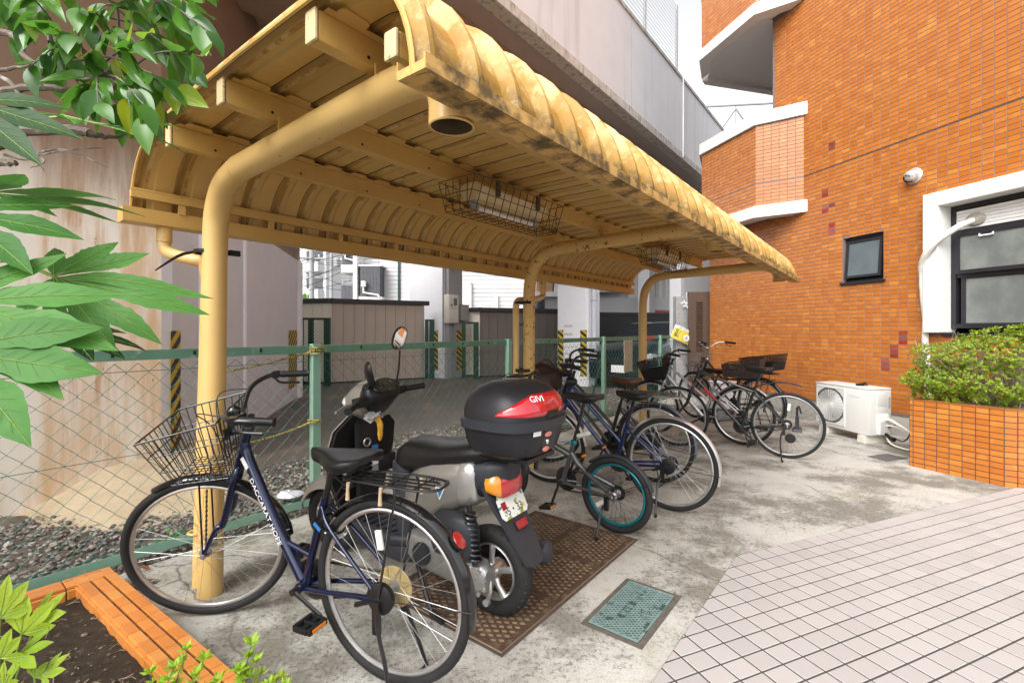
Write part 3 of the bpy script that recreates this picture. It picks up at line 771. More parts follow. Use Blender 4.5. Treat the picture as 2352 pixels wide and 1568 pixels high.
s3 = MB(); frame_rect(s3, K0 - 0.1, KI - 0.09, 1.37, 1.96, -0.14, -0.11, 0.045); s3.build('sash', M_ALUK, bw2, smooth=False, bevel=0.003)
g1 = MB(); g1.bx(K0 - 0.06, KI - 0.10, -0.085, -0.075, 2.01, 2.40); g1.build('pane', M_FROST, bw2, smooth=False)
g2 = MB(); g2.bx(K0 - 0.06, KI - 0.13, -0.13, -0.12, 1.41, 1.92); g2.build('pane', M_FROST, bw2, smooth=False)
vp = MB()
for i in range(6): vp.bx(K0, KI - 0.055, -0.115, -0.10 + 0.003 * (i % 2), 2.478 + i * 0.036, 2.478 + (i + 1) * 0.036 - 0.004)
vp.build('vent_panel', M_WHT, bw2, smooth=False)
hd = MB(); hd.bx(KI - 0.42, KI - 0.30, -0.062, -0.05, 2.365, 2.378); hd.bx(KI - 0.425, KI - 0.415, -0.062, -0.045, 2.365, 2.395); hd.bx(KI - 0.305, KI - 0.295, -0.062, -0.045, 2.365, 2.395)
hd.build('handle', M_WHT, bw2, smooth=False)
pt = MB(); pt.ball((KI - 0.24, -0.09, 2.565), (0.10, 0.035, 0.075), 14, 8); pt.build('putty_seal', mat('grey_putty', (0.33, 0.30, 0.26), 0.9, var=0.4, scale=30, bump=0.8, bscale=60), bw2)
sl2 = MB(); sl2.bx(K0, KI + 0.02, -0.12, 0.03, 1.262, 1.30); sl2.build('sill', M_ALUK, bw2, smooth=False, bevel=0.004)
# cylindrical vent hood
vh = MB()
vh.lathe([(0.085, 0.0), (0.095, 0.004), (0.098, 0.012), (0.088, 0.02)], axis='y', n=28)
rings = []
for i in range(9):
    a = R(90 * i / 8); yy = 0.02 + 0.10 * math.sin(a); sc = 0.075 * (math.cos(a) ** 0.5 if i < 8 else 0.12)
    rings.append([(math.cos(q) * sc, yy - 0.01 * (math.sin(q) < 0), math.sin(q) * sc - 0.012 * i / 8) for q in [2 * math.pi * j / 24 for j in range(24)]])
vh.loft(rings)
vho = vh.build('vent_hood', mat('brushed_hood', (0.66, 0.66, 0.68), 0.3, 0.6, var=0.06), bld, loc=(-0.078, 0.002, 3.21))
vs_ = MB()
vs_.lathe([(0.056, 0), (0.05, 0.012)], axis='y', n=20)
vs_.build('louvre', M_BLK, vho, loc=(0.012, 0.085, -0.032), rot=(R(-35), 0, 0))
# thin downlead and grout joint line
jl = MB(); jl.bx(-4, 2.11, -0.002, 0.0015, Z_J - 0.008, Z_J + 0.008); jl.build('joint', M_GROUTD, bld, smooth=False)
# ================================================================ viaduct, piers, sheds, houses behind
HZ = {}
def hazard(parent, x0, x1, z0, z1, y, ax='x', M=None, n=None):
    """black and yellow diagonal tape stuck on a face; x along the face, y outwards"""
    w = x1 - x0; hgt = z1 - z0
    base = MB(M); base.add([(x0, y, z0), (x1, y, z0), (x1, y, z1), (x0, y, z1)], [(0, 1, 2, 3)])
    o = base.build('hazard_tape', M_YTAPE, parent, smooth=False)
    st = MB(M); pitch = 0.155; k = int(hgt / pitch) + 3
    for i in range(-2, k):
        a = z0 + i * pitch
        poly = [(x0, a), (x1, a + w * 0.75), (x1, a + w * 0.75 + pitch * 0.5), (x0, a + pitch * 0.5)]
        poly = clip(clip(poly, lambda p: p[1] - z0), lambda p: z1 - p[1])
        if len(poly) >= 3: st.add([(p[0], y + 0.002, p[1]) for p in poly], [tuple(range(len(poly)))])
    st.build('black_stripe', M_KTAPE, o, smooth=False)
    return o
# pier beside the fence: stained end and long grey side
pc_ = Vector((-3.12, 4.36, 0)); pe = Vector((-4.43, 10.0, 0))
pier = thing('concrete_pier', 'rust stained concrete viaduct pier behind the leafy branches at the left', 'pier', (0, 0, 0))
pa = pc_ - U * 6.0; pb = pa + NL * 5; pd = pe + NL * 4
side = (pe - pc_).normalized(); c1 = pc_ + side * 0.06; c0 = pc_ - U * 0.06
m = MB()
m.prism([(p.x, p.y) for p in (c0, pa, pb, pa + NL * 5 + U * 4)], -0.1, 6.4)
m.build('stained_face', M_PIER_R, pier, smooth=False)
m = MB(); q = [c1, pe, pd, c0 + NL * 3 + U * 2, c0]
m.prism([(p.x, p.y) for p in q], -0.1, 2.75)
m.build('grey_face', M_PIER, pier, smooth=False)
m = MB(); m.prism([(p.x, p.y) for p in q], 2.7501, 6.399); m.build('stained_shaded_head', M_PIER_R, pier, smooth=False)
sn = Vector((side.y, -side.x, 0)); 
if sn.y > 0: sn = -sn
def face_M(o, d, nrm): return Matrix(((d.x, nrm.x, 0, o.x), (d.y, nrm.y, 0, o.y), (0, 0, 1, 0), (0, 0, 0, 1)))
FM = face_M(pc_, side, Vector((0.974, 0.226, 0)))
m = MB(FM)
m.bx(0.62, 0.80, 0.0, 0.05, -0.1, 2.74); m.bx(2.05, 2.13, 0.0, 0.045, -0.1, 2.74)
m.build('pilaster', M_COLW, pier, smooth=False, bevel=0.02)
m = MB(FM); m.bx(5.55, 5.80, -0.05, 0.06, -0.1, 2.745); m.build('corner_strip', M_COLW, pier, smooth=False, bevel=0.03)
hazard(pier, 4.75, 5.5, 0.21, 1.33, 0.004, M=FM)
hazard(pier, 0.02, 0.22, 0.15, 1.33, 0.004, M=FM)

via = thing('viaduct', 'grey concrete railway viaduct running overhead with a tall parapet', 'viaduct', P1, A_SH)
# local: x along, y to the back (positive), camera line is at y=-2.704
def LY(L): return L - 2.704
X0, X1 = -14.0, 60.0
m = MB(); m.bx(X0, X1, LY(4.30), LY(4.52), 5.98 + 0.16, 8.10); m.build('parapet', M_PARAPET, via, smooth=False)
m = MB(); m.bx(X0, X1, LY(4.285), LY(4.53), 5.96, 6.138); m.build('drip_edge', M_DRIP, via, smooth=False, bevel=0.01)
m = MB(); m.bx(X0, X1, LY(4.27), LY(4.55), 8.101, 8.19); m.build('coping', M_DRIP, via, smooth=False, bevel=0.01)
m = MB(); m.bx(X0, X1, LY(4.532), LY(4.95), 6.03, 6.30); m.build('cantilever_slab', M_HAUNCH, via, smooth=False)
m = MB(); m.bx(X0, X1, LY(4.95), LY(9.2), 5.85, 6.6)  # deck narrowed at the unseen far side so sky light reaches the sheds
m.bx(X0, X1, LY(5.9), LY(6.7), 5.55, 5.849); m.bx(X0, X1, LY(8.2), LY(8.9), 5.55, 5.849)
m.build('girder', M_SOFFIT, via, smooth=False, bevel=0.03)
m = MB()
for i in range(-3, 14): m.bx(i * 4.4 - 0.008, i * 4.4 + 0.008, LY(4.2985), LY(4.31), 6.14, 8.10)
m.build('joint', M_DRIP, via, smooth=False)
rl = MB()
for i in range(-4, 22):
    x = i * 2.2 + 12.04 - 11
    if x > 12.2: continue
    rl = MB(); rl.tube([(x, LY(4.42), 8.18), (x, LY(4.42), 10.13)], 0.035, 6); rl.build('railing_post', M_GREY, via)
wv = MB()
for j in range(18): wv.tube([(X0, LY(4.40), 8.27 + j * 0.095), (12.04, LY(4.40), 8.27 + j * 0.105)], 0.006, 3, caps=False)
wv.build('railing_wire', M_STEEL, via, smooth=False)
m = MB(); m.tube([(12.1, LY(4.26), 6.0), (12.1, LY(4.26), 8.2)], 0.018, 8); m.build('downpipe', M_COLW, via)

# overhead line gantry, seen past the balconies
gt = thing('line_gantry', 'lattice steel overhead line gantry standing above the viaduct', 'gantry', (4.2, 20, 0))
m = MB(); zt, zb = 10.55, 9.35
for x0, x1 in ((-1.2, 9),):
    m.tube([(x0, 0, zb + 0.05), (x1, 0, zb + 0.05)], 0.045, 6); m.tube([(x0 + 0.5, 0, zt - 0.15), (x1, 0, zt + 0.35)], 0.045, 6)
    m.tube([(x0, 0, zb + 0.05), (x0 + 0.5, 0, zt - 0.15)], 0.045, 6)
m.build('chord', M_ALUD, gt)
m = MB()
for i in range(5):
    x = -0.8 + i * 1.7
    m.tube([(x, 0, zb), (x + 0.85, 0, zt)], 0.035, 5); m.tube([(x + 0.85, 0, zt), (x + 1.7, 0, zb)], 0.035, 5); m.tube([(x + 0.85, 0, zt + 0.1), (x + 0.85, 0, zb)], 0.025, 5)
m.build('brace', M_ALUD, gt)
m = MB()
for x in (-1.0, 2.6): m.lathe([(0.03, 0), (0.09, 0.05), (0.03, 0.1), (0.09, 0.15), (0.03, 0.2), (0.09, 0.25), (0.03, 0.3)], (x, 0, zb - 0.45), 'z', 10); m.tube([(x, 0, zb - 0.15), (x, 0, zb)], 0.02, 5)
m.build('insulator', M_GREY, gt)
m = MB(); m.bx(8.9, 9.2, -0.15, 0.15, 6.5, zt + 0.4); m.build('mast', M_ALUD, gt, smooth=False)

# columns under the viaduct
def column(name, label, corner, w, d, z1, mats, tapes=(), rot=A_SH, col=(M_COLW, M_COLD)):
    """corner nearest the camera; right face runs along +x (w), left face runs along +y (d)"""
    o = thing(name, label, 'column', corner, rot)
    m = MB(); m.mat = 0
    c = 0.05
    pts = [(c, 0), (w, 0), (w, d), (0, d), (0, c)]
    m.prism(pts, -0.1, z1)
    body = m.build('shaft', list(col), o, smooth=False)
    me = body.data
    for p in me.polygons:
        if p.normal.y < -0.5: p.material_index = 1  # right side takes the second tone, painting its shade into the colour
    return o
cB = column('concrete_column', 'square concrete column carrying the meter box and pipes', (-1.86, 13.5, 0), 0.66, 1.55, 5.85, None)
MY = lambda o: None
def lf(o): return Matrix(((0, -1, 0, 0), (1, 0, 0, 0), (0, 0, 1, 0), (0, 0, 0, 1)))   # left face: x' runs along +y, y' outwards (-x)
hazard(cB, 0.32, 0.62, 0.18, 1.32, 0.004, M=lf(cB))
hazard(cB, -0.66, -0.42, 0.18, 1.32, 0.004, M=Matrix(((-1, 0, 0, 0), (0, -1, 0, 0), (0, 0, 1, 0), (0, 0, 0, 1))))
m = MB()
for dx, r in ((0.04, 0.035), (-0.05, 0.03)): m.tube([(dx, -0.06 if dx > 0 else 0.06, 0.9), (dx, -0.06 if dx > 0 else 0.06, 5.8)], r, 8)
m.tube([(0.28, -0.04, 0.0), (0.28, -0.04, 1.9)], 0.02, 6); m.tube([(0.30, -0.05, 3.0), (0.30, -0.05, 5.8)], 0.045, 8)
m.tube([(-0.04, 0.02, 0.30), (0.6, -0.03, 0.30)], 0.014, 6)
m.build('conduit', M_GREY, cB)
mbx = thing('meter_box', 'beige electricity meter cabinet on the square column', 'meter box', tuple(Vector((-1.86, 13.5, 0)) + U * 0.10 - NL * 0.12), A_SH)
m = MB(); m.bx(-0.20, 0.18, -0.1, 0.1, 1.52, 2.32); m.build('cabinet', mat('meter_beige', (0.60, 0.55, 0.47), 0.5), mbx, bevel=0.012)
m = MB(); m.bx(-0.19, 0.17, -0.112, -0.101, 1.93, 2.30); m.build('upper_door', mat('meter_door', (0.66, 0.61, 0.52), 0.5), mbx, bevel=0.006)
m = MB(); m.bx(-0.19, 0.17, -0.112, -0.101, 1.54, 1.91); m.build('lower_door', bpy.data.materials['meter_door'], mbx, bevel=0.006)
m = MB(); m.bx(-0.02, 0.10, -0.118, -0.113, 2.02, 2.22); m.build('window', M_GLASS, mbx, smooth=False)
m = MB(); m.bx(-0.13, -0.09, -0.125, -0.113, 2.0, 2.04); m.build('latch', M_BLK, mbx, smooth=False)
jb = thing('junction_box', 'small grey junction box right of the meter cabinet', 'junction box', tuple(Vector((-1.86, 13.5, 0)) + U * 0.52 - NL * 0.12), A_SH)
m = MB(); m.bx(-0.14, 0.20, -0.10, 0.11, 1.60, 2.03); m.build('case', mat('jb_grey', (0.34, 0.325, 0.305), 0.6), jb, bevel=0.015)
m = MB(); m.bx(-0.15, 0.21, -0.12, 0.12, 2.031, 2.055); m.build('lid', mat('jb_lid', (0.24, 0.23, 0.22), 0.6), jb, smooth=False)
cC = column('concrete_column', 'white column marked with the number 2 and a pale drain pipe', (1.83, 11.6, 0), 0.62, 0.85, 5.85, None, col=(M_COLW, M_COLW))
hazard(cC, 0.02, 0.20, 0.20, 1.33, 0.004, M=lf(cC)); hazard(cC, 0.68, 0.84, 0.20, 1.33, 0.004, M=lf(cC))
m = MB(); m.tube([(0.20, -0.07, 0.0), (0.20, -0.07, 5.8)], 0.065, 12); m.build('drain_pipe', mat('pale_pipe', (0.58, 0.59, 0.66), 0.5), cC)
m = MB(); m.ring((0.20, -0.07, 2.05), 0.068, 0.012, 16, 6, 'z'); m.ring((0.20, -0.07, 0.75), 0.068, 0.012, 16, 6, 'z'); m.build('pipe_clamp', M_GREY, cC)
text('2', 0.16, cC, (0.45, -0.012, 2.18), (R(90), 0, 0), M_GREY, extrude=0.001)
m = MB(lf(cC)); m.bx(0.42, 0.66, 0.0, 0.004, 1.40, 1.46); m.bx(0.42, 0.66, 0.0, 0.004, 1.20, 1.26); m.build('tape_residue', mat('residue', (0.6, 0.56, 0.47), 0.8), cC, smooth=False)
cD = column('concrete_column', 'dark slim column between the end post and the parked car', (4.35, 15.0, 0), 0.34, 0.42, 5.85, None, col=(M_COLW, M_COLD), rot=A_SH)
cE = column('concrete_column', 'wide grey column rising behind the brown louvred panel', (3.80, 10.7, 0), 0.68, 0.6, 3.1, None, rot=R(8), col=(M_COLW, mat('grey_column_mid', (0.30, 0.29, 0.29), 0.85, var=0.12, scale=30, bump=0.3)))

# metal sheds with ribbed panels, one object per panel
def shed(name, label, corner, dl, wl_, dr, wr, h, pm_l, pm_r, group=None, trim=M_TRIM):
    """corner facing the camera, left wall along dl for wl_, right wall along dr for wr"""
    o = thing(name, label, 'shed', corner, 0, group)
    dl = Vector(dl).normalized(); dr = Vector(dr).normalized()
    for d, w, pm in ((dl, wl_, pm_l), (dr, wr, pm_r)):
        n = max(1, round(w / 0.27)); pw = w / n
        mb = MB(); mb.bx(0.003, pw * 0.16, -0.02, 0.016, 0, h); mb.bx(pw * 0.16, pw * 0.2, -0.02, 0.006, 0, h); mb.bx(pw * 0.2, pw - 0.004, -0.02, 0.012, 0, h)
        me = mb.mesh('wall_panel', pm, smooth=False)
        nrm = Vector((-d.y, d.x, 0)); 
        if nrm.y > 0: nrm = -nrm
        for i in range(n):
            ob = bpy.data.objects.new('panel', me); C.objects.link(ob); ob.parent = o
            p = d * (i * pw)
            ob.matrix_local = Matrix(((d.x, nrm.x, 0, p.x), (d.y, nrm.y, 0, p.y), (0, 0, 1, 0), (0, 0, 0, 1)))
    b = MB(); e1 = dl * wl_; e2 = dr * wr
    b.prism([(0, 0), (e2.x, e2.y), (e1.x + e2.x, e1.y + e2.y), (e1.x, e1.y)], -0.05, h + 0.01)
    b.M = Matrix.Translation((0, 0.06, 0)); b.build('frame', M_TRIM, o, smooth=False)
    t_ = MB(); ex = 0.12
    for d, w in ((dl, wl_), (dr, wr)):
        nrm = Vector((-d.y, d.x, 0))
        if nrm.y > 0: nrm = -nrm
        a = -d * 0.1; bb = d * (w + 0.12)
        q = [a + nrm * 0.1, bb + nrm * 0.1, bb - nrm * 0.1, a - nrm * 0.1]
        t_.prism([(p.x, p.y) for p in q], h + (0.002 if d is dl else 0.0), h + 0.12 + (0.003 if d is dl else 0))
    t_.build('roof_trim', trim, o, smooth=False, bevel=0.01)
    m2 = MB(); m2.prism([(0, 0), (e2.x, e2.y), (e1.x + e2.x, e1.y + e2.y), (e1.x, e1.y)], h + 0.02, h + 0.07); m2.build('roof', M_TRIM, o, smooth=False)
    return o
shed('storage_shed', 'beige ribbed metal shed between the pier and the meter column', (-4.62, 12.3, 0), (-0.97, 0.24, 0), 2.0, (2.16, 1.2, 0), 2.46, 2.02, M_SHEDL, M_SHED, trim=M_TRIM)
shed('storage_shed', 'grey brown ribbed metal shed right of the meter column', (-0.93, 13.9, 0), (-0.9, 0.42, 0), 1.2, (2.6, 1.0, 0), 3.2, 1.86, M_SHEDL, mat('shed_taupe', (0.20, 0.165, 0.145), 0.65, var=0.08, scale=2))
shed('storage_shed', 'dark brown ribbed metal shed behind the column marked 2', (2.7, 14.4, 0), (-1.2, -0.5, 0), 1.2, (2.6, 0.6, 0), 3.6, 1.74, M_SHEDB, M_SHEDB)

# dark green framed mesh panels
def mesh_panel(label, loc, rz, w, h, extra=False):
    o = thing('mesh_panel', label, 'fence panel', loc, rz, 'green mesh panels beside the sheds')
    m = MB(); m.bx(0, 0.10, -0.05, 0.05, 0, h); m.build('post', M_GRND, o, smooth=False)
    m = MB(); m.bx(w - 0.14, w, -0.05, 0.05, 0, h); m.build('post', M_GRND, o, smooth=False)
    if extra:
        m = MB(); m.bx(0.22, 0.33, -0.04, 0.04, 0, h); m.build('post', M_GRND, o, smooth=False)
    m = MB(); m.bx(0, w, -0.03, 0.03, h - 0.05, h + 0.003); m.bx(0.101, w - 0.141, -0.029, 0.029, 0.05, 0.10); m.build('rail', M_GRND, o, smooth=False)
    m = MB(); st = 0.085; k = int((w + h) / st)
    for i in range(k):
        for sg in (1, -1):
            a = i * st - h
            p0, p1 = (a, 0.05), (a + h, h)
            # clip to the frame
            t0 = max(0, (0 - a) / h); t1 = min(1, (w - a) / h)
            if t1 <= t0: continue
            x0, z0, x1, z1 = a + t0 * h, t0 * h, a + t1 * h, t1 * h
            if sg < 0: x0, x1 = w - x0, w - x1
            m.tube([(x0, 0.004 * sg, z0), (x1, 0.004 * sg, z1)], 0.003, 3, caps=False)
    m.build('wire_mesh', M_GRNW, o, smooth=False)
    return o
mesh_panel('green mesh panel between the grey pier and the beige shed', (-5.05, 11.35, 0), R(6), 0.72, 1.62, True)
mesh_panel('narrow green mesh panel left of the meter column', (-2.40, 13.2, 0), R(10), 0.26, 1.62)
mesh_panel('green mesh panel right of the meter column', (-1.38, 13.2, 0), R(10), 0.46, 1.55)
mesh_panel('green mesh panel seen behind the middle yellow post', (0.05, 12.8, 0), R(20), 0.6, 1.5)

# white house with grey siding bays; walls face the yard
hs1 = thing('white_house', 'white sided house with a grey shingled balcony box beyond the beige shed', 'house', (-6.95, 21, 0), 0)
m = MB(); m.bx(0, 8.2, 0.0, 6, 0, 8.5); m.build('wall', M_HSEW, hs1, smooth=False)
m = MB()
for i in range(46): m.add([(0.02, -0.022, i * 0.185), (8.18, -0.022, i * 0.185), (8.18, -0.006, i * 0.185 + 0.18), (0.02, -0.006, i * 0.185 + 0.18)], [(0, 1, 2, 3)])
tag(m.build('siding', M_HSEW, hs1, smooth=False), kind='stuff')
m = MB(); m.bx(0.52, 1.36, -0.7, -0.03, 2.74, 4.03); hb = m.build('balcony_box', M_HSEG, hs1, smooth=False)
m = MB()
for i in range(13):
    for k in range(6): m.bx(0.515 + k * 0.14 + (0.02 if i % 2 else 0), 0.515 + k * 0.14 + 0.135 + (0.012 if i % 2 else 0), -0.715, -0.701, 2.745 + i * 0.099, 2.745 + i * 0.099 + 0.09)
tag(m.build('shingles', M_HSEG, hb, smooth=False), kind='stuff')
m = MB(); m.bx(0.46, 1.44, -0.74, -0.03, 2.58, 2.735); m.build('balcony_base', M_WHITE, hs1, smooth=False)
m = MB(); m.bx(0.45, 1.43, -0.73, -0.03, 4.033, 4.09); m.build('balcony_coping', M_WHITE, hs1, smooth=False)
m = MB(); m.bx(0.22, 0.40, -0.74, -0.03, 0, 8.4); m.build('corner_trim', M_WHITE, hs1, smooth=False)
m = MB()
for z in (4.22, 4.38, 4.56): m.tube([(0.5, -0.66, z), (1.4, -0.66, z)], 0.02, 5)
for x in (0.6, 0.95, 1.3): m.tube([(x, -0.66, 4.05), (x, -0.66, 4.62)], 0.018, 5)
m.build('clothes_rail', M_GREY, hs1)
m = MB(); m.bx(0.62, 0.80, -0.92, -0.76, 3.15, 3.38); m.tube([(0.70, -0.84, 3.15), (0.70, -0.84, 2.90), (1.30, -0.84, 2.80), (1.36, -0.84, 2.72)], 0.04, 8); m.build('rain_pipe', M_WHT, hs1)
m = MB(); m.bx(1.96, 2.06, -0.08, 0.0, 0, 8.4); m.build('green_downpipe', M_GRND, hs1, smooth=False)
m = MB(); m.tube([(5.14, -0.12, 1.8), (5.14, -0.12, 3.34)], 0.06, 8); m.ball((5.14, -0.12, 3.36), 0.075, 8, 6); m.build('vent_pipe', M_WHT, hs1)
m = MB(); m.tube([(6.30, -0.12, 1.8), (6.30, -0.12, 2.87)], 0.05, 8); m.build('vent_pipe', M_WHT, hs1)
m = MB(); m.bx(-0.1, 8.3, -0.25, 6.2, 8.5, 8.7); m.build('roof', M_HSEG, hs1, smooth=False)
hs2 = thing('grey_bay_house', 'house end with dark shingled bays and a white soffit left of the white house', 'house', (-7.85, 22, 0), 0)
m = MB(); m.bx(0.0, 0.68, 0, 5, 0, 3.36); m.build('lower_bay', M_HSEG, hs2, smooth=False)
m = MB(); m.bx(0.06, 0.68, 0, 5, 4.30, 9); m.build('wall', M_HSEG, hs2, smooth=False)
m = MB()
for z0_, n_ in ((0.1, 32), (4.32, 40)):
    for i in range(n_):
        for k in range(4): m.bx(0.065 + k * 0.155, 0.065 + k * 0.155 + 0.148, -0.02, -0.001, z0_ + i * 0.1, z0_ + i * 0.1 + 0.09)
tag(m.build('shingles', M_HSEG, hs2, smooth=False), kind='stuff')
m = MB(); m.bx(0.03, 0.72, -0.1, 4, 3.95, 4.297); m.build('soffit', M_WHITE, hs2, smooth=False)
m = MB(); m.bx(0.69, 0.86, -0.06, 4, 0, 9); m.build('corner_trim', M_WHITE, hs2, smooth=False)
m = MB()
for z in (3.48, 3.62, 3.76): m.tube([(0.02, -0.08, z), (0.68, -0.08, z)], 0.018, 5)
for x in (0.1, 0.35, 0.6): m.tube([(x, -0.08, 3.36), (x, -0.08, 3.8)], 0.016, 5)
m.build('clothes_rail', M_GREY, hs2)
m = MB(); m.bx(0.15, 0.32, -0.2, -0.05, 4.75, 4.98); m.tube([(0.23, -0.12, 4.75), (0.23, -0.12, 4.6), (0.68, -0.12, 4.48)], 0.035, 8); m.build('rain_pipe', M_WHT, hs2)
hs3 = thing('brick_bay_house', 'house with brown brick upper storey seen past the middle yellow post', 'house', (0.86, 17.0, 0), 0)
m = MB(); m.bx(0, 5.0, 0.05, 5, 0, 2.48); m.build('wall', M_HSEW, hs3, smooth=False)
m = MB(); m.bx(0.0, 0.56, -0.3, 4, 2.66, 6); bb = m.build('brick_storey', M_BRK, hs3, smooth=False)
m = MB()
for i in range(40):
    for k in range(3): m.bx(0.002 + k * 0.186 - (0.05 if i % 2 and k else 0), 0.002 + k * 0.186 + 0.178 - (0.05 if i % 2 and k < 2 else 0), -0.308, -0.301, 2.67 + i * 0.08, 2.67 + i * 0.08 + 0.07)
tag(m.build('bricks', M_BRK, bb, smooth=False), kind='stuff')
m = MB(); m.bx(-0.1, 0.75, -0.4, 0.1, 2.49, 2.655); m.build('soffit', M_HSEW, hs3, smooth=False)
m = MB(); m.bx(0.60, 3.2, -0.25, 4, 2.66, 6); m.build('upper_wall', M_HSEW, hs3, smooth=False)
m = MB(); m.bx(-0.05, 0.30, 0.02, 0.045, 1.85, 2.44); m.build('window', M_GLASS, hs3, smooth=False)
hs4 = thing('white_house', 'pale house wall beyond the dark brown shed', 'house', (3.0, 17.5, 0), R(5))
m = MB(); m.bx(0.05, 2.3, 0, 5, 0, 6.5); m.build('wall', mat('pale_grey_siding', (0.62, 0.63, 0.63), 0.7), hs4, smooth=False)
m = MB()
for i in range(60): m.bx(0.06, 1.1, -0.02, -0.001, i * 0.1, i * 0.1 + 0.088)
m.build('siding', mat('pale_siding', (0.66, 0.67, 0.67), 0.7), hs4, smooth=False)
m = MB(); m.bx(1.25, 1.6, -0.08, 0, 1.95, 4.3); m.build('shutter', mat('pale_shutter', (0.70, 0.69, 0.64), 0.6), hs4, smooth=False)
m = MB(); m.bx(1.98, 2.16, -0.05, 0, 1.7, 3.0); m.build('notice', M_WPRT, hs4, smooth=False)
hs5 = thing('corrugated_building', 'building of weathered corrugated sheet with a small red lean-to roof', 'building', (5.35, 17.8, 0), R(3))
m = MB(); n = 40
pts = [(i * 0.12, 0.02 * math.cos(i * math.pi)) for i in range(n)]
for i in range(n - 1):
    m.add([(pts[i][0], pts[i][1], 0), (pts[i + 1][0], pts[i + 1][1], 0), (pts[i + 1][0], pts[i + 1][1], 6.5), (pts[i][0], pts[i][1], 6.5)], [(0, 1, 2, 3)])
m.build('corrugated_wall', mat('corrugated_pale', (0.60, 0.60, 0.58), 0.6, var=0.1, col2=(0.2, 0.2, 0.2), c2scale=1.6, c2stretch=(2, 2, 0.2), c2lo=0.6, c2hi=0.75), hs5, smooth=False)
m = MB(); m.bx(0, 4.7, 0.05, 4, 0, 6.4); m.build('inner_wall', M_GREY, hs5, smooth=False)
m = MB()
for i in range(6): m.box((1.0 - i * 0.05, -0.3 - i * 0.12, 2.35 - i * 0.09), (2.2, 0.13, 0.04), rot=Matrix.Rotation(R(35), 3, 'X'))
m.build('lean_to_roof', mat('red_tin', (0.30, 0.10, 0.09), 0.6, var=0.2, scale=6), hs5, smooth=False)
m = MB(); m.tube([(3.1, -0.1, 0), (3.1, -0.1, 6)], 0.07, 8); m.build('downpipe', M_COLW, hs5)
m = MB(); m.bx(1.0, 1.35, -0.15, -0.02, 3.35, 3.62); m.build('lamp_box', mat('red_lampbox', (0.25, 0.10, 0.08), 0.6), hs5, smooth=False)

# far apartment block, poles, wires, tree
fa = thing('apartment_block', 'far white apartment block with stacked balconies past the wires', 'building', (-24.5, 52, 0), R(-18))
m = MB(); m.bx(0, 5.2, 0, 9, 0, 17); m.build('wall', M_HSEW, fa, smooth=False)
for fl in range(5):
    z = 1.6 + fl * 2.9
    m = MB(); m.bx(2.6, 4.9, -0.9, 0, z, z + 1.1); m.build('balcony', M_HSEW, fa, smooth=False)
    m = MB(); m.bx(2.7, 4.8, -0.05, -0.001, z + 1.12, z + 2.3); m.build('window', M_GLASS, fa, smooth=False)
    m = MB(); m.bx(0.7, 1.6, -0.05, -0.001, z + 0.9, z + 2.0); m.build('window', M_GLASS, fa, smooth=False)
fb = thing('apartment_block', 'low far apartment block with pale green balcony rails', 'building', (-27.0, 75, 0), R(0))
m = MB(); m.bx(0, 14, 0, 8, 0, 10.5); m.build('wall', M_HSEW, fb, smooth=False)
for fl in range(4):
    m = MB(); m.bx(0.2, 13.8, -0.8, 0, 1.0 + fl * 2.6, 2.0 + fl * 2.6); m.build('balcony', mat('pale_green_rail', (0.42, 0.55, 0.50), 0.7), fb, smooth=False)
    m = MB(); m.bx(0.5, 13.5, -0.04, -0.001, 2.1 + fl * 2.6, 3.3 + fl * 2.6); m.build('window', M_GLASS, fb, smooth=False)
def pole(label, x, y, h, arms):
    o = thing('utility_pole', label, 'utility pole', (x, y, 0), 0, 'utility poles beyond the sheds')
    m = MB(); m.tube([(0, 0, 0), (0, 0, h)], [0.2, 0.13], 10); m.build('pole', M_GREY, o)
    for z in arms:
        m = MB(); m.bx(-1.0, 1.0, -0.05, 0.05, z, z + 0.1); m.build('crossarm', M_GREY, o, smooth=False)
        m = MB()
        for q in (-0.9, -0.5, 0.5, 0.9): m.lathe([(0.03, 0), (0.07, 0.1), (0.03, 0.2)], (q, 0, z + 0.1), 'z', 6)
        m.build('insulator', M_WHT, o)
    m = MB(); m.lathe([(0.28, 0), (0.28, 0.75), (0.2, 0.82)], (0.5, 0, arms[-1] - 1.5), 'z', 12); m.build('transformer', M_GREY, o)
    return o
up1 = pole('thick utility pole in front of the far apartment block', -13.8, 33, 12, (6.2, 7.4, 8.6)); pole('thin utility pole right of the far apartment block', -16.6, 44, 10.2, (7.6, 8.6))
rw = random.Random(8)
for i in range(14):
    x0, y0, z0 = -20 + rw.uniform(0, 3), rw.uniform(30, 34), rw.uniform(3.5, 9); x1, y1, z1 = -9.5 + rw.uniform(-2, 1), rw.uniform(30, 40), rw.uniform(3.5, 9)
    m = MB(); pts = [(x0 + (x1 - x0) * q, y0 + (y1 - y0) * q, z0 + (z1 - z0) * q - 1.2 * 4 * q * (1 - q) * 0.5) for q in [j / 10 for j in range(11)]]
    m.tube(pts, 0.018, 4, caps=False)
    o = m.build('wire', M_WIREK, up1); o.location = (13.8, -33, 0)
ft = thing('street_tree', 'small bright green tree at the foot of the far apartment block', 'tree', (-19.5, 44, 0))
m = MB(); m.tube([(0, 0, 0), (0.1, 0, 1.8), (0, 0, 3.2)], [0.16, 0.12, 0.06], 8); m.tube([(0.05, 0, 1.6), (0.8, 0, 3)], [0.07, 0.03], 6); m.tube([(0.05, 0, 1.6), (-0.8, 0, 2.9)], [0.07, 0.03], 6); m.build('trunk', M_BARK, ft)
m = MB(); rr = random.Random(3)
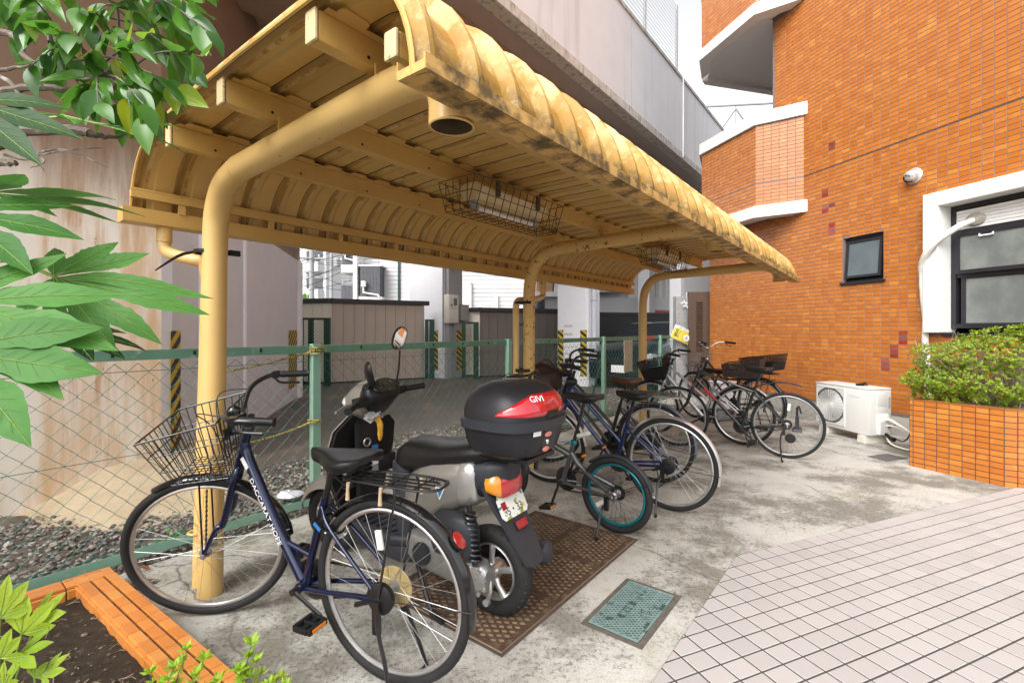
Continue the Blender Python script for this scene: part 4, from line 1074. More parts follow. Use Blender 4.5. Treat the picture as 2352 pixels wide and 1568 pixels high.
for i in range(1500):
    d = Vector((rr.gauss(0, 1), rr.gauss(0, 1), rr.gauss(0, 1))).normalized() * (rr.random() ** 0.4)
    p = Vector((d.x * 1.9, d.y * 1.9, 3.4 + d.z * 1.3)); s_ = rr.uniform(0.1, 0.2)
    a = Vector((rr.gauss(0, 1), rr.gauss(0, 1), rr.gauss(0, 1))).normalized(); b = a.orthogonal().normalized() * s_; a = a * s_
    m.add([p - a, p + b * 0.6, p + a, p - b * 0.6], [(0, 1, 2, 3)])
m.build('crown', M_TREE, ft, smooth=False)
# ================================================================ bicycle shelter
she = thing('bicycle_shelter', 'yellow bicycle shelter with a curved ribbed roof on three bent pipe posts', 'shelter', P1, A_SH)
S0, S1, RP = -0.25, 5.79, 0.1678
NP = 36
# roof panels: cross profile along t, ribs along s; local x = s, local y = -t
def roof_profile():
    o = []
    r = 0.345
    for i in range(11):
        a = R(178 - 88 * i / 10); o.append((0.06 + r * math.cos(a), 1.915 + r * math.sin(a), math.cos(a), math.sin(a)))
    for t, z in ((0.3, 2.275), (0.5, 2.284), (0.74, 2.288), (0.95, 2.289), (1.25, 2.288)): o.append((t, z, 0, 1))
    for i in range(11):
        a = R(90 - 90 * i / 10); o.append((1.50 + r * math.cos(a), 1.925 + (r + 0.015) * math.sin(a), math.cos(a), math.sin(a)))
    return o
prof = roof_profile()
rib = [(0.0, -0.004), (0.0035, 0.026), (0.010, 0.033), (0.022, 0.035), (0.032, 0.030), (0.042, 0.018), (0.080, 0.010), (0.088, 0.0), (0.128, -0.004), (RP, -0.001)]
mb = MB()
for sk, off in ((0, 0.004), (1, 0.0)):
    rb = rib if sk else [(0.0, 0.0), (0.004, 0.030), (0.012, 0.043), (0.024, 0.045), (0.036, 0.040), (0.046, 0.012), (0.055, 0.0095), (0.080, 0.0125), (0.088, 0.004), (0.128, 0.0), (RP, 0.0)]
    rings = [[(s, -(t + nt_ * (h + off)), z + nz * (h + off)) for s, h in rb] for t, z, nt_, nz in prof]
    mb.loft(rings, caps=False, mat=sk, closed=False)
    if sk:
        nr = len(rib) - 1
        for q in range(len(prof) - 1): mb.mi[-(len(prof) - 1 - q) * nr] = 2        # shade of the lap step, painted dark along the seam
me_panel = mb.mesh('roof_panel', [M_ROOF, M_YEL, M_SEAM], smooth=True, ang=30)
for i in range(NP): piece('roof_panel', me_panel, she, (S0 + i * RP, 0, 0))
# rolled end hems
for s in (S0 - 0.004, S0 + NP * RP + 0.004):
    m = MB(); m.tube([(s, -(t + nt_ * 0.004), z + nz * 0.004) for t, z, nt_, nz in prof], 0.008, 6)
    m.build('end_hem', M_YEL, she)
# purlins with closure strips
def purlin(t, z0, z1, w, s0=S0 + 0.015, s1=S1 - 0.03):
    m = MB(); m.bx(s0 + 0.008, s1, -t - w / 2, -t + w / 2, z0, z1)
    o = m.build('purlin', M_YEL, she, smooth=False, bevel=0.004)
    m = MB(); m.bx(s0 - 0.006, s0 + 0.006, -t - w / 2 - 0.003, -t + w / 2 + 0.003, z0 - 0.003, z1 + 0.003)
    m.build('end_cap', M_CAPW, o, smooth=False, bevel=0.006)
    m = MB()
    for k in range(14):
        s = s0 + 0.18 + k * 0.42
        if s < s1: m.lathe([(0.006, 0.0), (0.006, 0.001)], (s, -t - w / 2 - 0.001, (z0 + z1) / 2 - 0.02), 'y', 8)
    m.build('bolt_hole', M_BLK, o)
    return o
for t, zt in ((0.187, 2.25), (0.742, 2.276), (1.377, 2.276)):
    po = purlin(t, zt - 0.09, zt, 0.05)
    m = MB()
    for i in range(NP):
        s = S0 + i * RP
        # flat closure tongue under each pan with rounded corners
        p = []
        a, b, c, d = s + 0.066, s + RP - 0.002, -t - 0.085, -t + 0.085
        for cx, cy, q0 in ((b - 0.02, d - 0.02, 0), (a + 0.02, d - 0.02, 90), (a + 0.02, c + 0.02, 180), (b - 0.02, c + 0.02, 270)):
            for k in range(4): p.append((cx + 0.02 * math.cos(R(q0 + 30 * k)), cy + 0.02 * math.sin(R(q0 + 30 * k))))
        m.prism(p, zt + 0.0005, zt + 0.006)
    m.bx(S0 + 0.04, S1 - 0.03, -t - 0.05, -t + 0.05, zt + 0.0004, zt + 0.0045)
    m.build('closure_strip', M_YEL, po, smooth=False)
purlin(1.765, 1.995, 2.06, 0.04, S0 + 0.0)
m = MB(); m.bx(S0 - 0.02, S1 + 0.0, 0.222, 0.25, 1.997, 2.033); m.bx(S0 - 0.02, S1, 0.222, 0.2265, 2.033, 2.045)
ro = m.build('rear_rail', M_YEL, she, smooth=False, bevel=0.003)
m = MB(); m.bx(-0.015, 0.015, 0.225, 0.245, 1.945, 1.9965); me_b = m.mesh('bracket', M_YEL, smooth=False)
for k in range(13): piece('bracket', me_b, ro, (S0 + 0.2 + k * 0.47, 0, 0))
# gutters
def gutter(name, t0, t1, z0, z1, s0, s1, lip, matl):
    m = MB(); th = 0.003
    y0, y1 = -t0, -t1
    m.bx(s0, s1, y0, y1, z0, z0 + th)
    sgn = 1 if y1 < y0 else -1
    m.bx(s0, s1, y1 - th * sgn * 0, y1 - th * sgn, z0 + th, z1); m.bx(s0, s1, y0, y0 + th * sgn, z0 + th, z1 + lip)
    m.bx(s0, s0 + th, y0, y1, z0 + th, z1 - 0.002)
    m.bx(s1 - th, s1, y0, y1, z0 + th, z1 - 0.002)
    return m.build(name, matl, she, smooth=False)
gutter('rear_gutter', -0.325, -0.235, 1.875, 1.95, S0 - 0.05, S1 + 0.02, 0.0, M_YEL)
gutter('front_gutter', 1.80, 1.896, 1.926, 1.95, S0 - 0.01, S1 + 0.03, 0.02, M_GUT)
m = MB(); m.bx(S0 - 0.015, S1 + 0.035, -1.902, -1.8965, 1.922, 1.958); m.build('fascia', M_GUT, she, smooth=False)
# posts: upright, bend, arm, drain funnel at the front end
for s, mt in ((0.0, M_YELP), (2.78, M_YELR), (5.557, M_YELP)):
    ln = 1.0 if s == 0.0 else 0.0
    path = [(s, 0, 0), (s + 0.008 * ln, -0.011 * ln, 0.9), (s + 0.015 * ln, -0.02 * ln, 1.70)] + bez([(s + 0.015 * ln, -0.02 * ln, 1.74), (s + 0.012 * ln, -0.05, 1.92), (s + 0.006 * ln, -0.16, 2.045), (s, -0.34, 2.09), ], 6)[1:] + [(s, -0.9, 2.105), (s, -1.45, 2.118)]
    m = MB(); m.tube(path, 0.0572, 22)
    po = m.build('post', mt, she)
    m = MB(); fpath = bez([(s, -1.45, 2.118), (s, -1.57, 2.112), (s, -1.665, 2.075), (s, -1.71, 2.01), (s, -1.72, 1.925)], 5)
    rr = [0.0572 + 0.016 * max(0, (i / (len(fpath) - 1) - 0.45)) for i in range(len(fpath))]
    m.tube(fpath, rr, 22, caps=False)
    e = fpath[-1]; m.ring((e.x, e.y, e.z), rr[-1] - 0.0025, 0.0035, 22, 6, 'z')
    fo_ = m.build('drain_funnel', M_YELP, po)
    m = MB(); m.tube([p for p in fpath[-8:]], [r - 0.004 for r in rr[-8:]], 22, caps=False); m.lathe([(0.058, 0), (0.058, 0.001)], (fpath[-7].x, fpath[-7].y, fpath[-7].z - 0.01), 'z', 16); m.build('pipe_inside', M_INSIDE, fo_)
    m = MB(); m.ring((s, -0.34, 2.09), 0.0575, 0.0015, 22, 5, 'y'); m.build('weld_seam', M_YELP, po)
    for t in (0.742, 1.377):
        m = MB(); m.bx(s - 0.035, s + 0.035, -t - 0.035, -t - 0.027, 2.13, 2.20); m.build('clip', M_YEL, po, smooth=False)
# rear drain pipes and straps
dp = MB(); dp.tube(bez([(-0.112, 0.285, 1.90), (-0.112, 0.285, 1.83), (-0.11, 0.28, 1.765), (-0.09, 0.24, 1.735), (-0.03, 0.14, 1.705), (0.01, 0.10, 1.685), (0.02, 0.085, 1.60)], 5) + [(-0.02, 0.09, 0.02)], 0.031, 14)
dp.tube([(-0.112, 0.285, 1.905), (-0.112, 0.285, 1.80)], 0.036, 14); dp.ring((-0.035, 0.09, 0.30), 0.033, 0.006, 14, 6, 'z')
d1 = dp.build('drain_pipe', M_YELP, she)
dp = MB(); dp.tube(bez([(3.44, 0.285, 1.90), (3.44, 0.285, 1.76), (3.40, 0.27, 1.70), (3.0, 0.15, 1.645), (2.74, 0.105, 1.62), (2.695, 0.095, 1.55)], 5) + [(2.695, 0.095, 0.02)], 0.031, 14)
d2 = dp.build('drain_pipe', M_YELP, she)
m = MB(); m.tube([(3.44, 0.285, 1.895), (3.44, 0.285, 1.77)], 0.036, 12); m.build('pipe_collar', M_YELR, d2)
m = MB(); m.ring((0.012, 0.02, 1.735), 0.075, 0.005, 26, 6, 'z', flat=(0.6, 2.2)); m.bx(0.075, 0.125, -0.05, -0.025, 1.722, 1.75)
m.tube(bez([(-0.05, 0.06, 1.735), (-0.11, 0.09, 1.71), (-0.20, 0.12, 1.63)], 4), [0.008, 0.008, 0.008, 0.008, 0.008, 0.007, 0.006, 0.005, 0.003], 5)
m.build('cable_tie', M_BLK, she)
m = MB(); m.ring((2.745, 0.04, 1.60), 0.085, 0.006, 26, 6, 'z', flat=(0.6, 2.4)); m.build('cable_tie', M_BLK, she)
m = MB(); m.ring((2.745, 0.045, 0.95), 0.083, 0.006, 26, 6, 'z', flat=(0.6, 3.0)); m.build('pipe_clamp', mat('rust_clamp', (0.045, 0.022, 0.014), 0.8, var=0.4, scale=40), she)

# caged fluorescent lamps under the purlins
def lamp(label, s):
    o = thing('fluorescent_lamp', label, 'lamp', SW(s, 0.87, 0), A_SH, 'caged lamps under the shelter roof')
    m = MB(); L = 0.66
    sec = [(-0.05, 2.168), (0.05, 2.168), (0.09, 2.135), (0.045, 2.075), (-0.045, 2.075), (-0.09, 2.135)]
    m.loft([[(x, y, z) for y, z in sec] for x in (-L / 2, L / 2)]); m.build('housing', mat('lamp_cream', (0.62, 0.47, 0.24), 0.5, var=0.1, scale=10), o, smooth=False, bevel=0.004)
    m = MB(); m.tube([(-0.28, -0.0, 2.035), (0.28, -0.0, 2.035)], 0.0145, 12); tb = m.build('tube', mat('tube_white', (0.82, 0.80, 0.76), 0.25), o)
    for x in (-0.295, 0.295):
        m = MB(); m.bx(x - 0.014, x + 0.014, -0.016, 0.016, 2.018, 2.075); m.tube([(x * 0.97, 0, 2.035), (x * 0.91, 0, 2.035)], 0.0155, 12); m.build('lamp_holder', M_GREY, o, smooth=False)
    m = MB(); r = 0.0028; hx, hy, zt, zb = 0.44, 0.13, 2.165, 1.99
    for x in [-hx + 2 * hx * i / 13 for i in range(14)]: m.tube([(x, -hy - 0.01, zt), (x, -hy * 0.62, zb), (x, hy * 0.62, zb), (x, hy + 0.01, zt)], r, 4)
    for q in (0.0, 0.45, 0.8):
        yy = hy + 0.01 - (hy * 0.38 + 0.01) * q; z = zt - (zt - zb) * q
        m.tube([(-hx, -yy, z), (hx, -yy, z), (hx, yy, z), (-hx, yy, z)], r, 4, closed=True)
    for y in (-hy * 0.62, -hy * 0.2, hy * 0.2, hy * 0.62): m.tube([(-hx, y, zt - 0.01), (-hx, y, zb), (hx, y, zb), (hx, y, zt - 0.01)], r, 4)
    m.build('wire_guard', mat('guard_wire', (0.10, 0.062, 0.03), 0.6, var=0.3, scale=40), o)
    for x in (-0.2, 0.2):
        m = MB(); m.bx(x - 0.015, x + 0.015, -0.105, -0.09, 2.10, 2.19); m.build('hanger', M_RUSTI, o, smooth=False)
lamp('caged fluorescent lamp under the roof between the first and middle posts', 1.33)
lamp('caged fluorescent lamp under the roof between the middle and end posts', 4.05)

# ================================================================ chain link fence
FY = 0.694
fen = thing('chain_link_fence', 'green chain link fence running behind the shelter posts', 'fence', P1, A_SH)
FS0, FS1 = -2.8, 9.3
m = MB()
m.bx(FS0, FS1, FY - 0.025, FY - 0.021, 1.165, 1.222); m.bx(FS0, FS1, FY - 0.021, FY + 0.025, 1.2175, 1.2222)
tr = m.build('top_rail', M_GRNP, fen, smooth=False)
m = MB()
for i in range(30): m.bx(FS0 + 0.15 + i * 0.4, FS0 + 0.165 + i * 0.4, FY - 0.0275, FY - 0.0245, 1.185, 1.21)
m.build('slot', M_BLK, tr, smooth=False)
m = MB(); m.bx(FS0, FS1, FY - 0.022, FY - 0.017, 0.03, 0.085); m.bx(FS0, FS1, FY - 0.017, FY + 0.02, 0.03, 0.035); m.build('bottom_rail', M_GRNL, fen, smooth=False)
for k in range(-1, 4):
    s = 0.955 + k * 2.355
    m = MB(); m.bx(s - 0.03, s + 0.03, FY - 0.052, FY - 0.046, -0.1, 1.235); m.bx(s + 0.024, s + 0.03, FY - 0.046, FY, -0.1, 1.234); m.bx(s - 0.03, s - 0.024, FY - 0.046, FY, -0.1, 1.234)
    m.build('fence_post', M_GRNL, fen, smooth=False)
for s, d in ((0.955 + 2 * 2.355, -0.42),):
    m = MB(); m.tube([(s, FY + 0.02, 0.85), (s + d, FY + 0.03, 0.05)], 0.018, 4); m.build('brace', M_GRND, fen, smooth=False)
# mesh: interlocked zigzag wires
m = MB(); dx, dz = 0.0525, 0.0515
z0, z1 = 0.06, 1.17; nz = int((z1 - z0) / dz)
rn = random.Random(5)
ncol = int((FS1 - FS0) / dx)
for i in range(ncol):
    x = FS0 + i * dx; pts = []
    for j in range(nz + 1):
        sag = 0.006 * math.sin(x * 2.3 + j)
        k2 = (i + j) % 2; px = x + (dx if k2 else 0) + 0.002 * (1 if k2 else -1)
        pts.append((px + rn.uniform(-0.003, 0.003), FY + 0.004 * (1 if k2 else -1) + 0.01 * math.sin(x * 1.7) * math.sin(j * 0.25), z0 + j * dz + sag))
    m.tube(pts, 0.002, 4, caps=False)
for z in (0.09, 0.62, 1.10): m.tube([(FS0, FY + 0.004, z), (FS1, FY + 0.004, z)], 0.002, 4, caps=False)
m.build('wire_mesh', M_GRNW, fen, smooth=False)
# striped rope tied along the fence behind
m = MB()
m.tube(bez([(0.22, FY + 0.05, 1.035), (0.4, FY + 0.05, 1.065), (0.65, FY + 0.04, 1.105), (0.90, FY - 0.03, 1.17), (0.95, FY - 0.06, 1.20)], 8), 0.006, 6)
for z in (1.16, 1.185, 1.205): m.ring((0.955, FY - 0.02, z), 0.048, 0.006, 14, 5, 'z')
m.tube([(0.93, FY - 0.06, 1.20), (1.03, FY - 0.06, 1.17), (0.98, FY - 0.06, 1.24)], 0.006, 5)
tag(m.build('rope', M_ROPE, None, loc=P1, rot=(0, 0, A_SH)), 'yellow and black rope tied round the top of the fence post', 'rope')
m = MB()
m.tube(bez([(0.15, FY + 0.05, 0.57), (0.4, FY + 0.06, 0.555), (0.7, FY + 0.05, 0.58), (0.93, FY - 0.05, 0.66)], 8), 0.006, 6)
m.ring((0.955, FY - 0.02, 0.665), 0.048, 0.006, 14, 5, 'z'); m.ring((0.955, FY - 0.02, 0.65), 0.048, 0.006, 14, 5, 'z')
tag(m.build('rope', M_ROPE, None, loc=P1, rot=(0, 0, A_SH)), 'yellow and black rope hanging low behind the handlebars of the navy bicycle', 'rope')

# ================================================================ gravel, sand bank, soil bed
def rock(mb, p, s, rn):
    t = (1 + 5 ** 0.5) / 2
    vs = [(-1, t, 0), (1, t, 0), (-1, -t, 0), (1, -t, 0), (0, -1, t), (0, 1, t), (0, -1, -t), (0, 1, -t), (t, 0, -1), (t, 0, 1), (-t, 0, -1), (-t, 0, 1)]
    fs = [(0, 11, 5), (0, 5, 1), (0, 1, 7), (0, 7, 10), (0, 10, 11), (1, 5, 9), (5, 11, 4), (11, 10, 2), (10, 7, 6), (7, 1, 8), (3, 9, 4), (3, 4, 2), (3, 2, 6), (3, 6, 8), (3, 8, 9), (4, 9, 5), (2, 4, 11), (6, 2, 10), (8, 6, 7), (9, 8, 1)]
    e = Matrix.Rotation(rn.uniform(0, 6.28), 3, 'Z') @ Matrix.Rotation(rn.uniform(-0.5, 0.5), 3, 'X')
    sx, sy, sz = s * rn.uniform(0.7, 1.3), s * rn.uniform(0.6, 1.0), s * rn.uniform(0.35, 0.65)
    mb.add([Vector(p) + e @ Vector((v[0] * sx * rn.uniform(0.75, 1.2) / 1.9, v[1] * sy * rn.uniform(0.75, 1.2) / 1.9, v[2] * sz * rn.uniform(0.8, 1.15) / 1.9)) for v in vs], fs)
rn = random.Random(11); m = MB()
for i in range(9500):
    s = -2.6 + 6.2 * rn.random() ** 1.15; t = -0.66 - 1.5 * rn.random() ** 1.2
    rock(m, SW(s, t, -0.035 + rn.uniform(0, 0.02)), rn.uniform(0.007, 0.020) * (1.5 if rn.random() < 0.12 else 1), rn)
for i in range(2600):
    s = 2.5 + 7 * rn.random(); t = -0.66 - 1.6 * rn.random() ** 1.3
    rock(m, SW(s, t, -0.035 + rn.uniform(0, 0.012)), rn.uniform(0.010, 0.024), rn)
tag(m.build('gravel', M_STONE, smooth=False), kind='stuff')
# sandy bank against the pier
def bank_grid(name, s0, s1, t0, t1, ns, nt2, hf, matl, lab=None):
    rn2 = random.Random(2); vs = []; fs = []
    for i in range(ns + 1):
        for j in range(nt2 + 1):
            s = s0 + (s1 - s0) * i / ns; t = t0 + (t1 - t0) * j / nt2
            vs.append(SW(s, t, hf(s, t) + rn2.uniform(-0.012, 0.012)))
    for i in range(ns):
        for j in range(nt2):
            a = i * (nt2 + 1) + j; fs.append((a, a + 1, a + nt2 + 2, a + nt2 + 1))
    mm = MB(); mm.add(vs, fs); return tag(mm.build(name, matl, ang=80), kind='structure')
def bank_h(s, t):
    d = (-1.22 - t) / 1.35                          # 0 at the toe, 1 at the pier
    h = -0.06 + 0.30 * max(0, d) ** 1.2 * (0.05 + 0.95 * min(1, max(0, (s + 0.35) / 0.45)))
    if s > 0.75: h -= (s - 0.75) * 0.45
    return h
bank_grid('earth_bank', -4.5, 1.8, -2.75, -1.15, 40, 18, bank_h, M_SAND)
# low tiled edging of the planting bed: outer corner E0, legs along the front direction and back along the fence
E0 = Vector((-2.114, 2.517, 0)); ED = Vector((0.82, -0.573, 0)).normalized(); EA = math.atan2(ED.y, ED.x)
EDG = thing('planter_edging', 'low orange tiled edging round the dark soil bed at the lower left', 'planter edging', E0, EA)
# local x along the front leg, local y to the left = away from bed; the bed is at y<0
m = MB(); m.bx(0.004, 2.4, -0.148, -0.004, -0.08, 0.087); m.build('core', M_GROUTD, EDG, smooth=False)
def slab_me(w, d, h=0.012, mt=M_EDGT, nm='edging_tile'):
    mb = MB(); chamfer_slab(mb, [(0, 0), (w, 0), (w, d), (0, d)], 0, h, 0.003); return mb.mesh(nm, mt, smooth=False)
TL = 0.0975
widths = [(-0.150, 0.042), (-0.098, 0.042), (-0.046, 0.043)]
me_e = slab_me(TL - 0.003, 0.042)
for i in range(24):
    for y0, w in widths:
        piece('tile', me_e, EDG, (i * TL + (0.02 if abs(y0 + 0.098) < 0.001 else 0), y0, 0.088))
me_s = slab_me(TL - 0.003, 0.045)
for i in range(24):
    piece('tile', me_s, EDG, (i * TL, -0.1485, 0.0425), (R(90), 0, 0)); piece('tile', me_s, EDG, (i * TL, -0.1485, -0.006), (R(90), 0, 0))
    piece('tile', me_s, EDG, (i * TL + TL - 0.003, -0.0035, 0.036), (R(90), 0, R(180)))
# leg along the fence
LA = math.atan2(-U.y, -U.x) - EA
leg = MB(Matrix.Rotation(LA, 4, 'Z')); leg.bx(0.0, 1.6, 0.004, 0.105, -0.08, 0.0875); leg.build('core', M_GROUTD, EDG, smooth=False)
LM = Matrix.Rotation(LA, 4, 'Z')
me_l = slab_me(0.155, 0.033); me_l2 = slab_me(0.155, 0.068); me_l3 = slab_me(0.155, 0.085)
for i in range(10):
    for y0, me in ((0.002, me_l), (0.037, me_l2)):
        plane_piece('tile', me, EDG, LM @ Matrix.Translation((0.03 + i * 0.16, y0, 0.088)))
    plane_piece('tile', me_l3, EDG, LM @ Matrix.Translation((0.03 + i * 0.16 + 0.155, 0.1055, 0.0)) @ Matrix.Rotation(R(180), 4, 'Z') @ Matrix.Rotation(R(90), 4, 'X'))
# soil
rs = random.Random(21); vs = []; fs = []; n1, n2 = 44, 34
for i in range(n1 + 1):
    for j in range(n2 + 1):
        p = E0 + ED * (2.3 * i / n1 - 0.02) + Vector((-U.x, -U.y, 0)) * (1.7 * j / n2 + 0.11)
        vs.append((p.x, p.y, 0.046 + rs.uniform(-0.012, 0.014)))
for i in range(n1):
    for j in range(n2):
        a = i * (n2 + 1) + j; fs.append((a, a + 1, a + n2 + 2, a + n2 + 1))
m = MB(); m.add(vs, fs); tag(m.build('soil', M_SOIL, ang=80), kind='structure')
m = MB()
for i in range(420):
    p = E0 + ED * rs.uniform(0.1, 2.2) - U * rs.uniform(0.16, 1.5); rock(m, (p.x, p.y, 0.052), rs.uniform(0.003, 0.010) if rs.random() < 0.93 else rs.uniform(0.012, 0.022), rs)
tag(m.build('soil_crumbs', mat('soil_stone', (0.16, 0.125, 0.09), 0.9, var=0.4, rand='island', randamt=0.6), smooth=False), kind='stuff')
m = MB()
for i in range(130):
    p = E0 + ED * rs.uniform(0.05, 1.6) - U * rs.uniform(0.15, 1.2); a = rs.uniform(0, 6.28); l = rs.uniform(0.03, 0.11)
    q = [(p.x + math.cos(a + k * rs.uniform(-0.5, 0.5)) * l * k / 3, p.y + math.sin(a + k * rs.uniform(-0.5, 0.5)) * l * k / 3, 0.058 + rs.uniform(0, 0.014)) for k in range(4)]
    m.tube(q, rs.uniform(0.0012, 0.0026), 4)
tag(m.build('root_litter', mat('root_straw', (0.26, 0.18, 0.11), 0.9, var=0.3, rand='island', randamt=0.5)), kind='stuff')
# ================================================================ bicycles
def wheel(name, root, c, Rw, rimm=M_ALU, spk=M_SPK, M=None, tw=0.018, seed=0, drum=None, reflector=None, cog=False, rimd=0.018, nsp=32, tyrem=M_RUB):
    m = MB(M); m.ring(c, Rw - tw, tw, 56, 10, 'y')
    # tread grooves
    o = m.build(name, tyrem, root)
    m = MB(M); rr = Rw - 2 * tw + 0.003
    m.ring(c, rr - rimd * 0.45, rimd * 0.62, 56, 8, 'y', flat=(0.9, 0.85)); m.build('rim', rimm, o)
    m = MB(M); off = seed * 0.7
    for i in range(nsp):
        a = 2 * math.pi * i / nsp + off; side = 1 if i % 2 else -1; cr = 0.55 * (1 if (i // 2) % 2 else -1)
        hr = 0.024
        p0 = (c[0] + hr * math.cos(a + cr * 2.2), c[1] + side * 0.03, c[2] + hr * math.sin(a + cr * 2.2)); p1 = (c[0] + (rr - rimd) * math.cos(a), c[1] + side * 0.003, c[2] + (rr - rimd) * math.sin(a))
        m.tube([p0, p1], 0.00095, 4, caps=False)
    m.build('spokes', spk, o)
    m = MB(M); m.lathe([(0.006, -0.07), (0.012, -0.068), (0.012, -0.045), (0.026, -0.034), (0.026, -0.028), (0.014, -0.024), (0.014, 0.024), (0.026, 0.028), (0.026, 0.034), (0.012, 0.045), (0.012, 0.068), (0.006, 0.07)], c, 'y', 12)
    m.build('hub', M_ALUD, o)
    if cog:
        m = MB(M); 
        for q in range(5): m.lathe([(0.05 - q * 0.006, -0.04 - q * 0.004), (0.05 - q * 0.006, -0.038 - q * 0.004)], c, 'y', 20)
        m.build('sprocket', M_BLKM, o)
    if reflector:
        a = reflector; q = Matrix.Rotation(-a, 4, 'Y')
        m = MB((M or Matrix()) @ Matrix.Translation(c) @ q); m.box((rr * 0.62, 0.012, 0), (0.075, 0.012, 0.028)); m.build('spoke_reflector', M_SIGNW, o, smooth=False, bevel=0.004)
    return o
def fender_arc(c, r, w, a0, a1, M=None, n=26, depth=0.014):
    m = MB(M); rings = []
    for i in range(n + 1):
        a = R(a0 + (a1 - a0) * i / n); e = 1 - 0.25 * (1 if i in (0, n) else 0)
        ring = []
        for k in range(7):
            q = -1 + 2 * k / 6; yy = q * w / 2 * e; rr = r - depth * q * q
            ring.append((c[0] + rr * math.cos(a), c[1] + yy, c[2] + rr * math.sin(a)))
        for k in range(6, -1, -1):
            q = -1 + 2 * k / 6; yy = q * w / 2 * e * 0.93; rr = r - 0.002 - depth * q * q
            ring.append((c[0] + rr * math.cos(a), c[1] + yy, c[2] + rr * math.sin(a)))
        rings.append(ring)
    m.loft(rings); return m
def saddle(root, p, mt, L=0.26, Wd=0.19, M=None, springs=True, name='saddle', tilt=0):
    sec = [(-0.12, 0.62, 0.024), (-0.10, 0.88, 0.036), (-0.05, 1.0, 0.042), (0.0, 0.86, 0.042), (0.05, 0.56, 0.038), (0.09, 0.36, 0.034), (0.13, 0.26, 0.030), (0.15, 0.15, 0.02)]
    m = MB((M or Matrix()) @ Matrix.Translation(p) @ Matrix.Rotation(R(tilt), 4, 'Y'))
    rings = []
    for x, w, h in sec:
        wd = w * Wd / 2; ring = []
        top = 0.012 + 0.016 * abs(x + 0.02) / 0.15 * (1 if x < 0 else 0.3)
        for j in range(20):
            q = 2 * math.pi * j / 20; cy, sz = math.cos(q), math.sin(q)
            y = wd * math.copysign(abs(cy) ** 0.75, cy)
            z = (0.020 * abs(sz) ** 0.8 + top - 0.010 * (1 - abs(cy)) * (x < 0)) if sz >= 0 else -h * 1.35 * abs(sz) ** 0.5 * (0.35 + 0.65 * abs(cy) ** 1.2) + top
            ring.append((x * L / 0.27, y, z))
        rings.append(ring)
    m.loft(rings); o = m.build(name, mt, root, ang=60)
    if springs:
        m = MB(M)
        for y in (-0.05, 0.05):
            pts = [(p[0] - 0.065 + 0.021 * math.cos(k * 0.9), p[1] + y + 0.021 * math.sin(k * 0.9), p[2] - 0.085 + 0.0025 * k) for k in range(30)]
            m.tube(pts, 0.0042, 5)
            m.tube([(p[0] + 0.12, p[1] + y * 0.2, p[2] - 0.01), (p[0] + 0.03, p[1] + y * 0.5, p[2] - 0.06), (p[0] - 0.065, p[1] + y, p[2] - 0.088)], 0.004, 5)
        m.build('saddle_spring', M_BLKM, o)
    return o
def wire_basket(name, root, M, mt, L=0.30, Wb=0.25, Wt=0.36, H=0.24, r=0.0022, nl=9, nw=9, lvls=(0.0, 0.32, 0.66, 1.0), slope=0.10, Lt=None, panel=False):
    """open top wire basket: origin at rear bottom centre, +x forward"""
    Lt = Lt or L * 1.15; m = MB(M)
    def corner(q, fx, fy):
        l = L + (Lt - L) * q; w = Wb + (Wt - Wb) * q
        zt = H * q + (slope * q * (1 - fx) if True else 0)
        return (fx * l - 0.02 * q, (fy - 0.5) * w, zt)
    for q in lvls: m.tube([corner(q, 0, 0), corner(q, 1, 0), corner(q, 1, 1), corner(q, 0, 1)], r * (1.7 if q == lvls[-1] else 1.1), 5, closed=True)
    for i in range(nl + 1):
        f = i / nl; m.tube([corner(1, f, 0), corner(0, f, 0), corner(0, f, 1), corner(1, f, 1)], r, 4)
    for i in range(nw + 1):
        f = i / nw; m.tube([corner(1, 0, f), corner(0, 0, f), corner(0, 1, f), corner(1, 1, f)], r, 4)
    o = m.build(name, mt, root)
    if panel:
        m = MB(M)
        for fy in (0, 1):
            m.add([corner(0.05, 0.02, fy), corner(0.05, 0.98, fy), corner(0.5, 0.98, fy), corner(0.5, 0.02, fy)], [(0, 1, 2, 3)])
        for fx in (0, 1):
            m.add([corner(0.05, fx, 0.02), corner(0.05, fx, 0.98), corner(0.5, fx, 0.98), corner(0.5, fx, 0.02)], [(0, 1, 2, 3)])
        m.add([corner(0.03, 0, 0), corner(0.03, 1, 0), corner(0.03, 1, 1), corner(0.03, 0, 1)], [(0, 1, 2, 3)])
        m.build('lower_panel', mt, o, smooth=False)
    return o
def pedal(root, c, roll=0, M=None):
    m = MB((M or Matrix()) @ Matrix.Translation(c) @ Matrix.Rotation(roll, 4, 'Y'))
    for x in (-0.036, 0.036): m.box((x, 0, 0), (0.016, 0.088, 0.024))
    for y in (-0.042, 0.042, 0): m.box((0, y, 0), (0.058, 0.010, 0.021))
    m.box((0, 0, 0), (0.02, 0.10, 0.014))
    o = m.build('pedal', M_BLK, root, smooth=False, bevel=0.003)
    m = MB((M or Matrix()) @ Matrix.Translation(c) @ Matrix.Rotation(roll, 4, 'Y'))
    for x in (-0.0455, 0.0455): m.box((x, 0, 0), (0.004, 0.062, 0.014))
    m.build('pedal_reflector', M_ORG, o, smooth=False)
    return o
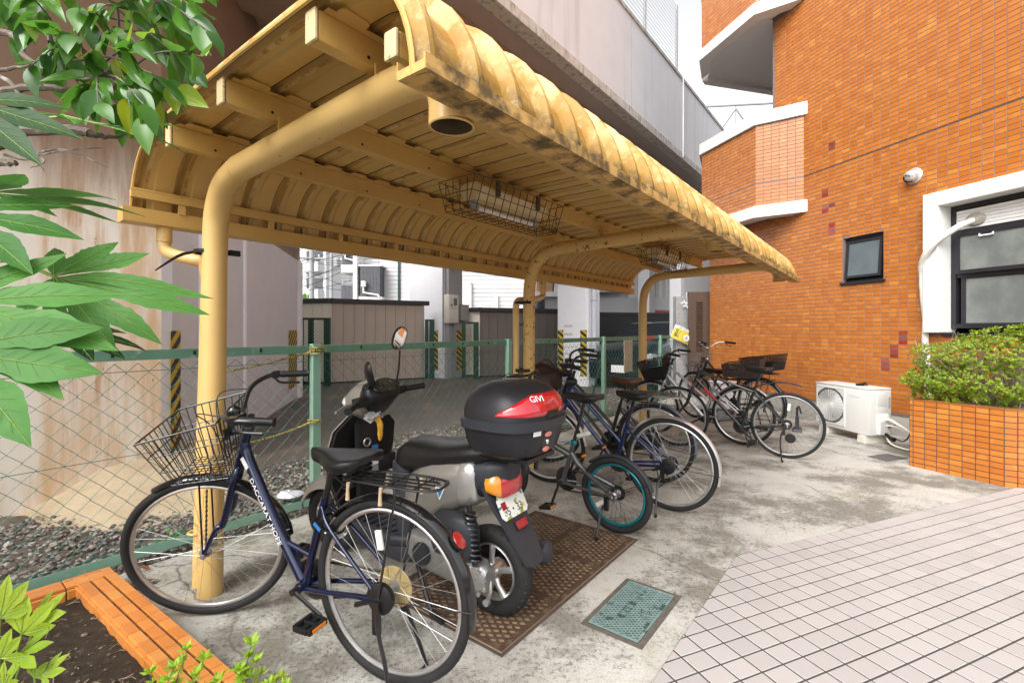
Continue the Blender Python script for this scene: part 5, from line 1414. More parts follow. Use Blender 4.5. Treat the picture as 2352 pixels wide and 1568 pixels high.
def bicycle(name, label, pos, ang, o, group='bicycles parked under the shelter'):
    """local axes: +x forward, +y left, rear axle over the origin"""
    g = lambda k, d=None: o.get(k, d)
    root = thing(name, label, 'bicycle', (pos[0], pos[1], 0), ang, group)
    root.rotation_euler = (R(-g('lean', 3)), 0, ang)
    Rw = g('R', 0.345); wb = g('wb', 1.06); col = g('col', M_NAVY)
    ha = R(g('ha', 70)); axd = Vector((-math.cos(ha), 0, math.sin(ha)))
    Q = Vector((wb - 0.05, 0, Rw)); l0 = g('l0', Rw + 0.075); l1 = l0 + g('headlen', 0.17)
    H0 = Q + axd * l0; H1 = Q + axd * l1
    SM = Matrix.Translation(Q) @ Matrix.Rotation(R(g('steer', 0)), 4, axd) @ Matrix.Translation(-Q)
    RA = Vector((0, 0, Rw)); BB = Vector((g('bbx', 0.43), 0, g('bbz', 0.285)))
    sdv = Vector((-0.30, 0, 0.954)); stl = g('stl', 0.40); ST = BB + sdv * stl; sadz = g('sadz', 0.84)
    SP = BB + sdv * ((sadz - 0.07 - BB.z) / sdv.z)
    ft = g('frame', 'single')
    m = MB()
    m.tube([H0 - axd * 0.01, H1 + axd * 0.01], 0.019, 14)
    m.tube([BB, ST], 0.0165, 12)
    big = g('dt', 0.021)
    hd = (H0 * 0.55 + H1 * 0.45)
    if ft == 'single':
        m.tube(bez([H0 * 0.4 + H1 * 0.6, hd + (BB - hd) * 0.08 + Vector((0.0, 0, 0)), hd + (BB - hd) * 0.5 + Vector((0.012, 0, 0.0)), BB + Vector((0.015, 0, 0.02))], 4), big, 14)
        a = hd + (BB - hd) * 0.70; b = BB + sdv * 0.13; m.tube([a, b], 0.011, 8)
    elif ft == 'double':
        m.tube([H0 + axd * 0.03, BB], 0.016, 12); m.tube([H1 - axd * 0.02, BB + sdv * 0.17], 0.015, 12)
    elif ft == 'silverv':
        m.tube([H0 + axd * 0.02, BB + Vector((0.02, 0, 0))], 0.024, 12, flat=(1.15, 0.8)); m.tube([H1 - axd * 0.03, BB + sdv * 0.2], 0.016, 12)
    elif ft == 'diamond':
        m.tube([H0 + axd * 0.02, BB], 0.019, 12); m.tube([H1 - axd * 0.02, ST - sdv * 0.05], 0.0155, 12)
    elif ft == 'folding':
        m.tube([H0 + axd * 0.07, BB + sdv * 0.20], 0.023, 12); m.tube(bez([BB + sdv * 0.22, BB + sdv * 0.12 + Vector((-0.12, 0, 0.0)), Vector((0.03, 0.055, Rw + 0.03))], 5), 0.018, 10)
        m.tube(bez([BB + sdv * 0.22, BB + sdv * 0.12 + Vector((-0.12, 0, 0.0)), Vector((0.03, -0.055, Rw + 0.03))], 5), 0.018, 10)
    m.tube([BB + Vector((0, -0.037, 0)), BB + Vector((0, 0.037, 0))], 0.021, 12)
    for y in (-1, 1):
        if ft != 'folding':
            sst = BB + sdv * min(stl - 0.03, g('ssl', stl - 0.04))
            m.tube(bez([sst + Vector((-0.005, y * 0.014, 0)), sst + (RA - sst) * 0.25 + Vector((0, y * 0.045, 0)), RA + Vector((0.0, y * 0.062, 0.0))], 5), 0.0085, 8)
        m.tube(bez([BB + Vector((-0.02, y * 0.022, -0.004)), BB + (RA - BB) * 0.3 + Vector((0, y * 0.042, 0)), RA + Vector((0, y * 0.062, 0))], 5), 0.0105, 8)
        m.box((RA.x, y * 0.064, RA.z), (0.045, 0.008, 0.04))
    fo = m.build('frame', col, root, ang=50)
    if g('text'):
        d = (BB - hd).normalized(); up = Vector((0, 0, 1)); up = (up - d * up.dot(d)).normalized()
        nn = d.cross(up)          # faces
        side = Vector((0, 1, 0))
        rot = basis(d, side.cross(d))
        pc = hd + (BB - hd) * g('tpos', 0.48) + Vector((0.01, big + 0.0015, 0.0))
        text(g('text'), g('tsize', 0.03), fo, pc, rot, g('tmat', M_WPRT), extrude=0.0004, sx=g('tsx', 1.0), shear=g('tshear', 0))
    # fork
    m = MB(SM); cr = H0 - axd * 0.02; ax = Vector((wb, 0, Rw)); m.tube([cr - axd * 0.01, cr + axd * 0.02], 0.02, 12)
    for y in (-1, 1):
        yo = Vector((0, y * 0.045, 0))
        m.tube(bez([cr + Vector((0, y * 0.016, 0.0)), cr - axd * 0.05 + yo * 0.9, cr - axd * (l0 * 0.6) + yo, ax + Vector((-0.070, 0, 0.12)) + yo * 1.15, ax + yo * 1.25], 5), [0.015] * 11 + [0.014, 0.013, 0.012, 0.011, 0.010, 0.0095, 0.009, 0.0085, 0.008][:10], 10)
    m.build('fork', g('forkm', col), root, ang=50)
    tw = g('tw', 0.0185)
    wheel('front_wheel', root, tuple(ax), Rw, g('rim', M_ALU), g('spk', M_SPK), SM, tw, 1, reflector=g('fref'))
    wheel('rear_wheel', root, tuple(RA), Rw, g('rim', M_ALU), g('spk', M_SPK), None, tw, 2, reflector=g('rref'), cog=True)
    # saddle and post
    m = MB(); m.tube([ST - sdv * 0.02, SP + sdv * 0.02], 0.0125, 12); m.build('seat_post', g('postm', M_BLKM), root)
    if g('clamp'):
        m = MB(); m.lathe([(0.02, -0.014), (0.022, 0), (0.02, 0.014)], ST, 'z', 14); m.tube([ST + Vector((0.02, 0.02, 0)), ST + Vector((0.05, 0.045, -0.01))], 0.006, 6); m.build('seat_clamp', g('clamp'), root)
    saddle(root, (SP.x - 0.01 + g('sadx', 0), 0, sadz - 0.028), g('sadm', M_SADB), Wd=g('sadw', 0.2), L=g('sadl', 0.27), springs=g('springs', True))
    if g('rivets'):
        m = MB()
        for x, y, z in ((-0.085, 0.087, -0.012), (-0.01, 0.074, -0.016)): m.lathe([(0.0085, 0), (0.007, 0.003)], (SP.x - 0.01 + g('sadx', 0) + x, y * 1.06, sadz - 0.03 + z), 'y', 10)
        m.build('rivet', M_SPK, root)
    # stem and bar
    hz = g('barz', 1.03); up = H1 + axd * ((hz - 0.05 - H1.z) / axd.z)
    m = MB(SM); m.tube([H1, up], 0.013, 12); m.lathe([(0.024, -0.012), (0.026, 0.0), (0.02, 0.014)], H1 + axd * 0.01, 'z', 14); m.build('stem', g('stemm', M_BLKM), root)
    hw = g('barw', 0.28); sb = g('sweep', 0.20); c0 = up + Vector((0.03, 0, 0.0)); bt = g('bar', 'swept')
    if bt == 'swept': path = [(c0.x, 0, c0.z), (c0.x + 0.02, 0.06, c0.z + 0.015), (c0.x + 0.01, 0.17, c0.z + 0.075), (c0.x - 0.06, hw - 0.02, c0.z + 0.09), (c0.x - sb, hw, c0.z + 0.075)]
    else: path = [(c0.x, 0, c0.z), (c0.x, 0.08, c0.z + 0.005), (c0.x - 0.01, 0.18, c0.z + 0.012), (c0.x - 0.03, hw, c0.z + 0.012)]
    full_ = [(x, -y, z) for x, y, z in path[::-1]][:-1] + path
    m = MB(SM); m.tube(bez(full_, 6), 0.011, 10); hb = m.build('handlebar', g('barm', M_BLKM), root)
    for sy in (1, -1):
        e = Vector((path[-1][0], sy * path[-1][1], path[-1][2])); p2 = Vector((path[-2][0], sy * path[-2][1], path[-2][2])); d = (e - p2).normalized()
        m = MB(SM); L = 0.125
        m.tube([e - d * L + d * (k * L / 8) for k in range(9)] + [e + d * 0.004], [0.0165 if k % 2 else 0.0155 for k in range(9)] + [0.0175], 12); m.build('grip', g('gripm', M_BLK), root)
        m = MB(SM); b0 = e - d * (L + 0.02)
        m.box(b0, (0.03, 0.03, 0.03)); m.tube(bez([b0 + Vector((0.01, -sy * 0.0, -0.015)), b0 + d * 0.05 + Vector((0.035, 0, -0.04)), b0 + d * 0.13 + Vector((0.03, 0, -0.045))], 4), 0.006, 6); m.build('brake_lever', M_BLKM, root, bevel=0)
    if g('bell', True):
        m = MB(SM); bp = Vector((path[1][0], g('belly', 0.045), path[1][2] + 0.028)); m.lathe([(0.026, -0.012), (0.029, 0.0), (0.026, 0.012), (0.016, 0.02), (0.004, 0.024)], bp, 'z', 18); m.build('bell', M_BLKG, root)
    m = MB(SM)
    for sy in (1, -1):
        b0 = Vector((path[2][0], sy * path[2][1], path[2][2]))
        m.tube(bez([b0 + Vector((0, 0, -0.01)), b0 + Vector((0.12, -sy * 0.05, -0.005)), Vector((c0.x + 0.12, sy * 0.03, c0.z - 0.03)), Vector((H0.x + 0.04, sy * 0.01, H0.z - 0.01))], 6), 0.0026, 5)
    m.build('brake_cable', M_WIREK, root)
    # fenders
    if g('ff', True):
        fm = fender_arc(tuple(ax), Rw + 0.016, g('fw', 0.052), 62, 178, SM); fo2 = fm.build('front_mudguard', g('fendm', M_BLKG), root, ang=60)
        m = MB(SM)
        for y in (-1, 1): m.tube([(ax.x, y * 0.055, ax.z), (ax.x + (Rw + 0.012) * math.cos(R(172)), y * 0.024, ax.z + (Rw + 0.012) * math.sin(R(172)))], 0.0022, 5)
        m.build('stay', M_BLKM, fo2)
    if g('rf', True):
        fm = fender_arc(tuple(RA), Rw + 0.018, g('fw', 0.054), g('rf0', 22), g('rf1', 200)); fo3 = fm.build('rear_mudguard', g('rfendm', g('fendm', M_BLKG)), root, ang=60)
        m = MB()
        for y in (-1, 1): m.tube([(0, y * 0.066, Rw), ((Rw + 0.015) * math.cos(R(g('rf1', 200) - 12)), y * 0.026, Rw + (Rw + 0.015) * math.sin(R(g('rf1', 200) - 12)))], 0.0024, 5)
        m.build('stay', M_BLKM, fo3)
        if g('rref_lamp', True):
            a = R(g('rf1', 200) - 49); mm = Matrix.Translation((( Rw + 0.03) * math.cos(a), 0, Rw + (Rw + 0.03) * math.sin(a))) @ Matrix.Rotation(-a, 4, 'Y')
            m = MB(mm); m.lathe([(0.026, -0.004), (0.030, 0.004), (0.030, 0.010)], (0, 0, 0), 'x', 18); m.M = mm @ Matrix.Scale(1.35, 4, (0, 0, 1)); m.v = []; m.f = []; m.mi = []; m.lathe([(0.024, -0.004), (0.027, 0.004), (0.027, 0.010)], (0, 0, 0), 'x', 18)
            rb = m.build('reflector_case', M_BLK, root)
            m = MB(m.M); m.lathe([(0.0245, 0.0101), (0.023, 0.014), (0.005, 0.015)], (0, 0, 0), 'x', 18); m.build('reflector', M_REDR, rb)
    # rack
    if g('rack'):
        zt = g('rackz', Rw * 2 + 0.075); m = MB(); xa, xb = 0.17, -0.23
        m.tube(bez([(xa, 0.05, zt - 0.01), (0.05, 0.068, zt), (-0.14, 0.072, zt), (xb, 0.05, zt), (xb - 0.015, 0, zt), (xb, -0.05, zt), (-0.14, -0.072, zt), (0.05, -0.068, zt), (xa, -0.05, zt - 0.01)], 5), 0.0052, 7)
        for y in (-0.035, 0.0, 0.035): m.tube([(xa, y, zt - 0.008), (xb + 0.02, y * 0.9, zt)], 0.004, 6)
        for x in (0.09, -0.05, -0.16): m.tube([(x, -0.069, zt), (x, 0.069, zt)], 0.004, 6)
        m.tube([(xa, -0.05, zt - 0.01), (xa + 0.015, 0, zt - 0.012), (xa, 0.05, zt - 0.01)], 0.005, 6)
        for y in (-1, 1):
            m.tube(bez([(-0.08, y * 0.07, zt), (-0.085, y * 0.075, zt - 0.05), (-0.04, y * 0.072, zt - 0.25), (-0.005, y * 0.074, Rw + 0.01)], 5), 0.0048, 6)
            m.tube([(xa - 0.01, y * 0.045, zt - 0.01), (ST.x - 0.01, y * 0.02, ST.z - 0.06)], 0.0042, 6)
        rk = m.build('rear_rack', g('rackm', M_BLKM), root)
        if g('rackpegs'):
            m = MB()
            for x, y in ((0.12, 0.078), (-0.03, 0.078), (-0.10, -0.078), (0.06, -0.078)):
                m.tube([(x, y, zt - 0.005), (x + 0.004, y, zt - 0.03), (x + 0.004, y * 1.02, zt - 0.07)], [0.007, 0.0055, 0.008], 8)
            m.build('rack_hook', M_BUFF, rk)
    # drive
    m = MB(); m.lathe([(0.075, -0.046), (0.082, -0.044), (0.075, -0.042)], BB, 'y', 28)
    for k in range(5): m.tube([(BB.x, -0.044, BB.z), (BB.x + 0.078 * math.cos(k * 1.257), -0.044, BB.z + 0.078 * math.sin(k * 1.257))], 0.006, 5)
    m.build('chainring', M_BLKM, root)
    m = MB(); ch = []
    for k in range(13): a = R(90 - 180 * k / 12); ch.append((BB.x + 0.083 * math.cos(a), -0.044, BB.z + 0.083 * math.sin(a)))
    for k in range(9): a = R(270 - 180 * k / 8); ch.append((0.042 * math.cos(a), -0.044, Rw + 0.042 * math.sin(a)))
    m.tube(ch, 0.0045, 5, closed=True, flat=(1.3, 0.8)); m.build('chain', mat('chain', (0.07, 0.05, 0.035), 0.5, 0.6, var=0.4, scale=200) if 'chain' not in bpy.data.materials else bpy.data.materials['chain'], root)
    if g('chaincase'):
        m = MB(); pts = []
        for k in range(9): a = R(100 - 200 * k / 8); pts.append((BB.x + 0.105 * math.cos(a), BB.z + 0.105 * math.sin(a)))
        for k in range(5): a = R(260 - 160 * k / 4); pts.append((0.055 * math.cos(a), Rw + 0.055 * math.sin(a)))
        vs = [(x, -0.062, z) for x, z in pts] + [(x, -0.05, z) for x, z in pts]; n = len(pts)
        m.add(vs, [tuple(range(n)), tuple(range(2 * n - 1, n - 1, -1))] + [(i, (i + 1) % n, n + (i + 1) % n, n + i) for i in range(n)]); m.build('chain_case', g('chaincase'), root, smooth=False, bevel=0.003)
    ca = R(g('crank', -100)); cl = g('cl', 0.165)
    m = MB()
    for sg, y in ((1, 0.06), (-1, -0.06)):
        dx, dz = sg * cl * math.cos(ca), sg * cl * math.sin(ca)
        m.tube([(BB.x, y, BB.z), (BB.x + dx, y + 0.012 * (1 if y > 0 else -1), BB.z + dz)], 0.0095, 8, flat=(1, 0.75))
        m.tube([(BB.x, y * 1.2, BB.z), (BB.x, y * 0.5, BB.z)], 0.014, 8)
    m.build('crank', g('crankm', M_BLKM), root)
    for sg, y in ((1, 0.125), (-1, -0.125)): pedal(root, (BB.x + sg * cl * math.cos(ca), y, BB.z + sg * cl * math.sin(ca)), R(g('proll', 10)))
    # stand
    st = g('stand', 'side')
    m = MB()
    if st == 'side':
        m.tube(bez([(0.03, 0.075, Rw - 0.03), (0.06, 0.10, Rw * 0.6), (0.045, 0.20, 0.008)], 5), 0.008, 8); m.box((0.03, 0.078, Rw - 0.04), (0.03, 0.02, 0.09)); m.tube([(0.045, 0.2, 0.0), (0.04, 0.205, 0.03)], 0.011, 8)
    else:
        for y in (-1, 1):
            m.tube(bez([(0.0, y * 0.078, Rw), (-0.01, y * 0.085, Rw * 0.72), (-0.06, y * 0.10, Rw * 0.3), (-0.075, y * 0.125, 0.006)], 5), 0.0075, 8)
            m.box((0.0, y * 0.078, Rw - 0.06), (0.03, 0.016, 0.12))
        m.tube([(-0.075, -0.125, 0.008), (-0.085, 0, 0.006), (-0.075, 0.125, 0.008)], 0.006, 6)
    m.build('kickstand', g('standm', M_BLKM), root)
    # brake drum / band brake at the rear hub
    if g('drum', True):
        m = MB(); m.lathe([(0.02, 0.038), (0.055, 0.040), (0.058, 0.048), (0.058, 0.062), (0.045, 0.068), (0.012, 0.07)], RA, 'y', 22); m.tube([(0.0, 0.06, Rw), (0.11, 0.062, Rw - 0.045)], 0.01, 6); m.build('drum_brake', M_BLK, root)
    if g('disc'):
        m = MB(); m.lathe([(0.078, -0.034), (0.08, -0.031), (0.078, -0.028)], RA, 'y', 26); m.build('spoke_guard', g('disc'), root)
    # baskets
    if g('fbasket'):
        kind = g('fbasket'); bm_ = SM @ Matrix.Translation((H1.x + 0.06, 0, g('fbz', H0.z - 0.02))) @ Matrix.Rotation(R(g('fbtilt', 4)), 4, 'Y')
        if kind == 'wire': wire_basket('front_basket', root, bm_, M_BLKM, L=0.22, Lt=0.30, Wb=0.24, Wt=0.36, H=0.22, r=0.0024, nl=9, nw=10, slope=0.05)
        elif kind == 'silver': wire_basket('front_basket', root, bm_, M_ALUD, L=0.24, Lt=0.33, Wb=0.24, Wt=0.36, H=0.24, r=0.0018, nl=14, nw=16, slope=0.03, lvls=[q / 9 for q in range(10)])
        else: wire_basket('front_basket', root, bm_, M_BLK, L=0.24, Lt=0.33, Wb=0.24, Wt=0.35, H=0.23, r=0.0036, nl=12, nw=14, slope=0.05, lvls=[q / 8 for q in range(9)], panel=True)
        m = MB(SM)
        m.tube([(H1.x + 0.02, 0, H1.z), (H1.x + 0.07, 0, H1.z + 0.0)], 0.012, 6); m.box((H1.x + 0.075, 0, H1.z + 0.01), (0.012, 0.09, 0.05))
        for y in (-1, 1): m.tube([(H1.x + 0.2, y * 0.06, g('fbz', H0.z - 0.02) - 0.004), (ax.x + 0.0, y * 0.062, ax.z)], 0.0042, 6)
        m.build('basket_bracket', M_BLKM, root)
    if g('rbasket'):
        bm_ = Matrix.Translation((0.17, 0, g('rbz', 0.80))) @ Matrix.Rotation(math.pi, 4, 'Z')
        wire_basket('rear_basket', root, bm_, g('rbasket'), L=g('rbl', 0.36), Lt=g('rbl', 0.36) * 1.12, Wb=0.26, Wt=0.33, H=0.20, r=0.0042, nl=14, nw=12, slope=-0.06, lvls=[q / 8 for q in range(9)], panel=g('rbpanel', True))
    if g('lamp'):
        m = MB(SM); lp = Vector(g('lamp')); m.lathe([(0.018, -0.05), (0.034, -0.03), (0.036, 0.03), (0.030, 0.034)], lp, 'x', 16); m.build('head_lamp', M_BLK, root)
    return root, dict(H0=H0, H1=H1, BB=BB, ST=ST, SP=SP, RA=RA, SM=SM, ax=ax, Rw=Rw)
def heading(rear, front): return math.atan2(front[1] - rear[1], front[0] - rear[0])
# 1 nearest: navy city bicycle
b1, k1 = bicycle('bicycle', 'navy city bicycle with wire basket, nearest, white lettering on its frame', (-0.46, 1.825), heading((-0.46, 1.825), (-1.36, 2.215)),
    dict(R=0.352, wb=1.0, steer=36, sadx=-0.055, frame='single', col=M_NAVY, text='DACCARAT HOPE', tsize=0.033, tpos=0.47, tsx=1.15, rack=True, rackpegs=True, fbasket='wire', rivets=True, stand='double', disc=M_GOLD, sadw=0.235, sadl=0.29, sadz=0.855,
         barz=1.02, sweep=0.21, barw=0.30, crank=-160 + 360, proll=0, rref=R(80), lean=1.5, dt=0.023, l0=0.43, headlen=0.15, fbz=0.745, fbtilt=1, rf1=190, rf0=40, tw=0.0195))
# ring lock, chain lock, stickers on it
m = MB(); 
q = k1['RA'] + Vector((0.345 * math.cos(R(38)), 0, 0.345 * math.sin(R(38))))
mm = Matrix.Translation(q) @ Matrix.Rotation(R(-38), 4, 'Y')
m.M = mm; m.ring((0, 0, 0), 0.046, 0.007, 20, 8, 'z', a0=-60, a1=250); m.box((0.02, 0.06, 0), (0.06, 0.018, 0.024)); m.box((0.0, -0.055, 0), (0.05, 0.022, 0.02))
lk = m.build('ring_lock', M_BLKG, b1, bevel=0)
m = MB(mm); m.box((0.02, 0.0705, 0), (0.04, 0.002, 0.014)); m.build('lock_label', M_STKB, lk, smooth=False)
m = MB(k1['SM']); cc = [(k1['ax'].x - 0.05 + 0.05 * t_, 0.02, k1['ax'].z + 0.30 - 0.28 * t_) for t_ in [i / 24 for i in range(25)]]
m.tube(cc, [0.006 if i % 2 else 0.003 for i in range(25)], 6); m.build('chain_lock', M_RUSTI, b1)
d1_ = (k1['BB'] - k1['H0']).normalized(); m = MB(); hdp = k1['H0'] * 0.55 + k1['H1'] * 0.45
pp = hdp + (k1['BB'] - hdp) * 0.11 + Vector((0.006, 0.0235, 0)); rt = basis(d1_, Vector((0, 1, 0)).cross(d1_))
m.box(pp, (0.055, 0.022, 0.001), rot=rt); m.build('registration_sticker', M_WPRT, b1, smooth=False)
m = MB(); s_ = k1['ST']; 
for q in (0.0, 0.012): m.ring((s_.x + 0.03 + q * 0.3, 0, s_.z - 0.1 - q), 0.0172, 0.0012, 16, 5, 'z')
m.build('seat_tube_stripe', M_WPRT, b1)
# 2 folding mini bicycle
b2, k2 = bicycle('folding_bicycle', 'small folding bicycle with dark grey frame and teal rims behind the scooter', (0.69, 3.17), heading((0.69, 3.17), (-0.08, 3.75)),
    dict(R=0.252, wb=0.96, frame='folding', col=M_GUN, rim=M_TEAL, spk=M_SPKB, bbx=0.40, bbz=0.27, stl=0.30, sadz=0.90, barz=1.05, bar='flat', barw=0.27, sadw=0.16, springs=False, clamp=M_TEAL, rref=R(-35), ff=True,
         fendm=M_DKGR, rf0=50, rf1=165, fw=0.046, lean=2, stand='side', drum=False, rref_lamp=False, crank=-70, tw=0.024, l0=0.33, headlen=0.14, ha=72, crankm=M_BLKM, bell=False))
# 3 blue bicycle with silver mudguard
b3, k3 = bicycle('bicycle', 'blue twin tube bicycle with a silver rear mudguard and black saddle', (1.18, 3.56), heading((1.18, 3.56), (0.32, 4.20)),
    dict(wb=1.07, frame='double', col=M_BLUE, fendm=M_ALU, sadz=0.86, steer=12, barz=1.05, sweep=0.16, sadw=0.19, lean=3, stand='side', crank=60, rref_lamp=False, rf1=196, lamp=(0.80, 0.06, 0.92), text='LIGHT WAY', tsize=0.018, tpos=0.35, stl=0.36))
# 4 black bicycle with brown bag in the basket and dark mudguard
b4, k4 = bicycle('bicycle', 'black bicycle with a brown covered basket beside the middle yellow post', (1.26, 4.22), heading((1.26, 4.22), (0.30, 4.90)),
    dict(wb=1.08, frame='double', col=M_BLKM, fendm=mat('dark_blue_grey_guard', (0.10, 0.12, 0.15), 0.35, 0.3, var=0.3, scale=20), sadm=M_SADBR, sadz=0.90, steer=20, barz=1.06, fbasket='wire', rack=True, rackm=M_ALUD, lean=2, stand='double', chaincase=M_BLK, crank=-60, lamp=(0.86, 0.05, 0.93), rref_lamp=False))
# 5 silver bicycle
b5, k5 = bicycle('bicycle', 'silver framed bicycle with black front basket and brown rear basket', (2.69, 5.58), heading((2.69, 5.58), (1.84, 6.22)),
    dict(wb=1.08, frame='silverv', col=M_SILV, fendm=M_SILV, sadz=0.87, steer=4, barz=1.02, fbasket='plastic', rack=True, rbasket=M_BRNP, rbz=0.80, lean=2, stand='double', crank=-30, barm=M_BLKM, chaincase=M_SILV, rref_lamp=False, sweep=0.18))
# 6 black sport bicycle with a red mark
b6, k6 = bicycle('bicycle', 'black sporty bicycle with a red mark on its sloping frame, farthest right', (2.87, 5.00), heading((2.87, 5.00), (1.90, 5.55)),
    dict(wb=1.10, frame='diamond', col=M_BLKG, forkm=M_BLKG, sadz=0.94, stl=0.46, bar='flat', barz=1.0, barw=0.30, sadw=0.15, springs=False, spk=M_SPKB, rim=M_ALUD, ff=False, rf=False, lean=3, stand='side', drum=False, crank=-135, gripm=M_BRNP, bell=False, rref=R(95), l0=0.45, headlen=0.13, tw=0.0165, dt=0.02))
m = MB(); hdp = k6['H0'] + (k6['H1'] - k6['H0']) * 0.15; d6 = (k6['BB'] - hdp).normalized(); rt = basis(d6, Vector((0, 1, 0)).cross(d6))
for f0 in (0.20, 0.265, 0.33, 0.395):
    pp = hdp + (k6['BB'] - hdp) * (f0 + 0.03); m.box(pp, (0.034, 0.026, 0.0405), rot=rt @ Matrix.Rotation(R(6), 3, 'Z'))
m.build('red_mark', mat('bright_red', (0.62, 0.012, 0.016), 0.3, coat=0.4), b6, smooth=False, bevel=0.004)
m = fender_arc((0.05, 0, 0.30), 0.50, 0.05, 62, 112, None, 16, 0.010); m.build('clip_on_mudguard', M_DKGR, b6, ang=60)
m = MB(); m.tube([(0.10, 0.03, 0.82), (k6['SP'].x, 0, 0.78)], 0.006, 6); m.lathe([(0.05, -0.05), (0.052, -0.045), (0.05, -0.04)], (-0.03, 0, 0.20), 'y', 10); m.build('derailleur', M_BLKM, b6)
# 7 farthest black bicycle with rear basket
b7, k7 = bicycle('bicycle', 'black bicycle with chrome handlebar and large black rear basket by the tiled wall', (3.34, 6.42), heading((3.34, 6.42), (2.82, 7.32)),
    dict(wb=1.08, frame='double', col=M_BLKM, fendm=M_BLKG, sadz=0.86, steer=-8, barz=1.12, barm=M_CHR, stemm=M_CHR, sweep=0.22, fbasket='silver', rack=True, rbasket=M_BLK, rbz=0.82, rbl=0.42, lean=2, stand='double', crank=20, rref_lamp=True))
# brown bag filling the basket of the black bicycle
bp = b4.matrix_basis @ k4['SM'] @ Vector((k4['H1'].x + 0.27, 0, k4['H0'].z + 0.12))
m = MB(); rn = random.Random(31); rings = []
for i in range(9):
    p = math.pi * i / 8; sp = max(0.04, math.sin(p) ** 0.6)
    rings.append([(0.19 * sp * math.cos(q) * (1 + rn.uniform(-0.07, 0.07)), 0.20 * sp * math.sin(q) * (1 + rn.uniform(-0.07, 0.07)), -0.15 * math.cos(p) + rn.uniform(-0.012, 0.012)) for q in [2 * math.pi * j / 14 for j in range(14)]])
m.loft(rings)
bg_ = m.build('bag', M_BAG, None, loc=bp, rot=(0, 0, b4.rotation_euler[2] + R(20)), ang=70); tag(bg_, 'dark brown bag cover bulging over the bicycle basket by the middle yellow post', 'bag')
m = MB()
for y in (-0.06, 0.06): m.tube(bez([(-0.10, y, 0.12), (-0.02, y, 0.19), (0.08, y, 0.13)], 5), 0.009, 6)
m.build('handle', M_SADBR, bg_)
# twisted cord lying on the rear rack
m = MB()
for k in range(5):
    m.tube([(0.15 - 0.33 * i / 10, 0.02 * math.sin(i * 1.1 + k * 1.25) + (k - 2) * 0.012, 0.785 + 0.012 * math.cos(i * 1.1 + k * 1.25)) for i in range(11)], 0.006, 5)
tag(m.build('cord', mat('olive_cord', (0.10, 0.10, 0.06), 0.8, var=0.4), None, loc=(1.26, 4.22, 0.0), rot=(0, 0, b4.rotation_euler[2])), 'olive twisted cord bundled on the rear rack behind the brown saddle', 'cord')
# small white lamp fixed behind the folding bicycle saddle
m = MB(); m.M = Matrix.Rotation(R(-70), 4, 'Y'); m.lathe([(0.016, -0.05), (0.017, -0.045), (0.017, 0.04), (0.012, 0.05)], (0, 0, 0), 'z', 14)
lo_ = m.build('clip_lamp', mat('pale_lamp', (0.52, 0.53, 0.47), 0.35), b2, loc=(k2['ST'].x - 0.08, 0.0, 0.62))
# ================================================================ scooter
SP_ = (-0.085, 2.27); TX = 0.185; SH_ = math.atan2(0.557, -0.83)
sc = thing('scooter', 'silver motor scooter carrying a black top box with red reflector', 'scooter', (*SP_, 0), SH_)
RS = 0.207
def alloy_wheel(name, c, M=None):
    m = MB(M); m.ring(c, RS - 0.04, 0.042, 44, 12, 'y', flat=(1, 1.05)); o = m.build(name, M_RUB, sc)
    m = MB(M)
    for k in range(30):
        for sy in (-1, 1):
            a = R(k * 12 + 6 * (sy > 0)); m.tube([(c[0] + (RS - 0.001) * math.cos(a), c[1] + 0.004 * sy, c[2] + (RS - 0.001) * math.sin(a)), (c[0] + (RS - 0.012) * math.cos(a + 0.12), c[1] + 0.032 * sy, c[2] + (RS - 0.012) * math.sin(a + 0.12))], 0.003, 4)
    m.build('tread', M_BLK, o)
    m = MB(M); m.ring(c, 0.128, 0.016, 40, 8, 'y', flat=(0.7, 2.0))
    for k in range(5):
        a = R(72 * k + 20); d = Vector((math.cos(a), 0, math.sin(a))); p = Vector(c)
        m.tube([p + d * 0.02 + Vector((0, 0.012, 0)), p + d * 0.07 + Vector((0, 0.02, 0)), p + d * 0.125 + Vector((0, 0.014, 0))], [0.02, 0.013, 0.017], 8)
    m.lathe([(0.012, -0.05), (0.04, -0.045), (0.045, 0), (0.04, 0.04), (0.015, 0.055)], c, 'y', 18)
    m.build('rim', M_ALU, o)
    return o
alloy_wheel('rear_wheel', (0, 0, RS))
STQ = Vector((1.13, 0, RS)); axs = Vector((-0.43, 0, 0.90)).normalized()
SMs = Matrix.Translation(STQ) @ Matrix.Rotation(R(12), 4, axs) @ Matrix.Translation(-STQ)
alloy_wheel('front_wheel', (1.18, 0, RS), SMs)
def loftx(secs, e=2.8, n=24):
    return [rsq(s[1], s[2], s[3], s[4], s[5] if len(s) > 5 else e, n, s[0]) for s in secs]
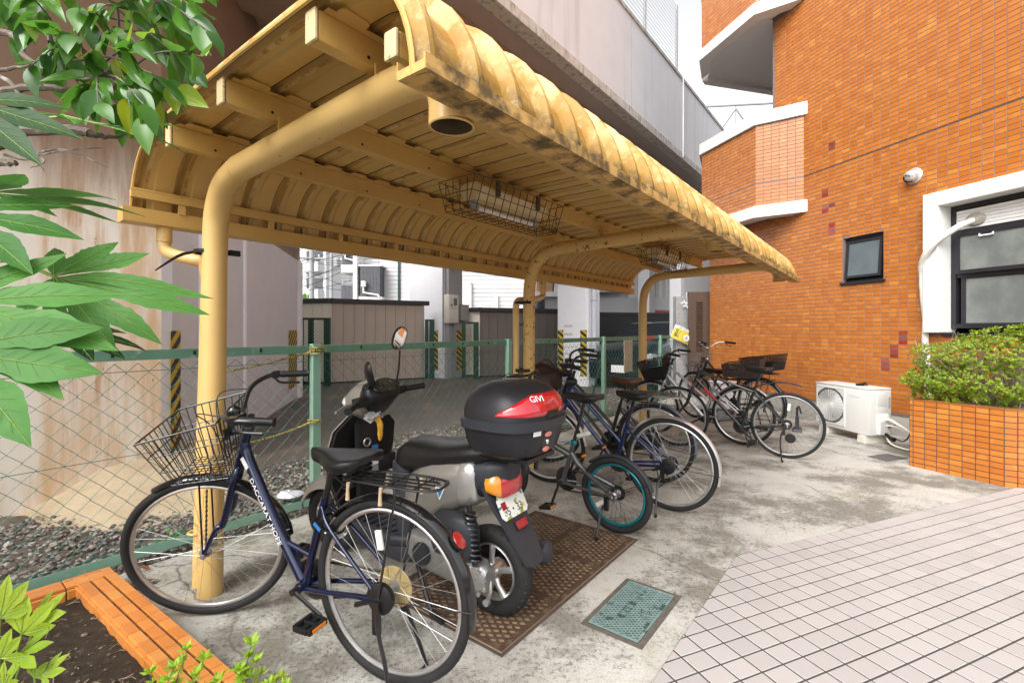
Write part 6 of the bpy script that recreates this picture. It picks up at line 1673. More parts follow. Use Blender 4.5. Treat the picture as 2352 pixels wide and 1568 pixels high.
# tail and side covers  (x, cy, cz, hy, hz)
m = MB(); m.loft(loftx([(-0.115 + TX - 0.04, 0, 0.635, 0.118, 0.092), (-0.06 + TX - 0.04, 0, 0.625, 0.142, 0.115), (0.05 + TX * 0.6, 0, 0.600, 0.155, 0.135), (0.2 + TX * 0.4, 0, 0.570, 0.160, 0.148), (0.36, 0, 0.535, 0.152, 0.150), (0.45, 0, 0.49, 0.128, 0.14), (0.51, 0, 0.45, 0.09, 0.11)], 3.4))
sb_ = m.build('side_cover', M_SCOOT, sc, ang=50)
m = MB(); m.loft(loftx([(x + TX - 0.04, cy, cz + 0.01, hy, hz) for x, cy, cz, hy, hz in [(-0.128, 0, 0.626, 0.108, 0.082), (-0.122, 0, 0.626, 0.125, 0.098), (-0.085, 0, 0.620, 0.1425, 0.116), (-0.045, 0, 0.612, 0.150, 0.122), (-0.035, 0, 0.612, 0.142, 0.115)]], 3.4)); m.build('pale_trim', M_SCOOTL, sc, ang=50)
m = MB(); m.loft(loftx([(-0.115, 0, 0.70, 0.055, 0.045), (-0.095, 0, 0.692, 0.085, 0.060), (-0.03, 0, 0.675, 0.115, 0.082), (0.07, 0, 0.65, 0.128, 0.088)], 3.0)); m.build('tail_cowl', M_DKGR, sc, ang=50)
# tail lamp wrapping the tail, amber side pieces
def lamp_band(name, q0, q1, mt, h0, h1, dz=0.0, push=0.012):
    m = MB(); rows = []
    for i in range(9):
        q = R(q0 + (q1 - q0) * i / 8); col = []
        for k in range(6):
            z = 0.635 + dz + (h0 + (h1 - h0) * i / 8) * (k / 5 - 0.5) * 2
            bul = push * (1 - (k / 2.5 - 1) ** 4)
            rx, ry = 0.075 + bul, 0.112 + bul
            col.append((-0.215 + TX - rx * math.copysign(abs(math.cos(q)) ** 0.7, math.cos(q)) + 0.10 * (z - 0.635), ry * math.copysign(abs(math.sin(q)) ** 0.8, math.sin(q)), z))
        rows.append(col)
    m.loft(rows, caps=False, closed=False); return m.build(name, mt, sc, ang=60)
lamp_band('tail_lamp', -38, 38, M_REDL, 0.052, 0.052)
lamp_band('indicator', 39, 88, M_AMB, 0.050, 0.030, 0.004); lamp_band('indicator', -39, -88, M_AMB, 0.050, 0.030, 0.004)
m = MB(); m.loft(loftx([(-0.275 + TX, 0, 0.625, 0.07, 0.05), (-0.21 + TX, 0, 0.625, 0.105, 0.06), (-0.12 + TX, 0, 0.625, 0.118, 0.07)], 3)); m.build('lamp_housing', M_BLK, sc)
# seat
m = MB(); m.loft(loftx([(0.575, 0, 0.645, 0.075, 0.045), (0.555, 0, 0.665, 0.105, 0.075), (0.49, 0, 0.692, 0.128, 0.085), (0.38, 0, 0.702, 0.138, 0.080), (0.24, 0, 0.722, 0.142, 0.062), (0.12, 0, 0.750, 0.140, 0.058), (0.0, 0, 0.770, 0.125, 0.05), (-0.06, 0, 0.775, 0.09, 0.03)], 2.6)); m.build('seat', M_SADB, sc, ang=60)
m = MB(); m.loft([[(0.47 + 0.02 * math.cos(q), 0.10 * math.cos(q), z) for q in [0]] for z in (0, 1)], caps=False, closed=False); m.v = []; m.f = []; m.mi = []
m.loft([rsq(0, 0, 0.13, 0.10, 3, 16)], caps=False); m.v = []; m.f = []; m.mi = []
rg_ = []
for z, x, hx, hy in ((0.26, 0.50, 0.06, 0.12), (0.40, 0.52, 0.07, 0.115), (0.55, 0.54, 0.07, 0.115), (0.65, 0.55, 0.06, 0.11)):
    rg_.append([(x + p[1], p[2], z) for p in rsq(0, 0, hx, hy, 3, 16)])
m.loft(rg_); m.build('seat_front_panel', M_DKGR, sc, ang=50)
# floorboard and under cowl
m = MB(); m.loft(loftx([(0.44, 0, 0.27, 0.13, 0.035), (0.55, 0, 0.265, 0.165, 0.035), (0.85, 0, 0.27, 0.165, 0.035), (0.97, 0, 0.30, 0.13, 0.05)], 4)); m.loft(loftx([(0.30, 0, 0.24, 0.10, 0.05), (0.5, 0, 0.20, 0.14, 0.06), (0.85, 0, 0.21, 0.14, 0.06), (0.95, 0, 0.25, 0.1, 0.05)], 4))
fb_ = m.build('floorboard', M_DKGR, sc, ang=50)
m = MB()
for k in range(6): m.box((0.56 + k * 0.055, 0, 0.303), (0.018, 0.26, 0.006))
m.build('tread_rib', M_BLK, fb_, smooth=False)
# leg shield: black inner panel, silver outer skin
def shield(x0, dx, grow):
    rg = []
    for z, hw, x, dep in ((0.29, 0.125, 0.945, 0.03), (0.40, 0.165, 0.955, 0.045), (0.52, 0.212, 0.955, 0.06), (0.66, 0.224, 0.935, 0.06), (0.78, 0.206, 0.905, 0.055), (0.855, 0.125, 0.885, 0.045), (0.88, 0.07, 0.88, 0.03)):
        ring = []
        for j in range(13):
            y = -1 + 2 * j / 12; ring.append((x + x0 + dep * (1 - abs(y) ** 2.2) * dx[0], y * (hw + grow), z))
        for j in range(13):
            y = 1 - 2 * j / 12; ring.append((x + x0 + dx[1] + dep * (1 - abs(y) ** 2.2) * dx[2], y * (hw + grow), z))
        rg.append(ring)
    m = MB(); m.loft(rg); return m
shield(0.0, (0.35, 0.02, 0.9), 0).build('leg_shield', M_BLK, sc, ang=50)
shield(0.026, (1.0, 0.012, 1.7), 0.006).build('front_cover', M_SCOOT, sc, ang=50)
m = MB(); m.loft([[(0.90 + 0.02 * math.cos(q) - (0.5 - z) * 0.05, 0.085 * math.sin(q) * 1.0, z) for q in [2 * math.pi * j / 12 for j in range(12)]] for z in (0.32, 0.5, 0.7, 0.86)]); m.build('centre_panel', M_BLK, sc)
m = MB(); m.box((0.885, 0.10, 0.56), (0.06, 0.14, 0.10), taper=(1.2, 1)); m.box((0.885, -0.11, 0.56), (0.06, 0.12, 0.10), taper=(1.2, 1)); m.build('inner_pocket', M_BLK, sc, bevel=0.012)
m = MB(); m.ring((0.872, 0.03, 0.70), 0.022, 0.005, 20, 6, 'x'); m.build('key_lock', M_ALUD, sc)
m = MB(); m.bx(0.868, 0.8705, -0.045, 0.0, 0.62, 0.675); m.build('blue_sticker', M_STKB, sc, smooth=False)
m = MB(); m.bx(0.868, 0.8705, -0.048, 0.002, 0.56, 0.615); m.build('white_sticker', M_WPRT, sc, smooth=False)
m = MB(); m.bx(0.868, 0.8705, -0.048, 0.002, 0.52, 0.555); m.build('grey_sticker', M_GREY, sc, smooth=False)
# fork, front mudguard
m = MB(SMs)
for y in (-0.075, 0.075): m.tube([(1.18, y, RS), (1.15, y, 0.30), (1.03, y * 0.6, 0.55)], 0.02, 10)
m.tube([(1.05, 0, 0.5), (0.90, 0, 0.86)], 0.025, 10); m.build('fork', M_BLKM, sc)
fm = fender_arc((1.18, 0, RS), RS + 0.055, 0.17, 15, 165, SMs, 24, 0.06); fm.build('front_mudguard', M_SCOOT, sc, ang=60)
SMh = SMs @ Matrix.Translation((-0.06, 0, 0))
# handlebar cowl, meter, grips, mirrors
m = MB(SMh)
rg_ = []
for z, x0, x1, hw in ((0.86, 0.87, 0.885, 0.06), (0.90, 0.835, 0.885, 0.095), (0.945, 0.80, 0.885, 0.122), (0.985, 0.785, 0.885, 0.136), (1.015, 0.80, 0.885, 0.13), (1.045, 0.83, 0.885, 0.105), (1.058, 0.85, 0.885, 0.07)):
    xc, hx = (x0 + x1) / 2, (x1 - x0) / 2
    rg_.append([(xc + p[1], p[2], z) for p in rsq(0, 0, hx, hw, 3.2, 24)])
m.loft(rg_); m.tube([(0.86, 0.10, 0.965), (0.845, 0.19, 0.967)], [0.04, 0.024], 10); m.tube([(0.86, -0.10, 0.965), (0.845, -0.19, 0.967)], [0.04, 0.024], 10)
m.build('handlebar_cowl', M_BLK, sc, ang=50)
m = MB(SMh); rg_ = []
for z, x0, x1, hw in ((0.84, 0.868, 0.955, 0.085), (0.885, 0.866, 1.02, 0.14), (0.93, 0.864, 1.06, 0.158), (0.975, 0.864, 1.045, 0.158), (1.015, 0.866, 1.0, 0.145), (1.052, 0.87, 0.95, 0.11)):
    ring = []
    for k in range(17):
        q = math.pi * (k / 16 - 0.5); ring.append((x0 + (x1 - x0) * abs(math.cos(q)) ** 0.75, hw * math.sin(q), z))
    rg_.append(ring)
m.loft(rg_); m.build('front_cowl', M_SCOOT, sc, ang=50)
m = MB(SMh); rg_ = []
for z, x1, hw in ((0.90, 1.035, 0.10), (0.915, 1.053, 0.115), (0.945, 1.068, 0.125), (0.965, 1.062, 0.115), (0.98, 1.045, 0.09)):
    rg_.append([(0.955 + (x1 - 0.955) * abs(math.cos(math.pi * (k / 16 - 0.5))) ** 0.7, hw * 1.08 * math.sin(math.pi * (k / 16 - 0.5)), z) for k in range(17)])
m.loft(rg_); m.build('head_lamp', mat('clear_lens', (0.62, 0.62, 0.58), 0.06, spec=0.9, coat=0.6), sc, ang=50)
mt_ = Matrix.Translation((0.812, 0, 1.028)) @ Matrix.Rotation(R(-46), 4, 'Y') @ Matrix.Scale(0.62, 4, (1, 0, 0)) @ Matrix.Scale(1.25, 4, (0, 1, 0))
m = MB(SMh @ mt_); m.lathe([(0.078, -0.004), (0.082, 0.0), (0.078, 0.006)], (0, 0, 0), 'z', 26); m.v = [tuple(v) for v in m.v]; mo = m.build('meter_bezel', M_BLKM, sc)
m = MB(SMh @ mt_); m.lathe([(0.070, 0.0061), (0.060, 0.009), (0.01, 0.0098)], (0, 0, 0), 'z', 26); m.build('meter_glass', mat('meter_face', (0.035, 0.04, 0.035), 0.08, var=0.5, scale=60, spec=0.8, col2=(0.32, 0.30, 0.28), c2scale=55, c2lo=0.62, c2hi=0.66), mo)
m = MB(SMh)
for sy in (1, -1): m.tube(bez([(0.86, sy * 0.10, 0.955), (0.85, sy * 0.18, 0.965), (0.81, sy * 0.28, 0.965), (0.785, sy * 0.325, 0.963)], 5), 0.011, 8)
m.build('handlebar', M_BLKM, sc)
for sy in (1, -1):
    m = MB(SMh); a, b = Vector((0.835, sy * 0.215, 0.966)), Vector((0.785, sy * 0.335, 0.963)); m.tube([a + (b - a) * (k / 10) for k in range(11)], [0.0185 if k % 2 else 0.0175 for k in range(10)] + [0.02], 14); m.build('grip', M_BLK, sc)
    m = MB(SMh); m.box((0.85, sy * 0.18, 0.968), (0.05, 0.055, 0.05)); m.build('switch_box', M_BLK, sc, bevel=0.008)
    m = MB(SMh); m.tube(bez([(0.885, sy * 0.17, 0.958), (0.90, sy * 0.24, 0.955), (0.865, sy * 0.335, 0.952)], 5), 0.007, 6); m.build('brake_lever', M_ALUD, sc)
def mirror(sy, base, top, ctr, tilt):
    m = MB(SMh); m.tube(bez([base, (base[0] + 0.005, base[1] + sy * 0.005, base[2] + 0.04), ((base[0] + top[0]) / 2, (base[1] + top[1]) / 2, (base[2] + top[2]) / 2), top], 5), 0.006, 8); m.tube([base, (base[0], base[1], base[2] + 0.03)], 0.011, 8)
    m.M = SMh @ Matrix.Translation(ctr) @ tilt
    m.loft([[(x, p[1] * k, p[2] * k) for p in rsq(0, 0, 0.052, 0.072, 2.3, 20)] for x, k in ((0.0, 1.0), (0.012, 1.0), (0.028, 0.75), (0.036, 0.3))])
    o = m.build('mirror', M_BLK, sc, ang=60)
    m = MB(SMh @ Matrix.Translation(ctr) @ tilt); m.loft([[(x, p[1] * k, p[2] * k) for p in rsq(0, 0, 0.046, 0.066, 2.3, 20)] for x, k in ((-0.0015, 0.98), (-0.0005, 1.0))])
    m.build('mirror_glass', mat('mirror_silver', (0.85, 0.85, 0.85), 0.02, 1.0, var=0) if 'mirror_silver' not in bpy.data.materials else bpy.data.materials['mirror_silver'], o)
mirror(-1, (0.86, -0.175, 0.985), (0.85, -0.205, 1.20), (0.85, -0.215, 1.27), Matrix.Rotation(R(-14), 4, 'Z') @ Matrix.Rotation(R(-14), 4, 'Y') @ Matrix.Rotation(R(16), 4, 'X'))
mirror(1, (0.86, 0.115, 1.0), (0.82, 0.115, 1.06), (0.80, 0.12, 1.115), Matrix.Rotation(R(48), 4, 'Z') @ Matrix.Rotation(R(10), 4, 'Y') @ Matrix.Rotation(R(-20), 4, 'X'))
# engine, air box, shock absorber
m = MB(); m.loft([rsq(0.155, 0.40, 0.055 * k, 0.10 * k2, 3, 18, x) for x, k, k2 in ((-0.01, 0.6, 0.7), (0.02, 0.95, 1.0), (0.10, 1.05, 1.08), (0.20, 1.0, 1.0), (0.235, 0.6, 0.7))]); ab = m.build('air_cleaner', M_DKGR, sc, ang=50)
m = MB(); m.box((0.11, 0.2125, 0.41), (0.07, 0.006, 0.09)); m.build('air_cleaner_rib', M_DKGR, ab, bevel=0.004)
m = MB(); m.loft([rsq(0.115, cz, hy, hz, 3, 16, x) for x, cz, hy, hz in ((-0.06, 0.22, 0.035, 0.05), (-0.02, 0.225, 0.05, 0.075), (0.08, 0.235, 0.055, 0.075), (0.22, 0.25, 0.055, 0.08), (0.36, 0.27, 0.06, 0.085), (0.42, 0.28, 0.045, 0.06))]); en = m.build('engine_case', M_ENG, sc, ang=50)
m = MB()
for a in range(9): m.lathe([(0.009, 0.0), (0.009, 0.008)], (0.0 + 0.075 * math.cos(R(a * 40)), 0.166, 0.225 + 0.058 * math.sin(R(a * 40))), 'y', 6)
m.build('case_bolt', M_ALU, en, smooth=False)
m = MB(); m.lathe([(0.05, 0.165), (0.055, 0.175), (0.05, 0.19), (0.02, 0.195)], (0.30, 0, 0.27), 'y', 20); m.build('kick_cover', M_DKGR, sc)
m = MB(); m.tube([(0.02, 0.165, 0.56), (-0.01, 0.155, 0.27)], 0.013, 10); sh_ = m.build('shock_absorber', M_BLKM, sc)
m = MB(); m.tube([(0.02 - 0.03 * k / 90 + 0.026 * math.cos(k * 0.7), 0.165 - 0.01 * k / 90 + 0.026 * math.sin(k * 0.7), 0.535 - 0.23 * k / 90) for k in range(91)], 0.0062, 6); m.build('coil_spring', M_BLKM, sh_)
m = MB(); m.box((-0.01, 0.155, 0.265), (0.04, 0.03, 0.05)); m.tube([(0.0, 0.15, 0.29), (0.03, 0.15, 0.33), (0.02, 0.13, 0.36)], 0.008, 6); m.build('lower_bracket', M_ALU, sc, bevel=0.006)
m = MB(); m.tube(bez([(-0.045, 0.10, 0.24), (-0.06, 0.11, 0.17), (-0.035, 0.105, 0.11)], 5), [0.009] * 11, 6); m.lathe([(0.016, 0), (0.016, 0.02)], (-0.035, 0.095, 0.11), 'y', 10); m.build('brake_arm', M_ALU, sc)
m = MB(); m.loft([rsq(-0.16, cz, hy, hz, 2.2, 16, x) for x, cz, hy, hz in ((0.24, 0.20, 0.03, 0.03), (0.16, 0.21, 0.048, 0.052), (-0.08, 0.255, 0.052, 0.058), (-0.20, 0.275, 0.048, 0.054), (-0.215, 0.275, 0.03, 0.035))]); m.build('exhaust', M_DKGR, sc, ang=50)
m = MB(); m.tube(bez([(0.40, 0.12, 0.22), (0.30, 0.16, 0.10), (0.22, 0.19, 0.02)], 5), 0.012, 8); m.tube([(0.22, 0.19, 0.02), (0.14, 0.20, 0.0)], 0.014, 8); m.build('stand_leg', M_BLKM, sc); m = MB(); m.tube(bez([(0.40, -0.12, 0.22), (0.30, -0.16, 0.10), (0.22, -0.19, 0.02)], 5), 0.012, 8); m.build('stand_leg', M_BLKM, sc)
# rear mudguard, number plate, reflector
RM = Matrix.Translation((-0.075, 0, 0.545)) @ Matrix.Rotation(R(33), 4, "Y")      # local z runs down the guard slope
m = MB(RM)
rg_ = []
for z, hw in ((0.10, 0.115), (0.0, 0.11), (-0.12, 0.088), (-0.22, 0.075), (-0.285, 0.060), (-0.30, 0.040)):
    rg_.append([(-0.006 - 0.0, -hw, z), (0.012, -hw * 1.02, z), (0.016, 0, z), (0.012, hw * 1.02, z), (-0.006, hw, z), (-0.012, 0, z)])
m.loft(rg_); m.build('rear_mudguard', M_DKGR, sc, ang=40)
PM = RM @ Matrix.Translation((-0.022, 0, -0.015)) @ Matrix.Rotation(R(-6), 4, 'Y')
m = MB(PM); a, b = 0.104, 0.062
pp = [(-a + 0.018, -b), (a - 0.018, -b), (a, -b + 0.018), (a, b - 0.03), (a - 0.028, b), (-a + 0.028, b), (-a, b - 0.03), (-a, -b + 0.018)]
m.add([(-0.001, y, z) for y, z in pp] + [(0.001, y, z) for y, z in pp], [tuple(range(8)), tuple(range(15, 7, -1))] + [(i, (i + 1) % 8, 8 + (i + 1) % 8, 8 + i) for i in range(8)])
def mk_plate():
    mm, t, p = custom('number_plate', 0.4, 0.5)
    n = tnoise(t, 14, det=2); n2 = tnoise(t, 18, det=2, off=(5, 5, 5))
    col = mixnode(t, ramp(t, n, 0.55, 0.6), (0.72, 0.73, 0.68), (0.25, 0.33, 0.06)); col = mixnode(t, ramp(t, n2, 0.6, 0.64), col, (0.04, 0.15, 0.12))
    t.links.new(col, p.inputs['Base Color']); return mm
plo = m.build('number_plate', mk_plate(), sc, smooth=False)
# lettering on the plate reads from behind
prt = (PM.to_3x3() @ Matrix(((0, 0, -1), (-1, 0, 0), (0, 1, 0)))).to_4x4()
def onplate(y, z, dx=-0.0016): return PM @ Vector((dx, y, z))
text('さ', 0.030, plo, onplate(0.070, -0.034), prt.to_3x3(), M_KTAPE, name='plate_lettering')
text('5・33', 0.050, plo, onplate(-0.005, -0.030), prt.to_3x3(), M_KTAPE, name='plate_lettering')
m = MB(PM); m.box((-0.002, 0.066, 0.0), (0.001, 0.034, 0.034)); m.build('red_smear', M_REDR, plo, smooth=False)
m = MB(PM); m.lathe([(0.009, 0), (0.009, 0.001)], (-0.003, -0.072, -0.03), 'x', 14); m.build('yellow_sticker', M_SIGNY, plo, smooth=False)
m = MB(PM)
for y in (-0.05, 0.05): m.lathe([(0.007, 0), (0.006, 0.003)], (-0.004, y, 0.045), 'x', 10)
m.build('plate_bolt', M_ALU, plo)
m = MB(RM); m.box((-0.016, 0, -0.115), (0.014, 0.085, 0.042)); rfo = m.build('reflector_case', M_BLK, sc, bevel=0.004)
m = MB(RM); m.box((-0.0245, 0, -0.115), (0.004, 0.078, 0.036)); m.build('reflector', M_REDR, rfo, smooth=False, bevel=0.0015)
# carrier and top box
m = MB(); m.box((-0.11, 0, 0.775), (0.30, 0.24, 0.02)); m.tube([(0.0, 0.09, 0.757), (-0.02, 0.08, 0.70)], 0.01, 6); m.tube([(0.0, -0.09, 0.757), (-0.02, -0.08, 0.70)], 0.01, 6); m.tube([(-0.2, 0.06, 0.757), (-0.2, 0.05, 0.70)], 0.01, 6); m.tube([(-0.2, -0.06, 0.757), (-0.2, -0.05, 0.70)], 0.01, 6)
m.build('carrier', M_BLK, sc, smooth=False)
BXC = -0.115
def bring(z, hx, hy, e=3.0, n=40, off=0.0, dx=0.0):
    return [(BXC + dx + p[1], p[2], z) for p in rsq(0, 0, hx + off, hy + off, e, n)]
m = MB(); m.loft([bring(0.785, 0.135, 0.15), bring(0.794, 0.155, 0.175), bring(0.815, 0.172, 0.197), bring(0.86, 0.186, 0.213), bring(0.915, 0.195, 0.222)]); tb_ = m.build('top_box', M_BOXB, sc, ang=40)
m = MB(); m.loft([bring(0.912, 0.196, 0.224), bring(0.914, 0.206, 0.234), bring(0.95, 0.209, 0.237), bring(0.955, 0.20, 0.228)]); m.build('rim_band', M_DKGR, tb_, ang=40)
LID = [(0.952, 0.199, 0.227), (0.985, 0.200, 0.226), (1.02, 0.192, 0.217), (1.055, 0.172, 0.197), (1.085, 0.140, 0.165), (1.105, 0.095, 0.115), (1.113, 0.045, 0.06), (1.115, 0.01, 0.012)]
m = MB(); m.loft([bring(z, hx, hy, 2.7) for z, hx, hy in LID]); m.build('lid', M_BOXB, tb_, ang=60)
def lidat(z):
    for a, b in zip(LID, LID[1:]):
        if a[0] <= z <= b[0]:
            q = (z - a[0]) / (b[0] - a[0]); return a[1] + (b[1] - a[1]) * q, a[2] + (b[2] - a[2]) * q
    return LID[0][1], LID[0][2]
def lidpt(q, z, off, e=2.7):
    hx, hy = lidat(z); c, s_ = math.cos(q), math.sin(q)
    return (BXC + (hx + off) * math.copysign(abs(c) ** (2 / e), c), (hy + off) * math.copysign(abs(s_) ** (2 / e), s_), z)
def lid_patch(q0, q1, zlo, zhi, off, nq=28, nzz=7):
    rows = []
    for i in range(nq + 1):
        f = i / nq; q = R(q0 + (q1 - q0) * f); a, b = zlo(f), zhi(f)
        rows.append([lidpt(q, a + (b - a) * k / nzz, off * (1 if 0 < k < nzz and 0 < i < nq else -0.3)) for k in range(nzz + 1)])
    m = MB(); m.loft(rows, caps=False, closed=False); return m
tp = lambda f: min(1, min(f, 1 - f) / 0.33) ** 0.8
lid_patch(98, 262, lambda f: 0.972 + 0.006 * (1 - tp(f)), lambda f: 0.982 + 0.085 * tp(f), 0.005).build('red_reflector_panel', M_REDL, tb_, ang=60)
lid_patch(171, 189, lambda f: 0.955, lambda f: 1.0, 0.0075, 8, 4).build('latch_recess', M_BLK, tb_, ang=60)
# maker's word on the reflector, side towards the yard
pq = Vector(lidpt(R(160), 1.045, 0.0075)); pr = Vector(lidpt(R(150), 1.045, 0.0075)); pu = Vector(lidpt(R(160), 1.06, 0.0075))
rt = basis(pq - pr, pu - pq); text('GIVI', 0.042, tb_, pq + (rt @ Vector((0, 0, 0.001))), rt, M_WPRT, name='lettering', sx=1.0)
def basept(q, z, off=0.003, e=3.0):
    f = (z - 0.80) / 0.115; hx, hy = 0.172 + 0.023 * f, 0.197 + 0.025 * f; c, s_ = math.cos(q), math.sin(q)
    return Vector((BXC + (hx + off) * math.copysign(abs(c) ** (2 / e), c), (hy + off) * math.copysign(abs(s_) ** (2 / e), s_), z))
def onbase(q, z, w, h, name, mt, oval=True, off=0.004):
    p = basept(R(q), z, off); dx_ = (basept(R(q + 3), z, off) - basept(R(q - 3), z, off)).normalized(); dz_ = (basept(R(q), z + 0.01, off) - basept(R(q), z - 0.01, off)).normalized()
    n_ = dx_.cross(dz_)
    m = MB(Matrix((dx_, n_, dz_)).transposed().to_4x4()); m.M = Matrix.Translation(p) @ m.M
    if oval: m.loft([[(w / 2 * k * math.cos(a), y, h / 2 * k * math.sin(a)) for a in [2 * math.pi * j / 20 for j in range(20)]] for y, k in ((-0.004, 1), (0.002, 1), (0.004, 0.85))])
    else: m.box((0, 0, 0), (w, 0.002, h))
    return m.build(name, mt, tb_)
onbase(180, 0.865, 0.11, 0.11, 'latch_plate', M_DKGR, False, 0.0)
onbase(178, 0.888, 0.055, 0.022, 'pink_button', M_PINK); onbase(178, 0.822, 0.05, 0.022, 'pink_button', M_PINK); onbase(178, 0.855, 0.018, 0.024, 'key_cylinder', M_CHR)
onbase(160, 0.905, 0.045, 0.026, 'warning_label', M_WPRT, False); 
m = MB(); m.ring((BXC + 0.02, 0.0, 1.1135), 0.034, 0.0022, 28, 6, 'z', flat=(1, 0.8)); m.build('lid_badge', M_CHR, tb_)
# lettering and sticker on the side cover
rtS = basis((-1, 0, 0.0), (0, 0, 1))
def sidep(x, z):
    # y of the side cover at x,z
    secs = [(-0.115 + TX - 0.04, 0.635, 0.118, 0.092), (-0.06 + TX - 0.04, 0.625, 0.142, 0.115), (0.05 + TX * 0.6, 0.600, 0.155, 0.135), (0.2 + TX * 0.4, 0.570, 0.160, 0.148), (0.36, 0.535, 0.152, 0.150)]
    for a, b in zip(secs, secs[1:]):
        if a[0] <= x <= b[0]:
            q = (x - a[0]) / (b[0] - a[0]); cz, hy, hz = [a[i] + (b[i] - a[i]) * q for i in (1, 2, 3)]
            return hy * max(0.05, 1 - min(0.98, abs((z - cz) / hz)) ** 3.4) ** (1 / 3.4)
    return 0.16
text('TACT', 0.048, sb_, (0.23, sidep(0.23, 0.625) + 0.004, 0.625), rtS, mat('badge_dark', (0.03, 0.03, 0.03), 0.3, 0.3), shear=0.35, sx=1.25)
m = MB(Matrix.Translation((0.20, sidep(0.20, 0.575) + 0.003, 0.575))); m.add([(0.03, 0, 0.024), (-0.03, 0, 0.024), (0.0, 0, -0.034)], [(0, 1, 2)]); st_ = m.build('triangle_sticker', M_WPRT, sb_, smooth=False)
m = MB(Matrix.Translation((0.20, sidep(0.20, 0.575) + 0.0038, 0.576))); m.add([(0.022, 0, 0.019), (-0.022, 0, 0.019), (0.0, 0, -0.024)], [(0, 1, 2)]); m.build('blue_triangle', M_STKB, st_, smooth=False)
# rag and glove tucked on the hook behind the handlebar
m = MB(SMh); rn = random.Random(6)
m.tube(bez([(0.84, 0.08, 0.885), (0.80, 0.085, 0.84), (0.80, 0.085, 0.78), (0.805, 0.085, 0.74)], 4), [0.012, 0.018, 0.02, 0.017, 0.016, 0.018, 0.016, 0.014, 0.016, 0.014, 0.012, 0.01, 0.006], 7)
gl = m.build('tag', mat('orange_tag', (0.62, 0.32, 0.03), 0.6, var=0.2, scale=40), None, loc=(*SP_, 0), rot=(0, 0, SH_)); tag(gl, 'orange strap hanging under the scooter handlebar', 'strap')
m = MB(SMh)
for k in range(5): m.box((0.82 + rn.uniform(-0.01, 0.02), 0.08 + rn.uniform(-0.03, 0.05), 0.87 + rn.uniform(-0.015, 0.02)), (0.05, 0.06, 0.006), rot=Matrix.Rotation(rn.uniform(-0.6, 0.6), 3, 'X') @ Matrix.Rotation(rn.uniform(-0.6, 0.6), 3, 'Y'))
rg_o = m.build('rag', mat('grey_rag', (0.40, 0.40, 0.41), 0.9, var=0.2), None, loc=(*SP_, 0), rot=(0, 0, SH_)); tag(rg_o, 'crumpled grey rag tucked under the scooter handlebar', 'rag')
